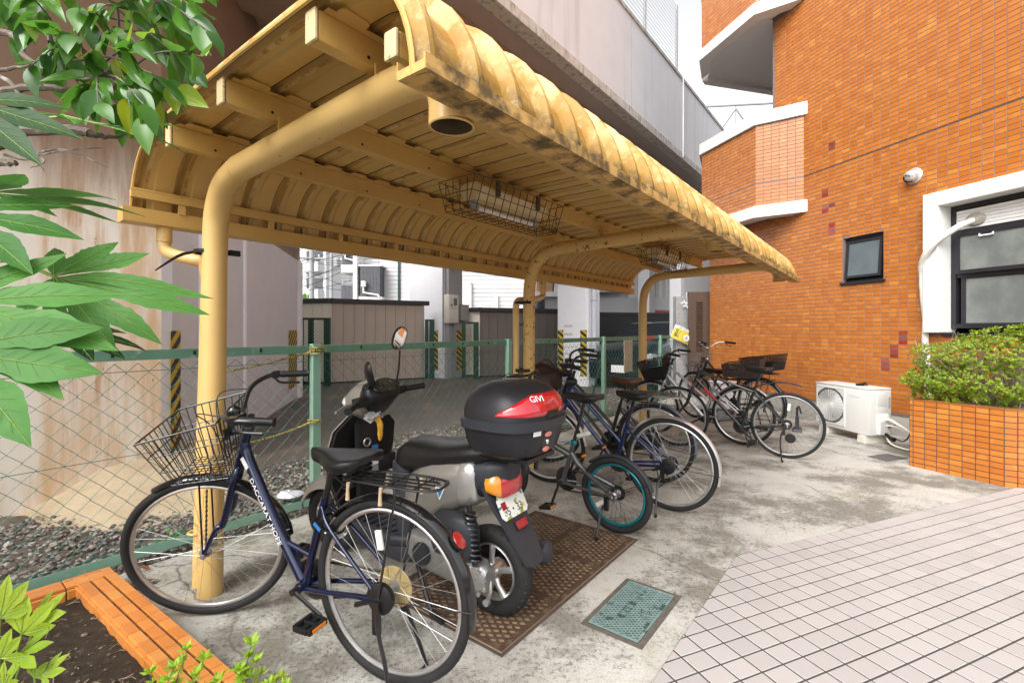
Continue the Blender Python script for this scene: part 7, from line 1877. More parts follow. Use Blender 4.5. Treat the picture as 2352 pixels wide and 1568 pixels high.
# ================================================================ plants
def leaf_mesh(name, L, Wd, mt, fold=0.18, curl=0.15, tip=0.8, n=9, base=0.35):
    """single pointed leaf along +x, folded along the midrib, stalk at the origin"""
    m = MB(); rows = []
    for i in range(n + 1):
        f = i / n; w = Wd * (math.sin(math.pi * f ** 0.82) ** 0.8) * (1 - 0.35 * f ** 3) if 0 < i < n else 0.0005
        z = -curl * L * f * f
        rows.append([(L * f, -w / 2, z + fold * w / 2), (L * f, -w / 4, z + fold * w * 0.2), (L * f, 0, z), (L * f, w / 4, z + fold * w * 0.2), (L * f, w / 2, z + fold * w / 2)])
    m.loft(rows, caps=False, closed=False)
    return m.mesh(name, mt, ang=80)
def lobed_leaf(lobes, mt, parent, M, curl=0.2, seed=1, serr=0.0025, name='leaf', vein=True, palm=0.36):
    """palmate leaf: lobes = [(angle deg, length, width)], lying in x-y, stalk end at the origin; one web joins the lobes near the stalk"""
    rn = random.Random(seed); m = MB(M); vm = MB(M); n = 20; lobes = sorted(lobes)
    Lm = max(l for _, l, _ in lobes)
    bend = lambda r: -curl * r * r / Lm
    for k, (a, L, Wd) in enumerate(lobes):
        ca, sa = math.cos(R(a)), math.sin(R(a)); side = rn.uniform(-0.08, 0.08); rows = []; vl = []
        gaps = [min(60, abs(a - lobes[q][0])) / 2 if 0 <= q < len(lobes) else 26 for q in (k - 1, k + 1)]
        prs = [palm * min(L, lobes[q][1]) if 0 <= q < len(lobes) else palm * L * 0.5 for q in (k - 1, k + 1)]
        for i in range(n + 1):
            f = i / n; r = L * f; hw = []
            for g_, pr in zip(gaps, prs):
                w0 = pr * math.tan(R(g_)) * 0.96
                if r <= pr: h = r * math.tan(R(g_)) * 1.02
                else:
                    x = (r - pr) / max(1e-6, L - pr); q = min(1, x / 0.38); q = q * q * (3 - 2 * q)
                    h = (w0 + (Wd / 2 - w0) * q) * (1 - max(0, (x - 0.25) / 0.75) ** 1.7)
                    h *= 1 + serr * 22 * ((i % 2) - 0.5) * (x < 0.96)
                hw.append(max(0.0004, h))
            off = side * L * f * f
            z = bend(r) * (1 + 0.25 * side) + 0.0003 * k + 0.010 * L * math.sin(f * 7 + k)
            row = []
            for q in (-1, -0.5, 0, 0.5, 1):
                h = hw[0] if q < 0 else hw[1]
                y = q * h + off; zz = z + 0.14 * abs(q) * h * (1 if r > max(prs) else r / max(prs) * 0.6) + (rn.uniform(-0.0006, 0.0006) if r > max(prs) else 0)
                row.append((r * ca - y * sa, r * sa + y * ca, zz))
            rows.append(row); vl.append((r * ca - off * sa, r * sa + off * ca, z + 0.0012))
        m.loft(rows, caps=False, closed=False)
        vm.tube(vl, [0.0012 * (1 - 0.8 * i / n) + 0.0002 for i in range(n + 1)], 4)
        for i in range(5, n - 3, 2):
            for sg in (0, 4):
                e = rows[min(n, i + 3)][sg]; b_ = vl[i]; vm.tube([b_, ((b_[0] + e[0]) / 2, (b_[1] + e[1]) / 2, (b_[2] + e[2]) / 2 + 0.0012), (b_[0] * 0.25 + e[0] * 0.75, b_[1] * 0.25 + e[1] * 0.75, b_[2] * 0.25 + e[2] * 0.75 + 0.0006)], [0.00035, 0.0003, 0.00015], 3)
    o = m.build(name, mt, parent, ang=70)
    if vein: vm.build('vein', M_VEIN, o)
    return o
def orient(pos, fwd, up):
    x = Vector(fwd).normalized(); z = Vector(up); z = (z - x * z.dot(x)).normalized(); y = z.cross(x)
    m = Matrix((x, y, z)).transposed().to_4x4(); m.translation = Vector(pos); return m
def at(vx, vy, d): return Vector(((vx - 1176) / 1100 * d, d, 1.34 + (757 - vy) / 1100 * d))
# fatsia by the planting bed
fat = thing('fatsia_shrub', 'tall fatsia with large glossy lobed leaves reaching in from the left edge', 'shrub', (-1.75, 1.35, 0))
FI = Matrix.Translation(-Vector(fat.location))
def fleaf(pos, fwd, up, lobes, mt=M_FAT, curl=0.2, seed=1, stalk=None, **kw):
    lobed_leaf(lobes, mt, fat, FI @ orient(pos, fwd, up), curl, seed, **kw)
    if stalk is not None:
        m = MB(FI); p = Vector(pos); q = Vector(stalk); m.tube(bez([q, (p + q) / 2 + Vector((0, 0, 0.02)), p], 4), 0.0042, 6); m.build('stalk', M_VEIN, fat)
SK = Vector((-1.80, 1.30, 1.30))
fleaf(at(126, 636, 1.12), (1, 0.06, -0.24), (0.04, -0.85, 0.52), [(-95, 0.12, 0.055), (-60, 0.17, 0.055), (-33, 0.24, 0.056), (-16, 0.29, 0.054), (0, 0.33, 0.052), (15, 0.325, 0.040), (40, 0.19, 0.055), (68, 0.15, 0.055), (125, 0.09, 0.05)], seed=3, stalk=at(-60, 605, 1.16), curl=0.16, palm=0.50, serr=0.005)
fleaf(at(-110, 690, 0.95), (1, 0.0, -0.26), (0.08, -0.80, 0.58), [(-70, 0.2, 0.06), (-42, 0.29, 0.075), (-20, 0.33, 0.080), (0, 0.325, 0.080), (22, 0.28, 0.07), (60, 0.2, 0.06)], seed=5, stalk=SK, curl=0.10, palm=0.42)
fleaf(at(-130, 800, 0.88), (1, 0.05, -0.30), (0.05, -0.85, 0.5), [(-50, 0.22, 0.08), (-22, 0.26, 0.085), (6, 0.26, 0.085), (34, 0.24, 0.08)], seed=6, stalk=SK, curl=0.08, palm=0.40)
fleaf(at(-120, 480, 1.02), (1, 0.0, -0.38), (0.1, -0.66, 0.70), [(-62, 0.16, 0.055), (-34, 0.22, 0.065), (-10, 0.25, 0.07), (14, 0.24, 0.065), (45, 0.2, 0.06)], seed=7, stalk=SK, curl=0.12, palm=0.4)
fleaf(at(-20, 445, 1.15), (1, 0.1, 0.02), (0.0, 0.10, 1), [(-70, 0.16, 0.05), (-38, 0.26, 0.055), (-12, 0.31, 0.06), (12, 0.31, 0.055), (40, 0.24, 0.055), (75, 0.15, 0.05)], seed=8, stalk=SK, curl=0.10, palm=0.45)
fleaf(at(150, 760, 1.22), (1, 0.1, -0.20), (0, -0.45, 0.85), [(-30, 0.13, 0.045), (-8, 0.155, 0.045), (14, 0.17, 0.036), (38, 0.12, 0.04)], M_FATD, seed=9, stalk=SK, curl=0.3, palm=0.35)
fleaf(at(-95, 225, 1.10), (1, 0.0, -0.38), (0.1, -0.75, 0.6), [(-46, 0.24, 0.06), (-16, 0.27, 0.068), (8, 0.26, 0.068), (36, 0.2, 0.06)], M_FATD, seed=10, stalk=at(-160, 330, 1.2), curl=0.12, palm=0.32)
fleaf(at(140, 268, 1.28), (1, 0.1, -0.10), (0.0, -0.25, 0.95), [(-75, 0.14, 0.05), (-45, 0.22, 0.05), (-18, 0.28, 0.052), (4, 0.32, 0.052), (26, 0.28, 0.05), (55, 0.2, 0.05)], M_FAT, seed=12, stalk=at(-60, 330, 1.25), curl=0.18, palm=0.45)
m = MB(FI); m.tube(bez([(-1.75, 1.35, 0), (-1.78, 1.33, 0.7), (-1.85, 1.28, 1.4), (-1.75, 1.25, 1.9)], 6), 0.022, 8); m.build('stem', M_BARK, fat)
# camellia branch
camt = thing('camellia_tree', 'camellia branches with glossy oval leaves hanging in at the top left', 'tree', (-2.6, 1.5, 0))
CI = Matrix.Translation(-Vector(camt.location))
rn = random.Random(77)
m = MB(CI)
root_p = Vector((-2.6, 1.5, 0)); m.tube(bez([root_p, (-2.62, 1.52, 1.0), (-2.5, 1.5, 1.8), (-2.3, 1.5, 2.4)], 6), [0.06] * 7 + [0.05] * 6 + [0.04] * 6, 10); m.build('trunk', M_BARK, camt)
LM_ = [leaf_mesh('camellia_leaf', 0.105, 0.050, M_CAM, 0.22, 0.20), leaf_mesh('camellia_leaf', 0.090, 0.046, M_CAM, 0.10, 0.32), leaf_mesh('camellia_leaf', 0.118, 0.050, M_CAM, 0.32, 0.10), leaf_mesh('camellia_leaf', 0.082, 0.044, M_CAM, 0.16, -0.08), leaf_mesh('camellia_leaf', 0.100, 0.040, M_CAM, 0.45, 0.25)]
bm_ = MB(CI)
def branch(pts, r0, r1): 
    p = bez(pts, 5); n = len(p); bm_.tube([q + Vector((rn.uniform(-.003, .003), 0, rn.uniform(-.003, .003))) for q in p], [r0 + (r1 - r0) * i / (n - 1) for i in range(n)], 7)
branch([at(-420, 350, 1.5), at(-60, 345, 1.4), at(60, 300, 1.38), at(160, 300, 1.36), at(205, 305, 1.36)], 0.022, 0.012)
branch([at(205, 305, 1.36), at(240, 315, 1.38), at(285, 312, 1.4)], 0.010, 0.003)
branch([at(-100, 372, 1.42), at(0, 375, 1.4), at(40, 372, 1.4)], 0.013, 0.008)
branch([at(-150, 245, 1.5), at(20, 210, 1.45), at(90, 200, 1.42), at(150, 205, 1.42), at(230, 215, 1.42)], 0.014, 0.006)
branch([at(-150, 60, 1.5), at(20, 80, 1.46), at(55, 130, 1.44), at(110, 160, 1.42)], 0.012, 0.006)
branch([at(-150, 175, 1.5), at(0, 160, 1.46), at(70, 150, 1.45)], 0.010, 0.003)
branch([at(-150, 120, 1.5), at(0, 175, 1.46), at(60, 240, 1.42), at(120, 290, 1.4)], 0.008, 0.004)
for a, b, c in (((10, 358), (80, 372), (105, 395)), ((60, 365), (120, 350), (235, 340)), ((90, 352), (150, 345), (250, 385)), ((85, 355), (100, 372), (70, 385))):
    branch([at(*a, 1.4), at(*b, 1.4), at(*c, 1.4)], 0.004, 0.0012)
sprays = [(478, 70), (468, 130), (440, 165), (405, 205), (385, 262), (345, 285), (300, 272), (262, 262), (225, 238), (190, 215), (455, 25), (420, 75), (385, 120), (350, 170), (310, 205), (272, 185), (235, 150), (200, 120), (160, 150), (110, 165), (75, 150), (370, 40), (330, 90), (290, 120), (250, 75), (205, 50), (160, 80), (115, 60), (70, 40), (30, 70), (15, 20), (310, 25), (265, 10), (175, 15), (95, 0), (430, -10), (345, -30), (240, -50), (130, -60), (40, -40), (480, -40), (390, -80), (300, -110), (180, -120), (60, -110), (140, 120), (330, 240), (415, 110)]
hubp = [at(60, 20, 1.46), at(130, 130, 1.42), at(215, 180, 1.42), at(150, -60, 1.44), at(300, -40, 1.42), at(260, 60, 1.44)]
for sx, sy in sprays:
    d = 1.36 + rn.uniform(-0.16, 0.22); tip = at(sx, sy, d); h0 = min(hubp, key=lambda h: (h - tip).length) + Vector((rn.uniform(-.05, .05), rn.uniform(-.05, .05), rn.uniform(-.05, .05)))
    mid = (tip + h0) / 2 + Vector((0, 0, rn.uniform(0.01, 0.06)))
    tw = bez([h0, mid, tip], 6); bm_.tube(tw, [0.0040 - 0.0028 * i / (len(tw) - 1) for i in range(len(tw))], 5)
    dirr = (tip - mid).normalized(); nl = rn.choice((4, 5, 5, 6))
    for k in range(nl):
        f = 1 - 0.085 * k * rn.uniform(0.7, 1.2); i = max(0, min(len(tw) - 1, int(f * (len(tw) - 1)))); p = tw[i]
        side = (-1) ** k; lat = dirr.cross(Vector((0, 1, 0.2))).normalized()
        fw = dirr * rn.uniform(0.3, 1.0) + lat * side * rn.uniform(0.1, 0.8) + Vector((rn.uniform(0.0, 0.5), rn.uniform(-0.45, 0.25), rn.uniform(-1.1, -0.15)))
        upv = Vector((rn.uniform(-0.7, 0.7), rn.uniform(-1.2, 0.1), rn.uniform(0.3, 1.2)))
        o = bpy.data.objects.new('leaf', rn.choice(LM_)); C.objects.link(o); o.parent = camt; o.matrix_local = CI @ orient(p, fw, upv) @ Matrix.Scale(rn.uniform(0.75, 1.15), 4)
bm_.build('branch', M_BARK, camt)
# young fatsia seedlings in the bed
def seedling(label, base, leaves, seed):
    o = thing('fatsia_seedling', label, 'plant', base, 0, 'young plants in the planting bed'); I = Matrix.Translation(-Vector(base)); r_ = random.Random(seed)
    for (p, fwd, up, s) in leaves:
        s *= 0.78; lobes = [(a + r_.uniform(-6, 6), s * l * r_.uniform(0.85, 1.1), s * 0.36) for a, l in ((-66, 0.72), (-26, 1.0), (8, 1.05), (44, 0.92))]
        lobed_leaf(lobes, M_FATY, o, I @ orient(p, fwd, up), 0.15, r_.randint(0, 999), palm=0.45)
        m = MB(I); m.tube(bez([Vector(base), (Vector(base) + Vector(p)) / 2 + Vector((0, 0, 0.03)), Vector(p)], 4), 0.003, 5); m.build('stalk', M_VEIN, o)
seedling('bright young fatsia in the dark soil at the bottom left corner', (-1.62, 1.50, 0.01),
    [(at(50, 1455, 1.42), (0.25, 0, 1), (0.2, -0.9, 0.3), 0.155), (at(85, 1425, 1.45), (0.85, 0, 0.75), (0, -0.8, 0.6), 0.13), (at(0, 1420, 1.4), (0.15, 0.1, 1), (0.3, -0.9, 0.2), 0.14), (at(40, 1505, 1.38), (0.9, -0.1, 0.35), (0, -0.6, 0.8), 0.12), (at(0, 1510, 1.36), (0.4, 0, 0.9), (0.2, -0.9, 0.3), 0.11)], 3)
seedling('low young fatsia with pale leaves left of the azalea sprigs', (-1.42, 1.42, 0.01),
    [(at(100, 1550, 1.38), (0.8, 0, 0.6), (-0.1, -0.7, 0.7), 0.09), (at(80, 1555, 1.38), (0.1, 0, 1), (0, -0.9, 0.35), 0.075), (at(10, 1575, 1.36), (0.0, 0, 1), (0, -0.8, 0.5), 0.08)], 5)
# azalea sprigs at the front of the bed
def rosette(mb, p, ax_, s, n, rr_):
    a = Vector(ax_).normalized(); u = a.orthogonal().normalized(); v = a.cross(u)
    for k in range(n):
        q = 2.4 * k + rr_.uniform(-0.4, 0.4); el = rr_.uniform(0.15, 1.0); d = (u * math.cos(q) + v * math.sin(q)) * math.cos(el) + a * math.sin(el); L = s * rr_.uniform(0.6, 1.15); w = d.cross(a).normalized() * L * 0.27; n_ = w.cross(d).normalized()
        mb.add([p, p + d * L * 0.45 + w - n_ * L * 0.03, p + d * L, p + d * L * 0.45 - w - n_ * L * 0.03, p + d * L * 0.5 + n_ * L * 0.06], [(0, 1, 4), (1, 2, 4), (2, 3, 4), (3, 0, 4)])
def sprig(label, base, tips, seed):
    o = thing('azalea_sprig', label, 'plant', base, 0, 'azalea sprigs at the front of the bed'); I = Matrix.Translation(-Vector(base)); r_ = random.Random(seed)
    tw = MB(I); lf_ = MB(I)
    for t in tips:
        t = Vector(t); b = Vector(base); mid = (t + b) / 2 + Vector((r_.uniform(-.02, .02), r_.uniform(-.02, .02), 0)); pts = bez([b, mid, t], 5)
        tw.tube(pts, [0.003 - 0.0018 * i / (len(pts) - 1) for i in range(len(pts))], 5)
        rosette(lf_, t, (r_.uniform(-0.3, 0.3), r_.uniform(-0.5, 0), 1), 0.030, 11, r_)
        for k in (-2, -3, -4, -5, -6): rosette(lf_, pts[k] , (r_.uniform(-0.6, 0.6), r_.uniform(-0.5, 0.3), 0.8), 0.027, 5, r_)
    tw.build('twig', M_BARK, o); lf_.build('foliage', M_AZAY, o, smooth=False)
sprig('yellow green azalea sprig over the near end of the tiled edging', (-1.08, 1.44, 0.02), [at(430, 1490, 1.50), at(470, 1510, 1.48), at(400, 1530, 1.46), at(345, 1545, 1.46), at(450, 1550, 1.45), at(420, 1515, 1.52), at(500, 1560, 1.48), at(375, 1568, 1.46)], 3)
sprig('upright azalea sprig standing right of the tiled edging by the rear wheel', (-0.82, 1.40, 0.0), [at(578, 1475, 1.45), at(572, 1505, 1.44), at(590, 1520, 1.43), at(550, 1535, 1.42), at(600, 1545, 1.44), at(640, 1555, 1.46), at(565, 1555, 1.42), at(618, 1568, 1.42), at(655, 1575, 1.42)], 4)
# weeds by the fence foot and in the yard joints
def weed(label, p, n, s, seed):
    r_ = random.Random(seed); m = MB()
    for i in range(n):
        q = Vector(p) + Vector((r_.gauss(0, s), r_.gauss(0, s), r_.uniform(0.0, s * 0.9))); rosette(m, q, (r_.uniform(-0.4, 0.4), r_.uniform(-0.6, 0), 1), s * 0.6, 5, r_)
    tag(m.build('weed', M_WEED, smooth=False), label, 'weed', 'weeds')
weed('leafy green weed in the gravel behind the front wheel of the navy bicycle', SW(0.05, -0.80, 0), 12, 0.06, 1)
weed('small weed in the gravel right of the first yellow post', SW(0.75, -0.72, 0), 5, 0.035, 2)
weed('tiny weed at the corner where the paving meets the concrete', (1.315, 2.815, 0.004), 4, 0.012, 3)
weed('small weed beneath the silver bicycle', (2.15, 5.95, 0), 8, 0.05, 4)
# fallen leaves and a plastic bag scrap
dl = leaf_mesh('fallen_leaf', 0.09, 0.05, M_LEAFLIT, 0.3, 0.1)
r_ = random.Random(9)
for lab, s, t, k in (('large dry brown leaf by the foot of the first yellow post', -0.26, -0.36, 1.6), ('small curled dry leaf beside the bottom rail behind the navy wheel', -0.12, -0.5, 0.9), ('reddish dry leaf lying right of the first yellow post', 0.22, -0.5, 1.0)):
    o = bpy.data.objects.new('fallen_leaf', dl); C.objects.link(o); o.location = SW(s, t, 0.014); o.rotation_euler = (r_.uniform(-.3, .3), r_.uniform(-.3, .3), r_.uniform(0, 6)); o.scale = (k,) * 3
    tag(o, lab, 'leaf', 'fallen leaves by the first post')
o = bpy.data.objects.new('fallen_leaf', dl); C.objects.link(o); p = E0 + ED * 0.10 - U * 0.26; o.location = (p.x, p.y, 0.05); o.rotation_euler = (0.3, -0.2, 2.5); o.scale = (1.3,) * 3
tag(o, 'curled brown leaf on the soil in the corner of the tiled edging', 'leaf')
m = MB(); r_ = random.Random(12); rg_ = []
for i in range(7):
    p = math.pi * i / 6; sp = max(0.05, math.sin(p)); rg_.append([(0.11 * sp * math.cos(q) * r_.uniform(0.7, 1.2), 0.08 * sp * math.sin(q) * r_.uniform(0.7, 1.2), 0.03 - 0.035 * math.cos(p) * r_.uniform(0.6, 1.3)) for q in [2 * math.pi * j / 12 for j in range(12)]])
m.loft(rg_); tag(m.build('plastic_bag', mat('white_bag', (0.72, 0.72, 0.74), 0.5), None, loc=SW(0.95, -1.05, -0.01)), 'crumpled white plastic bag on the gravel behind the fence', 'plastic bag')

# planter box by the building with a clipped azalea
PA, PB, PC_ = Vector((3.92, 4.724, 0)), Vector((4.206, 4.094, 0)), Vector((5.25, 3.47, 0))
pE = BW(-0.66, 0.02); pD = BW(-1.95, 0.02)
plt = thing('brick_planter', 'raised orange tiled planter with a chamfered corner by the white window', 'planter', PA)
I = Matrix.Translation(-PA)
outl = [PA, PB, PC_, pD, pE]; HP = 0.66
m = MB(I)
for a, b in ((PA, PB), (PB, PC_), (pE, PA)):
    d = (b - a).normalized(); nn = Vector((-d.y, d.x, 0)) * 0.10
    m.prism([(p.x, p.y) for p in (a, b, b + nn - d * 0.03, a + nn + d * 0.03)], -0.03, HP - 0.008)
wlo = m.build('wall', M_GROUTD, plt, smooth=False)
rim = MB(I)
for a, b in ((PA, PB), (PB, PC_), (pE, PA)):
    d = (b - a).normalized(); nn = Vector((-d.y, d.x, 0)) * 0.115
    q = [a - nn * 0.05, b - nn * 0.05, b + nn - d * 0.04, a + nn + d * 0.04]; rim.prism([(p.x, p.y) for p in q], HP - 0.0079, HP + 0.001)
rim.build('rim', mat('terracotta_rim', (0.30, 0.10, 0.025), 0.4, var=0.15, scale=12), plt, smooth=False)
PWt, PHt = 0.0945, 0.0508
mt_full = tile_mesh(PWt - 0.006, PHt - 0.006).mesh('planter_tile', M_TILE_O, smooth=False); np_ = 0
for a, b, vis in ((PA, PB, True), (PB, PC_, True), (pE, PA, False)):
    d = (b - a); L = d.length; d.normalize(); nn = Vector((d.y, -d.x, 0))
    n = max(1, int(L / PWt)); first = L - n * PWt
    cols = ([(0, first)] if first > 0.02 else []) + [(first + i * PWt, first + (i + 1) * PWt) for i in range(n)]
    for x0, x1 in cols:
        w = x1 - x0 - 0.006; me = mt_full if abs(w - (PWt - 0.006)) < 1e-4 else tile_mesh(w, PHt - 0.006).mesh('planter_tile', M_TILE_O, smooth=False)
        for r in range(13):
            z = HP - 0.0085 - (r + 0.5) * PHt
            if z < 0.01: break
            p = a + d * ((x0 + x1) / 2) - PA + Vector((0, 0, z))
            if np_ < 290 and vis:
                ob = bpy.data.objects.new('tile', me); C.objects.link(ob); ob.parent = wlo; ob.matrix_local = Matrix(((d.x, nn.x, 0, p.x), (d.y, nn.y, 0, p.y), (0, 0, 1, p.z), (0, 0, 0, 1))); np_ += 1
m = MB(I); m.prism([(p.x, p.y) for p in (PA + Vector((0.1, 0.0, 0)), PB + Vector((0.06, 0.07, 0)), PC_ + Vector((0, 0.12, 0)), pD, pE)], 0.3, 0.60); m.build('soil', M_SOIL, plt, smooth=False)
shr = thing('azalea_shrub', 'clipped azalea bush growing in the tiled planter, bare grey twigs on one side', 'shrub', (4.75, 4.5, 0.6))
I = Matrix.Translation(-Vector(shr.location)); r_ = random.Random(15)
tw = MB(I); fo_ = MB(I)
bc = Vector((4.72, 4.46, 0.98)); rad = Vector((0.80, 0.52, 0.36))
def inb(v): return (abs(v.x) ** 2.6 + abs(v.y) ** 2.6 + abs(v.z) ** 2.6)
axp = (PC_ - PB).normalized(); ayp = Vector((-axp.y, axp.x, 0))
for i in range(4200):
    while True:
        v = Vector((r_.uniform(-1, 1), r_.uniform(-1, 1), r_.uniform(-1, 1)))
        if 0.45 < inb(v) < 1.0: break
    lump = 1 + 0.10 * math.sin(v.x * 7 + 1) * math.cos(v.y * 6) + 0.08 * math.sin(v.z * 9 + v.x * 5)
    p = bc + axp * v.x * rad.x * lump + ayp * v.y * rad.y * lump + Vector((0, 0, v.z * rad.z * lump - 0.16 * (v.x < -0.2) * abs(v.x) ** 2))
    # bare patch towards the yard on the right
    if v.y < 0.1 and 0.0 < v.x < 0.75 and v.z < 0.42 and r_.random() < 0.93: continue
    if v.z < -0.55 and r_.random() < 0.65: continue
    rosette(fo_, p, (v.x * 0.6, v.y * 0.6, 0.7 + v.z), r_.uniform(0.028, 0.042), 6, r_)
for i in range(150):
    q = r_.uniform(-1, 1); b = bc + axp * (q * 0.35) + ayp * r_.uniform(-0.1, 0.1) + Vector((0, 0, -0.38))
    v = Vector((max(-1, min(1, q * 0.8 + r_.uniform(-0.4, 0.4))), r_.uniform(-0.95, 0.6), r_.uniform(-0.3, 0.8)))
    e = bc + axp * v.x * rad.x * 0.9 + ayp * v.y * rad.y * 0.9 + Vector((0, 0, v.z * rad.z * 0.9)); mid = (b + e) / 2 + Vector((r_.uniform(-.06, .06), r_.uniform(-.06, .06), r_.uniform(-0.02, .06)))
    pts = bez([b, mid, e], 4); r0 = r_.uniform(0.004, 0.010); tw.tube(pts, [r0 - (r0 - 0.0015) * k / (len(pts) - 1) for k in range(len(pts))], 5)
    for k in range(4):
        j = r_.randint(2, len(pts) - 1); s_ = pts[j]; e2 = s_ + (e - b).normalized() * r_.uniform(0.05, 0.14) + Vector((r_.uniform(-.08, .08), r_.uniform(-.1, .04), r_.uniform(-0.02, .07))); tw.tube([s_, (s_ + e2) / 2 + Vector((0, 0, 0.01)), e2], [0.0022, 0.0017, 0.001], 4)
tw.build('branch', M_TWIG, shr); fo_.build('foliage', M_AZA, shr, smooth=False)
# ================================================================ yard things
# rusty chequer plates in the yard
def chequer(me_name, w, d, top, bed, pitch, bar, h, ang=58, rimw=0.02):
    m = MB(); m.bx(0, w, 0, d, 0, 0.004, mat=1)
    for x0, x1, y0, y1 in ((0, w, 0, rimw), (0, w, d - rimw, d), (0, rimw, rimw, d - rimw), (w - rimw, w, rimw, d - rimw)): m.bx(x0, x1, y0, y1, 0.0042, h + 0.001, mat=0)
    a0, a1, b0, b1 = rimw * 1.0, w - rimw, rimw, d - rimw
    for sg in (1, -1):
        t = math.tan(R(ang)); step = pitch / math.sin(R(ang)) ; k0 = int(-(b1 - b0) / t / step) - 2; k1 = int((a1 - a0) / step + (b1 - b0) / t / step) + 3
        for k in range(k0, k1):
            xs = a0 + k * step
            hw = bar / 2 / math.sin(R(ang))
            p = [(xs - hw, b0), (xs + hw, b0), (xs + hw + (b1 - b0) / t, b1), (xs - hw + (b1 - b0) / t, b1)]
            if sg < 0: p = [(a0 + a1 - x, y) for x, y in p][::-1]
            p = clip(clip(p, lambda q: q[0] - a0), lambda q: a1 - q[0])
            if len(p) >= 3: m.prism(p, 0.0041, h - (0.0006 if sg < 0 else 0), mat=0)
    return m.mesh(me_name, [top, bed], smooth=False)
me_c = chequer('chequer_plate', 0.445, 0.378, M_RUSTI, M_RUSTB, 0.032, 0.0095, 0.010)
spot = (('back right', ''),)
names = {(0, 0): 'rusty chequer plate nearest the navy bicycle wheel, fence side', (0, 1): 'rusty chequer plate at the near corner toward the teal cover',
         (1, 0): 'rusty chequer plate under the rear wheel of the scooter', (1, 1): 'rusty chequer plate in the middle of the yard side row',
         (2, 0): 'rusty chequer plate between the scooter and the folding bicycle', (2, 1): 'rusty chequer plate at the far corner by the folding bicycle stand'}
for i in range(3):
    for j in range(2):
        o = bpy.data.objects.new('chequer_plate', me_c); C.objects.link(o); o.location = SW(0.556 + i * 0.45, 1.455 - j * 0.383 if j == 0 else 1.455 - 0.383, 0.002); o.location = SW(0.556 + i * 0.45, 1.455 - (1 - j) * 0.383, 0.002); o.rotation_euler = (0, 0, A_SH)
        tag(o, names[(i, j)], 'cover plate', 'rusty chequer plates in the yard')
m = MB()
ex = [SW(0.535, 1.475), SW(1.925, 1.475), SW(1.925, 0.67), SW(0.535, 0.67)]; ip = [SW(0.552, 1.458), SW(1.905, 1.458), SW(1.905, 0.69), SW(0.552, 0.69)]
for a in range(4):
    b = (a + 1) % 4; m.add([(ex[a].x, ex[a].y, 0.003), (ex[b].x, ex[b].y, 0.003), (ip[b].x, ip[b].y, 0.003), (ip[a].x, ip[a].y, 0.003)], [(0, 1, 2, 3)])
m.bx(0, 0, 0, 0, 0, 0) if False else None
tag(m.build('plate_frame', mat('frame_rust', (0.09, 0.06, 0.045), 0.8, var=0.4, scale=20), smooth=False), kind='structure')
# plates carry finger slots
# teal painted meter cover
cc = Vector((0.582, 2.295, 0)); co = thing('meter_cover', 'small teal painted iron meter cover set in the concrete', 'cover plate', cc, A_SH)
CW, CD = 0.455, 0.245
m = MB(); e = 0.024
for x0, x1, y0, y1 in ((-CW / 2 - e, CW / 2 + e, -CD / 2 - e, -CD / 2), (-CW / 2 - e, CW / 2 + e, CD / 2, CD / 2 + e), (-CW / 2 - e, -CW / 2, -CD / 2, CD / 2), (CW / 2, CW / 2 + e, -CD / 2, CD / 2)): m.bx(x0, x1, y0, y1, -0.02, 0.0035)
m.build('frame', mat('cover_frame', (0.10, 0.085, 0.07), 0.8, var=0.4, scale=25), co, smooth=False)
me_t = chequer('meter_lid', CW - 0.006, CD - 0.006, M_TEALP, M_TEALD, 0.0165, 0.0042, 0.0075, 52, 0.008)
lid = piece('lid', me_t, co, (-CW / 2 + 0.003, -CD / 2 + 0.003, 0.0005))
m = MB(); m.box((-0.03, 0.02, 0.0052), (0.15, 0.036, 0.007)); lb = m.build('name_plate', M_TEALD, co, smooth=False)
text('量水器', 0.036, co, (-0.03, 0.02, 0.0092), (0, 0, R(180)), M_TEALP, name='lettering', extrude=0.0008)
m = MB(); m.lathe([(0.028, 0.002), (0.028, 0.0088)], (0.0, -0.06, 0), 'z', 26); em = m.build('emblem', M_TEALD, co)
m = MB(); m.ring((0, -0.06, 0.009), 0.025, 0.0018, 26, 6, 'z'); m.ring((0, -0.06, 0.009), 0.015, 0.0015, 20, 6, 'z'); m.box((0, -0.06, 0.009), (0.003, 0.03, 0.002)); m.box((0, -0.06, 0.009), (0.026, 0.003, 0.002)); m.build('emblem_relief', M_TEALP, em, smooth=False)
m = MB(); m.box((0.09, -0.108, 0.0065), (0.06, 0.020, 0.006)); m.build('hinge', M_TEALD, co, smooth=False, bevel=0.002)
m = MB(); m.box((-0.09, -0.105, 0.0065), (0.05, 0.02, 0.004)); m.build('hinge', M_TEALD, co, smooth=False, bevel=0.0015)

# air conditioner outdoor unit
AO = Vector((4.17, 5.59, 0)); aa = math.atan2(0.986, -0.167)
ac = thing('air_conditioner', 'white outdoor air conditioner unit with round grille against the tiled wall', 'air conditioner', AO, aa)
WA, DA, Z0A, Z1A = 0.78, 0.30, 0.10, 0.655
m = MB(); m.bx(0, WA, -DA, 0, Z0A, Z1A - 0.021); body = m.build('case', M_ACW, ac, bevel=0.008)
m = MB(); m.bx(-0.004, WA + 0.004, -DA - 0.004, 0.004, Z1A - 0.02, Z1A); m.build('top_panel', M_ACW, ac, bevel=0.007)
m = MB(); gx0, gx1, gz0, gz1 = 0.335, 0.765, Z0A + 0.045, Z1A - 0.045; frame_rect(m, gx0, gx1, gz0, gz1, 0.0, 0.012, 0.014); m.bx(gx0 + 0.014, gx1 - 0.014, 0.0005, 0.003, gz0 + 0.014, gz1 - 0.014, mat=1)
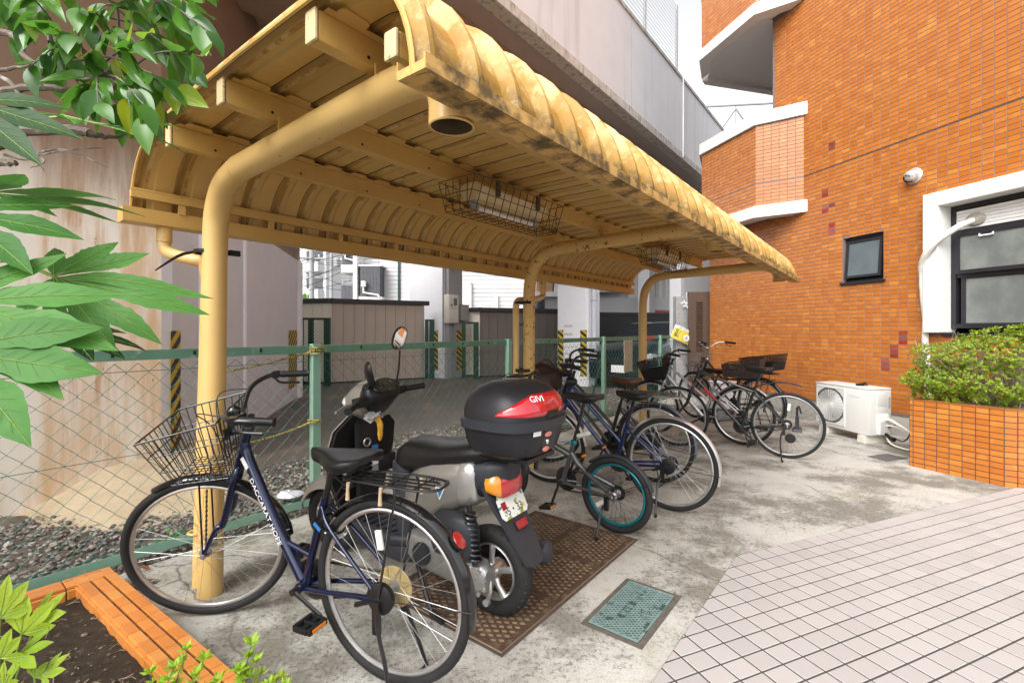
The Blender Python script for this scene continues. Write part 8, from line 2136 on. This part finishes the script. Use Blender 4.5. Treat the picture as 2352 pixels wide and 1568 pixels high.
gl_ = m.build('grille_frame', [M_ACW, M_ACG], ac, smooth=False)
gc = ((gx0 + gx1) / 2, 0.010, (gz0 + gz1) / 2); m = MB()
for k in range(15): m.ring(gc, 0.03 + k * 0.0118, 0.0032, 44, 4, 'y')
for k in range(28):
    a = 2 * math.pi * k / 28; b = a + 0.30; m.tube([(gc[0] + 0.03 * math.cos(a), gc[1] - 0.002, gc[2] + 0.03 * math.sin(a)), (gc[0] + 0.197 * math.cos(b), gc[1] - 0.002, gc[2] + 0.197 * math.sin(b))], 0.0026, 4)
m.build('grille', M_ACW, ac)
m = MB(); m.lathe([(0.036, 0.004), (0.036, 0.014), (0.03, 0.016)], (gc[0], 0, gc[2]), 'y', 24); m.build('grille_hub', M_ACW, ac)
for sx in (gx0 + 0.014, gx1 - 0.014):
    for sz in (gz0 + 0.014, gz1 - 0.014):
        m = MB(); dx_ = 0.125 if sx < gc[0] else -0.125; dz_ = 0.10 if sz < gc[2] else -0.10
        m.add([(sx, 0.0095, sz), (sx + dx_, 0.0095, sz), (sx + dx_ * 0.45, 0.0095, sz + dz_ * 0.42), (sx, 0.0095, sz + dz_)], [(0, 1, 2, 3)]); m.build('grille_corner', M_ACW, ac, smooth=False)
text('TOSHIBA', 0.034, body, (0.20, 0.002, Z1A - 0.115), basis((-1, 0, 0), (0, 0, 1)), mat('emboss', (0.62, 0.62, 0.60), 0.5), extrude=0.001)
m = MB(); m.bx(-0.006, -0.001, -0.235, -0.105, 0.44, 0.60); m.bx(-0.006, -0.001, -0.225, -0.09, 0.30, 0.439); m.build('side_panel', M_ACW, ac, bevel=0.003)
m = MB(); m.loft([[(x, y, z) for x, y in ((-0.002, -0.25), (-d, -0.24), (-d, -0.10), (-0.002, -0.09))] for z, d in ((0.12, 0.045), (0.27, 0.055), (0.33, 0.03), (0.36, 0.004))]); m.build('valve_cover', M_ACW, ac, smooth=False, bevel=0.006)
m = MB(); m.bx(-0.003, 0.0, -0.285, -0.262, 0.42, 0.55); m.build('rating_label', M_GREY, ac, smooth=False)
m = MB(); m.box((0.26, -0.14, Z1A + 0.012), (0.03, 0.10, 0.024)); m.box((0.22, -0.15, Z1A + 0.02), (0.09, 0.02, 0.02), rot=Matrix.Rotation(0.4, 3, 'Z')); m.tube([(0.24, -0.12, Z1A + 0.02), (0.17, -0.13, Z1A + 0.045)], 0.009, 6); m.build('clip_bracket', M_BLK, None, loc=AO, rot=(0, 0, aa), bevel=0.003)
tag(bpy.context.scene.objects['clip_bracket'], 'small black plastic clip left on top of the air conditioner', 'clip')
for i, x in enumerate((0.09, 0.66)):
    m = MB(); m.box((0, 0, 0.048), (0.11, 0.36, 0.096), taper=(0.85, 0.95)); o = m.build('concrete_block', mat('foot_concrete%d' % i, (0.60, 0.57, 0.49), 0.8, var=0.15, scale=14), None, loc=AO + Vector((math.cos(aa) * x - math.sin(aa) * -0.15, math.sin(aa) * x + math.cos(aa) * -0.15, 0)), rot=(0, 0, aa), smooth=False, bevel=0.008)
    tag(o, ('concrete foot under the pipe end of the air conditioner', 'concrete foot under the grille end of the air conditioner')[i], 'concrete block', 'feet under the air conditioner')
m = MB()
A2W = Matrix.Translation(AO) @ Matrix.Rotation(aa, 4, 'Z')
m.M = A2W
m.tube(bez([(-0.03, -0.16, 0.28), (-0.10, -0.17, 0.30), (-0.22, -0.20, 0.24), (-0.36, -0.26, 0.16), (-0.62, -0.32, 0.18)], 6), 0.016, 8)
m.tube(bez([(-0.03, -0.18, 0.22), (-0.12, -0.20, 0.23), (-0.26, -0.22, 0.20), (-0.40, -0.27, 0.13), (-0.62, -0.33, 0.15)], 6), 0.012, 8)
m.tube(bez([(-0.02, -0.20, 0.17), (-0.10, -0.16, 0.05), (-0.25, -0.14, 0.018), (-0.42, -0.20, 0.018), (-0.58, -0.30, 0.06)], 6), 0.010, 8)
tag(m.build('refrigerant_pipe', M_INSUL), 'white wrapped pipes looping from the air conditioner to the planter', 'pipe')
m = MB(A2W); m.tube(bez([(-0.05, -0.20, 0.20), (-0.14, -0.24, 0.25), (-0.26, -0.25, 0.18), (-0.22, -0.22, 0.08), (-0.12, -0.20, 0.10)], 6), 0.007, 6); m.tube([(-0.03, -0.18, 0.13), (-0.11, -0.17, 0.09)], 0.02, 8); m.tube([(-0.11, -0.17, 0.09), (-0.16, -0.16, 0.085)], 0.026, 8)
tag(m.build('cable', M_BLK), 'black drain hose and cable beneath the air conditioner pipes', 'cable')
# wrapped pipe from the window to the ground
m = MB(); m.M = Matrix.Translation(BO) @ Matrix.Rotation(A_B, 4, 'Z')
pts = bez([(-0.64, -0.085, 2.56), (-0.56, 0.02, 2.50), (-0.42, 0.135, 2.36), (-0.30, 0.145, 2.22), (-0.225, 0.095, 2.10), (-0.205, 0.06, 1.98), (-0.215, 0.055, 1.75), (-0.235, 0.045, 1.45), (-0.225, 0.04, 1.2), (-0.25, 0.035, 0.8), (-0.26, 0.035, 0.25)], 6)
rr_ = random.Random(2); m.tube(pts, [0.034 + rr_.uniform(-0.002, 0.003) for _ in pts], 10)
tag(m.build('insulated_pipe', M_INSUL), 'white taped pipe from the large window down the tiled wall', 'pipe')
# black plastic foot leaning at the wall base, and a white box behind the bikes
m = MB(); m.box((0, 0, 0.02), (0.20, 0.12, 0.04), taper=(0.8, 0.8)); m.box((0, 0.0, 0.11), (0.11, 0.05, 0.16), taper=(0.75, 0.9)); m.tube([(0.01, 0, 0.18), (0.02, 0, 0.30), (-0.06, -0.02, 0.33)], 0.015, 8); m.tube([(-0.06, -0.02, 0.33), (-0.20, -0.04, 0.27)], 0.012, 8)
tag(m.build('floor_pump', M_DKGR, None, loc=(3.78, 6.35, 0), rot=(0, 0, R(60)), smooth=False, bevel=0.006), 'dark grey plastic pump foot standing left of the air conditioner', 'pump')
m = MB(); m.box((0, 0, 0.22), (0.34, 0.30, 0.44)); m.box((0, 0, 0.455), (0.36, 0.32, 0.03)); tag(m.build('storage_box', mat('pale_box', (0.62, 0.62, 0.64), 0.5), None, loc=(3.55, 8.1, 0), rot=(0, 0, R(15)), bevel=0.012), 'pale grey plastic box behind the bicycles near the tiled wall', 'box')
# drain grate by the planter
m = MB(); m.prism([(-0.16, -0.10), (0.16, -0.10), (0.16, 0.10), (-0.16, 0.10)], 0.001, 0.006)
for k in range(9): m.bx(-0.15, 0.15, -0.09 + k * 0.021, -0.082 + k * 0.021, 0.0062, 0.009)
tag(m.build('drain_grate', mat('grate_grey', (0.13, 0.12, 0.11), 0.7, var=0.3), None, loc=(3.93, 5.02, 0), rot=(0, 0, R(20)), smooth=False), 'dark drain grate in the concrete between air conditioner and planter', 'drain')

# brown louvred steel panel at the building corner
bp_ = thing('louvred_panel', 'tall brown steel panel with a column of louvres beside the tiled wall', 'panel', (3.53, 9.62, 0), R(-8))
m = MB(); m.bx(0.02, 0.43, 0, 0.10, 0, 2.10); m.build('sheet', M_BRNDOOR, bp_, smooth=False, bevel=0.012)
m = MB()
for k in range(24): m.box((0.225, -0.008, 0.92 + k * 0.042), (0.115, 0.018, 0.02), rot=Matrix.Rotation(R(35), 3, 'X'))
m.build('louvres', M_BRNDOOR, bp_, smooth=False)
# riveted galvanised stand with a warning notice tied to it
rp = thing('steel_stanchion', 'grey riveted steel stanchion left of the brown louvred panel', 'stanchion', (3.34, 9.75, 0), R(4))
m = MB(); m.bx(0, 0.22, 0, 0.012, 0, 2.02); m.bx(0.0, 0.01, 0.0121, 0.15, 0, 2.02); m.bx(0.21, 0.24, 0.0121, 0.15, 0, 2.0); m.build('channel', M_STEEL, rp, smooth=False)
m = MB()
for k in range(21):
    for x in ((0.055, 0.165) if k % 2 else (0.04, 0.15)): m.lathe([(0.016, 0.0), (0.014, -0.006), (0.008, -0.010)], (x, 0, 0.06 + k * 0.095), 'y', 8)
m.build('rivet', M_ALUD, rp)
m = MB(); m.bx(-0.06, 0.34, -0.04, 0.2, 0.0, 0.16); m.build('base', M_PLINTH, rp, smooth=False, bevel=0.01)
m = MB(); rr_ = random.Random(3)
for k in range(7):
    c_ = Vector((0.2 + rr_.uniform(-0.04, 0.04), -0.03, 1.9 + rr_.uniform(-0.05, 0.03))); m.tube(bez([c_, c_ + Vector((rr_.uniform(-0.15, 0.15), -0.03, rr_.uniform(-0.1, 0.12))), c_ + Vector((rr_.uniform(-0.25, 0.25), -0.03, rr_.uniform(-0.2, 0.2)))], 4), 0.008, 5)
m.tube([(0.23, -0.03, 1.85), (0.26, -0.03, 1.3)], 0.006, 5)
tag(m.build('tape_tie', M_WPRT, None, loc=(3.34, 9.75, 0), rot=(0, 0, R(4))), 'white plastic tape knotted round the top of the riveted stanchion', 'tape')
sg = thing('warning_notice', 'yellow and white keep out notice hanging askew on the riveted stanchion', 'sign', (3.42, 9.62, 1.24), R(5))
SG = Matrix.Rotation(R(24), 4, 'Y')
rows = [[(SG @ Vector((x, 0.04 * (x / 0.2) ** 2 - 0.01, z))) for z in (-0.14, -0.05, 0.05, 0.14)] for x in (-0.2, -0.1, 0, 0.1, 0.2)]
m = MB(); m.loft(rows, caps=False, closed=False); m.loft([[p + Vector((0, 0.003, 0)) for p in r] for r in rows], caps=False, closed=False); so = m.build('sheet', M_SIGNW, sg, smooth=False)
def onsheet(x, z, y=-0.0145): return SG @ Vector((x, 0.04 * (x / 0.2) ** 2 + y, z))
m = MB(); m.loft([[onsheet(x, z, -0.013) for z in (-0.135, -0.05, 0.085)] for x in (-0.195, -0.1, 0.0, 0.1, 0.195)], caps=False, closed=False); yl = m.build('yellow_field', M_SIGNY, so, smooth=False)
srt = (SG @ Matrix.Rotation(R(90), 4, 'X')).to_3x3()
text('立入', 0.085, so, onsheet(-0.09, 0.03, -0.0155), srt, M_KTAPE); text('禁止', 0.085, so, onsheet(-0.09, -0.06, -0.0155), srt, M_KTAPE); text('関係者以外立入禁止', 0.032, so, onsheet(0.0, 0.112, -0.0155), srt, M_GREY)
m = MB(SG @ Matrix.Translation((0.10, -0.0135, -0.03))); m.loft([[(0.065 * k * math.cos(a), 0, 0.065 * k * math.sin(a)) for a in [2 * math.pi * j / 24 for j in range(24)]] for k in (0.01, 1.0)], caps=False); ds = m.build('white_disc', M_SIGNW, so, smooth=False)
m = MB(SG @ Matrix.Translation((0.10, -0.0142, -0.03))); m.box((0, 0, 0.022), (0.03, 0.001, 0.03)); m.box((0, 0, -0.015), (0.06, 0.001, 0.04)); m.build('figure_print', M_GREY, ds, smooth=False)
# notice board and red tag on the fence
m = MB(); m.box((0, 0, 0.85), (0.34, 0.012, 0.60)); tag(m.build('notice_board', mat('board_beige', (0.42, 0.34, 0.25), 0.7), None, loc=(2.05, 8.45, 0.05), rot=(0, 0, A_SH), smooth=False), 'plain beige board hung behind the fence in front of the car', 'board')
m = MB(); m.box((0, 0, 1.19), (0.30, 0.006, 0.055)); tag(m.build('red_label', mat('label_red', (0.45, 0.06, 0.05), 0.6), None, loc=tuple(P1 + U * 7.55 + NL * (FY - 0.03)), rot=(0, 0, A_SH), smooth=False), 'small red label on the fence top rail left of the riveted stanchion', 'label')
# parked car
car = thing('parked_car', 'dark parked car half hidden behind the fence and end post', 'car', (3.05, 11.75, 0), math.atan2(-0.8, -0.6))
def cring(x, hw, zlo, zs, zt, tw):
    return [(x, -hw * 0.96, zlo), (x, -hw, zlo + 0.2), (x, -hw, zs - 0.12), (x, -hw * 0.95, zs), (x, -tw, zt - 0.03), (x, -tw * 0.85, zt), (x, tw * 0.85, zt), (x, tw, zt - 0.03), (x, hw * 0.95, zs), (x, hw, zs - 0.12), (x, hw, zlo + 0.2), (x, hw * 0.96, zlo)]
m = MB(); m.loft([cring(1.02, 0.62, 0.25, 0.70, 0.74, 0.55), cring(0.95, 0.80, 0.2, 0.80, 0.86, 0.66), cring(0.6, 0.86, 0.2, 0.92, 0.99, 0.72), cring(0.05, 0.87, 0.2, 0.98, 1.06, 0.74), cring(-0.2, 0.87, 0.2, 0.98, 1.10, 0.72), cring(-0.85, 0.87, 0.2, 0.99, 1.50, 0.62), cring(-1.5, 0.87, 0.2, 1.0, 1.56, 0.62), cring(-2.4, 0.87, 0.2, 1.0, 1.52, 0.60), cring(-3.0, 0.84, 0.25, 1.0, 1.35, 0.58), cring(-3.2, 0.78, 0.3, 0.95, 1.0, 0.6)])
m.build('body', M_CARP, car, ang=35)
m = MB()
m.loft([[(-0.16, y * 0.70, 1.115), (-0.83, y * 0.60, 1.495)] for y in (-1, -0.5, 0, 0.5, 1)], caps=False, closed=False)
m.M = Matrix.Translation((0.03, 0, 0.015))
m.build('windscreen', M_GLASS, car, smooth=False)
for sy in (-1, 1):
    m = MB(); q = [(-0.42, 1.03), (-0.95, 1.46), (-1.48, 1.49), (-1.50, 1.03)]; q2 = [(-1.56, 1.03), (-1.54, 1.49), (-2.35, 1.45), (-2.75, 1.06)]
    for qq in (q, q2): m.add([(x, sy * (0.85 - (z - 1.0) * 0.40), z) for x, z in qq], [(0, 1, 2, 3)])
    m.build('side_window', M_GLASS, car, smooth=False)
    m = MB(); m.loft([[(x, sy * y, z) for z in (0.66, 0.80)] for x, y in ((0.62, 0.875), (0.82, 0.85), (0.98, 0.76), (1.045, 0.55))], caps=False, closed=False); m.build('headlight', mat('headlight', (0.65, 0.66, 0.68), 0.1, 0.4, var=0.4, scale=30, coat=0.5) if 'headlight' not in bpy.data.materials else bpy.data.materials['headlight'], car)
    m = MB(); m.ball((-0.45, sy * 0.98, 1.06), (0.09, 0.10, 0.075), 12, 8); m.build('side_mirror', M_CARP, car)
    for x in (0.35, -2.3):
        m = MB(); m.ring((x, sy * 0.78, 0.31), 0.23, 0.085, 32, 8, 'y', flat=(1, 1.1)); t_ = m.build('wheel', M_RUB, car); m = MB(); m.lathe([(0.17, 0.74 * sy), (0.16, 0.83 * sy), (0.04, 0.84 * sy)], (x, 0, 0.31), 'y', 20); m.build('rim', M_ALU, t_)
m = MB(); m.box((1.05, 0, 0.62), (0.03, 0.9, 0.12)); m.box((1.03, 0, 0.38), (0.03, 1.2, 0.18)); m.build('grille', M_BLK, car, smooth=False)
m = MB(); m.box((1.075, 0, 0.45), (0.01, 0.33, 0.165)); m.build('number_plate', M_WPRT, car, smooth=False, bevel=0.002)
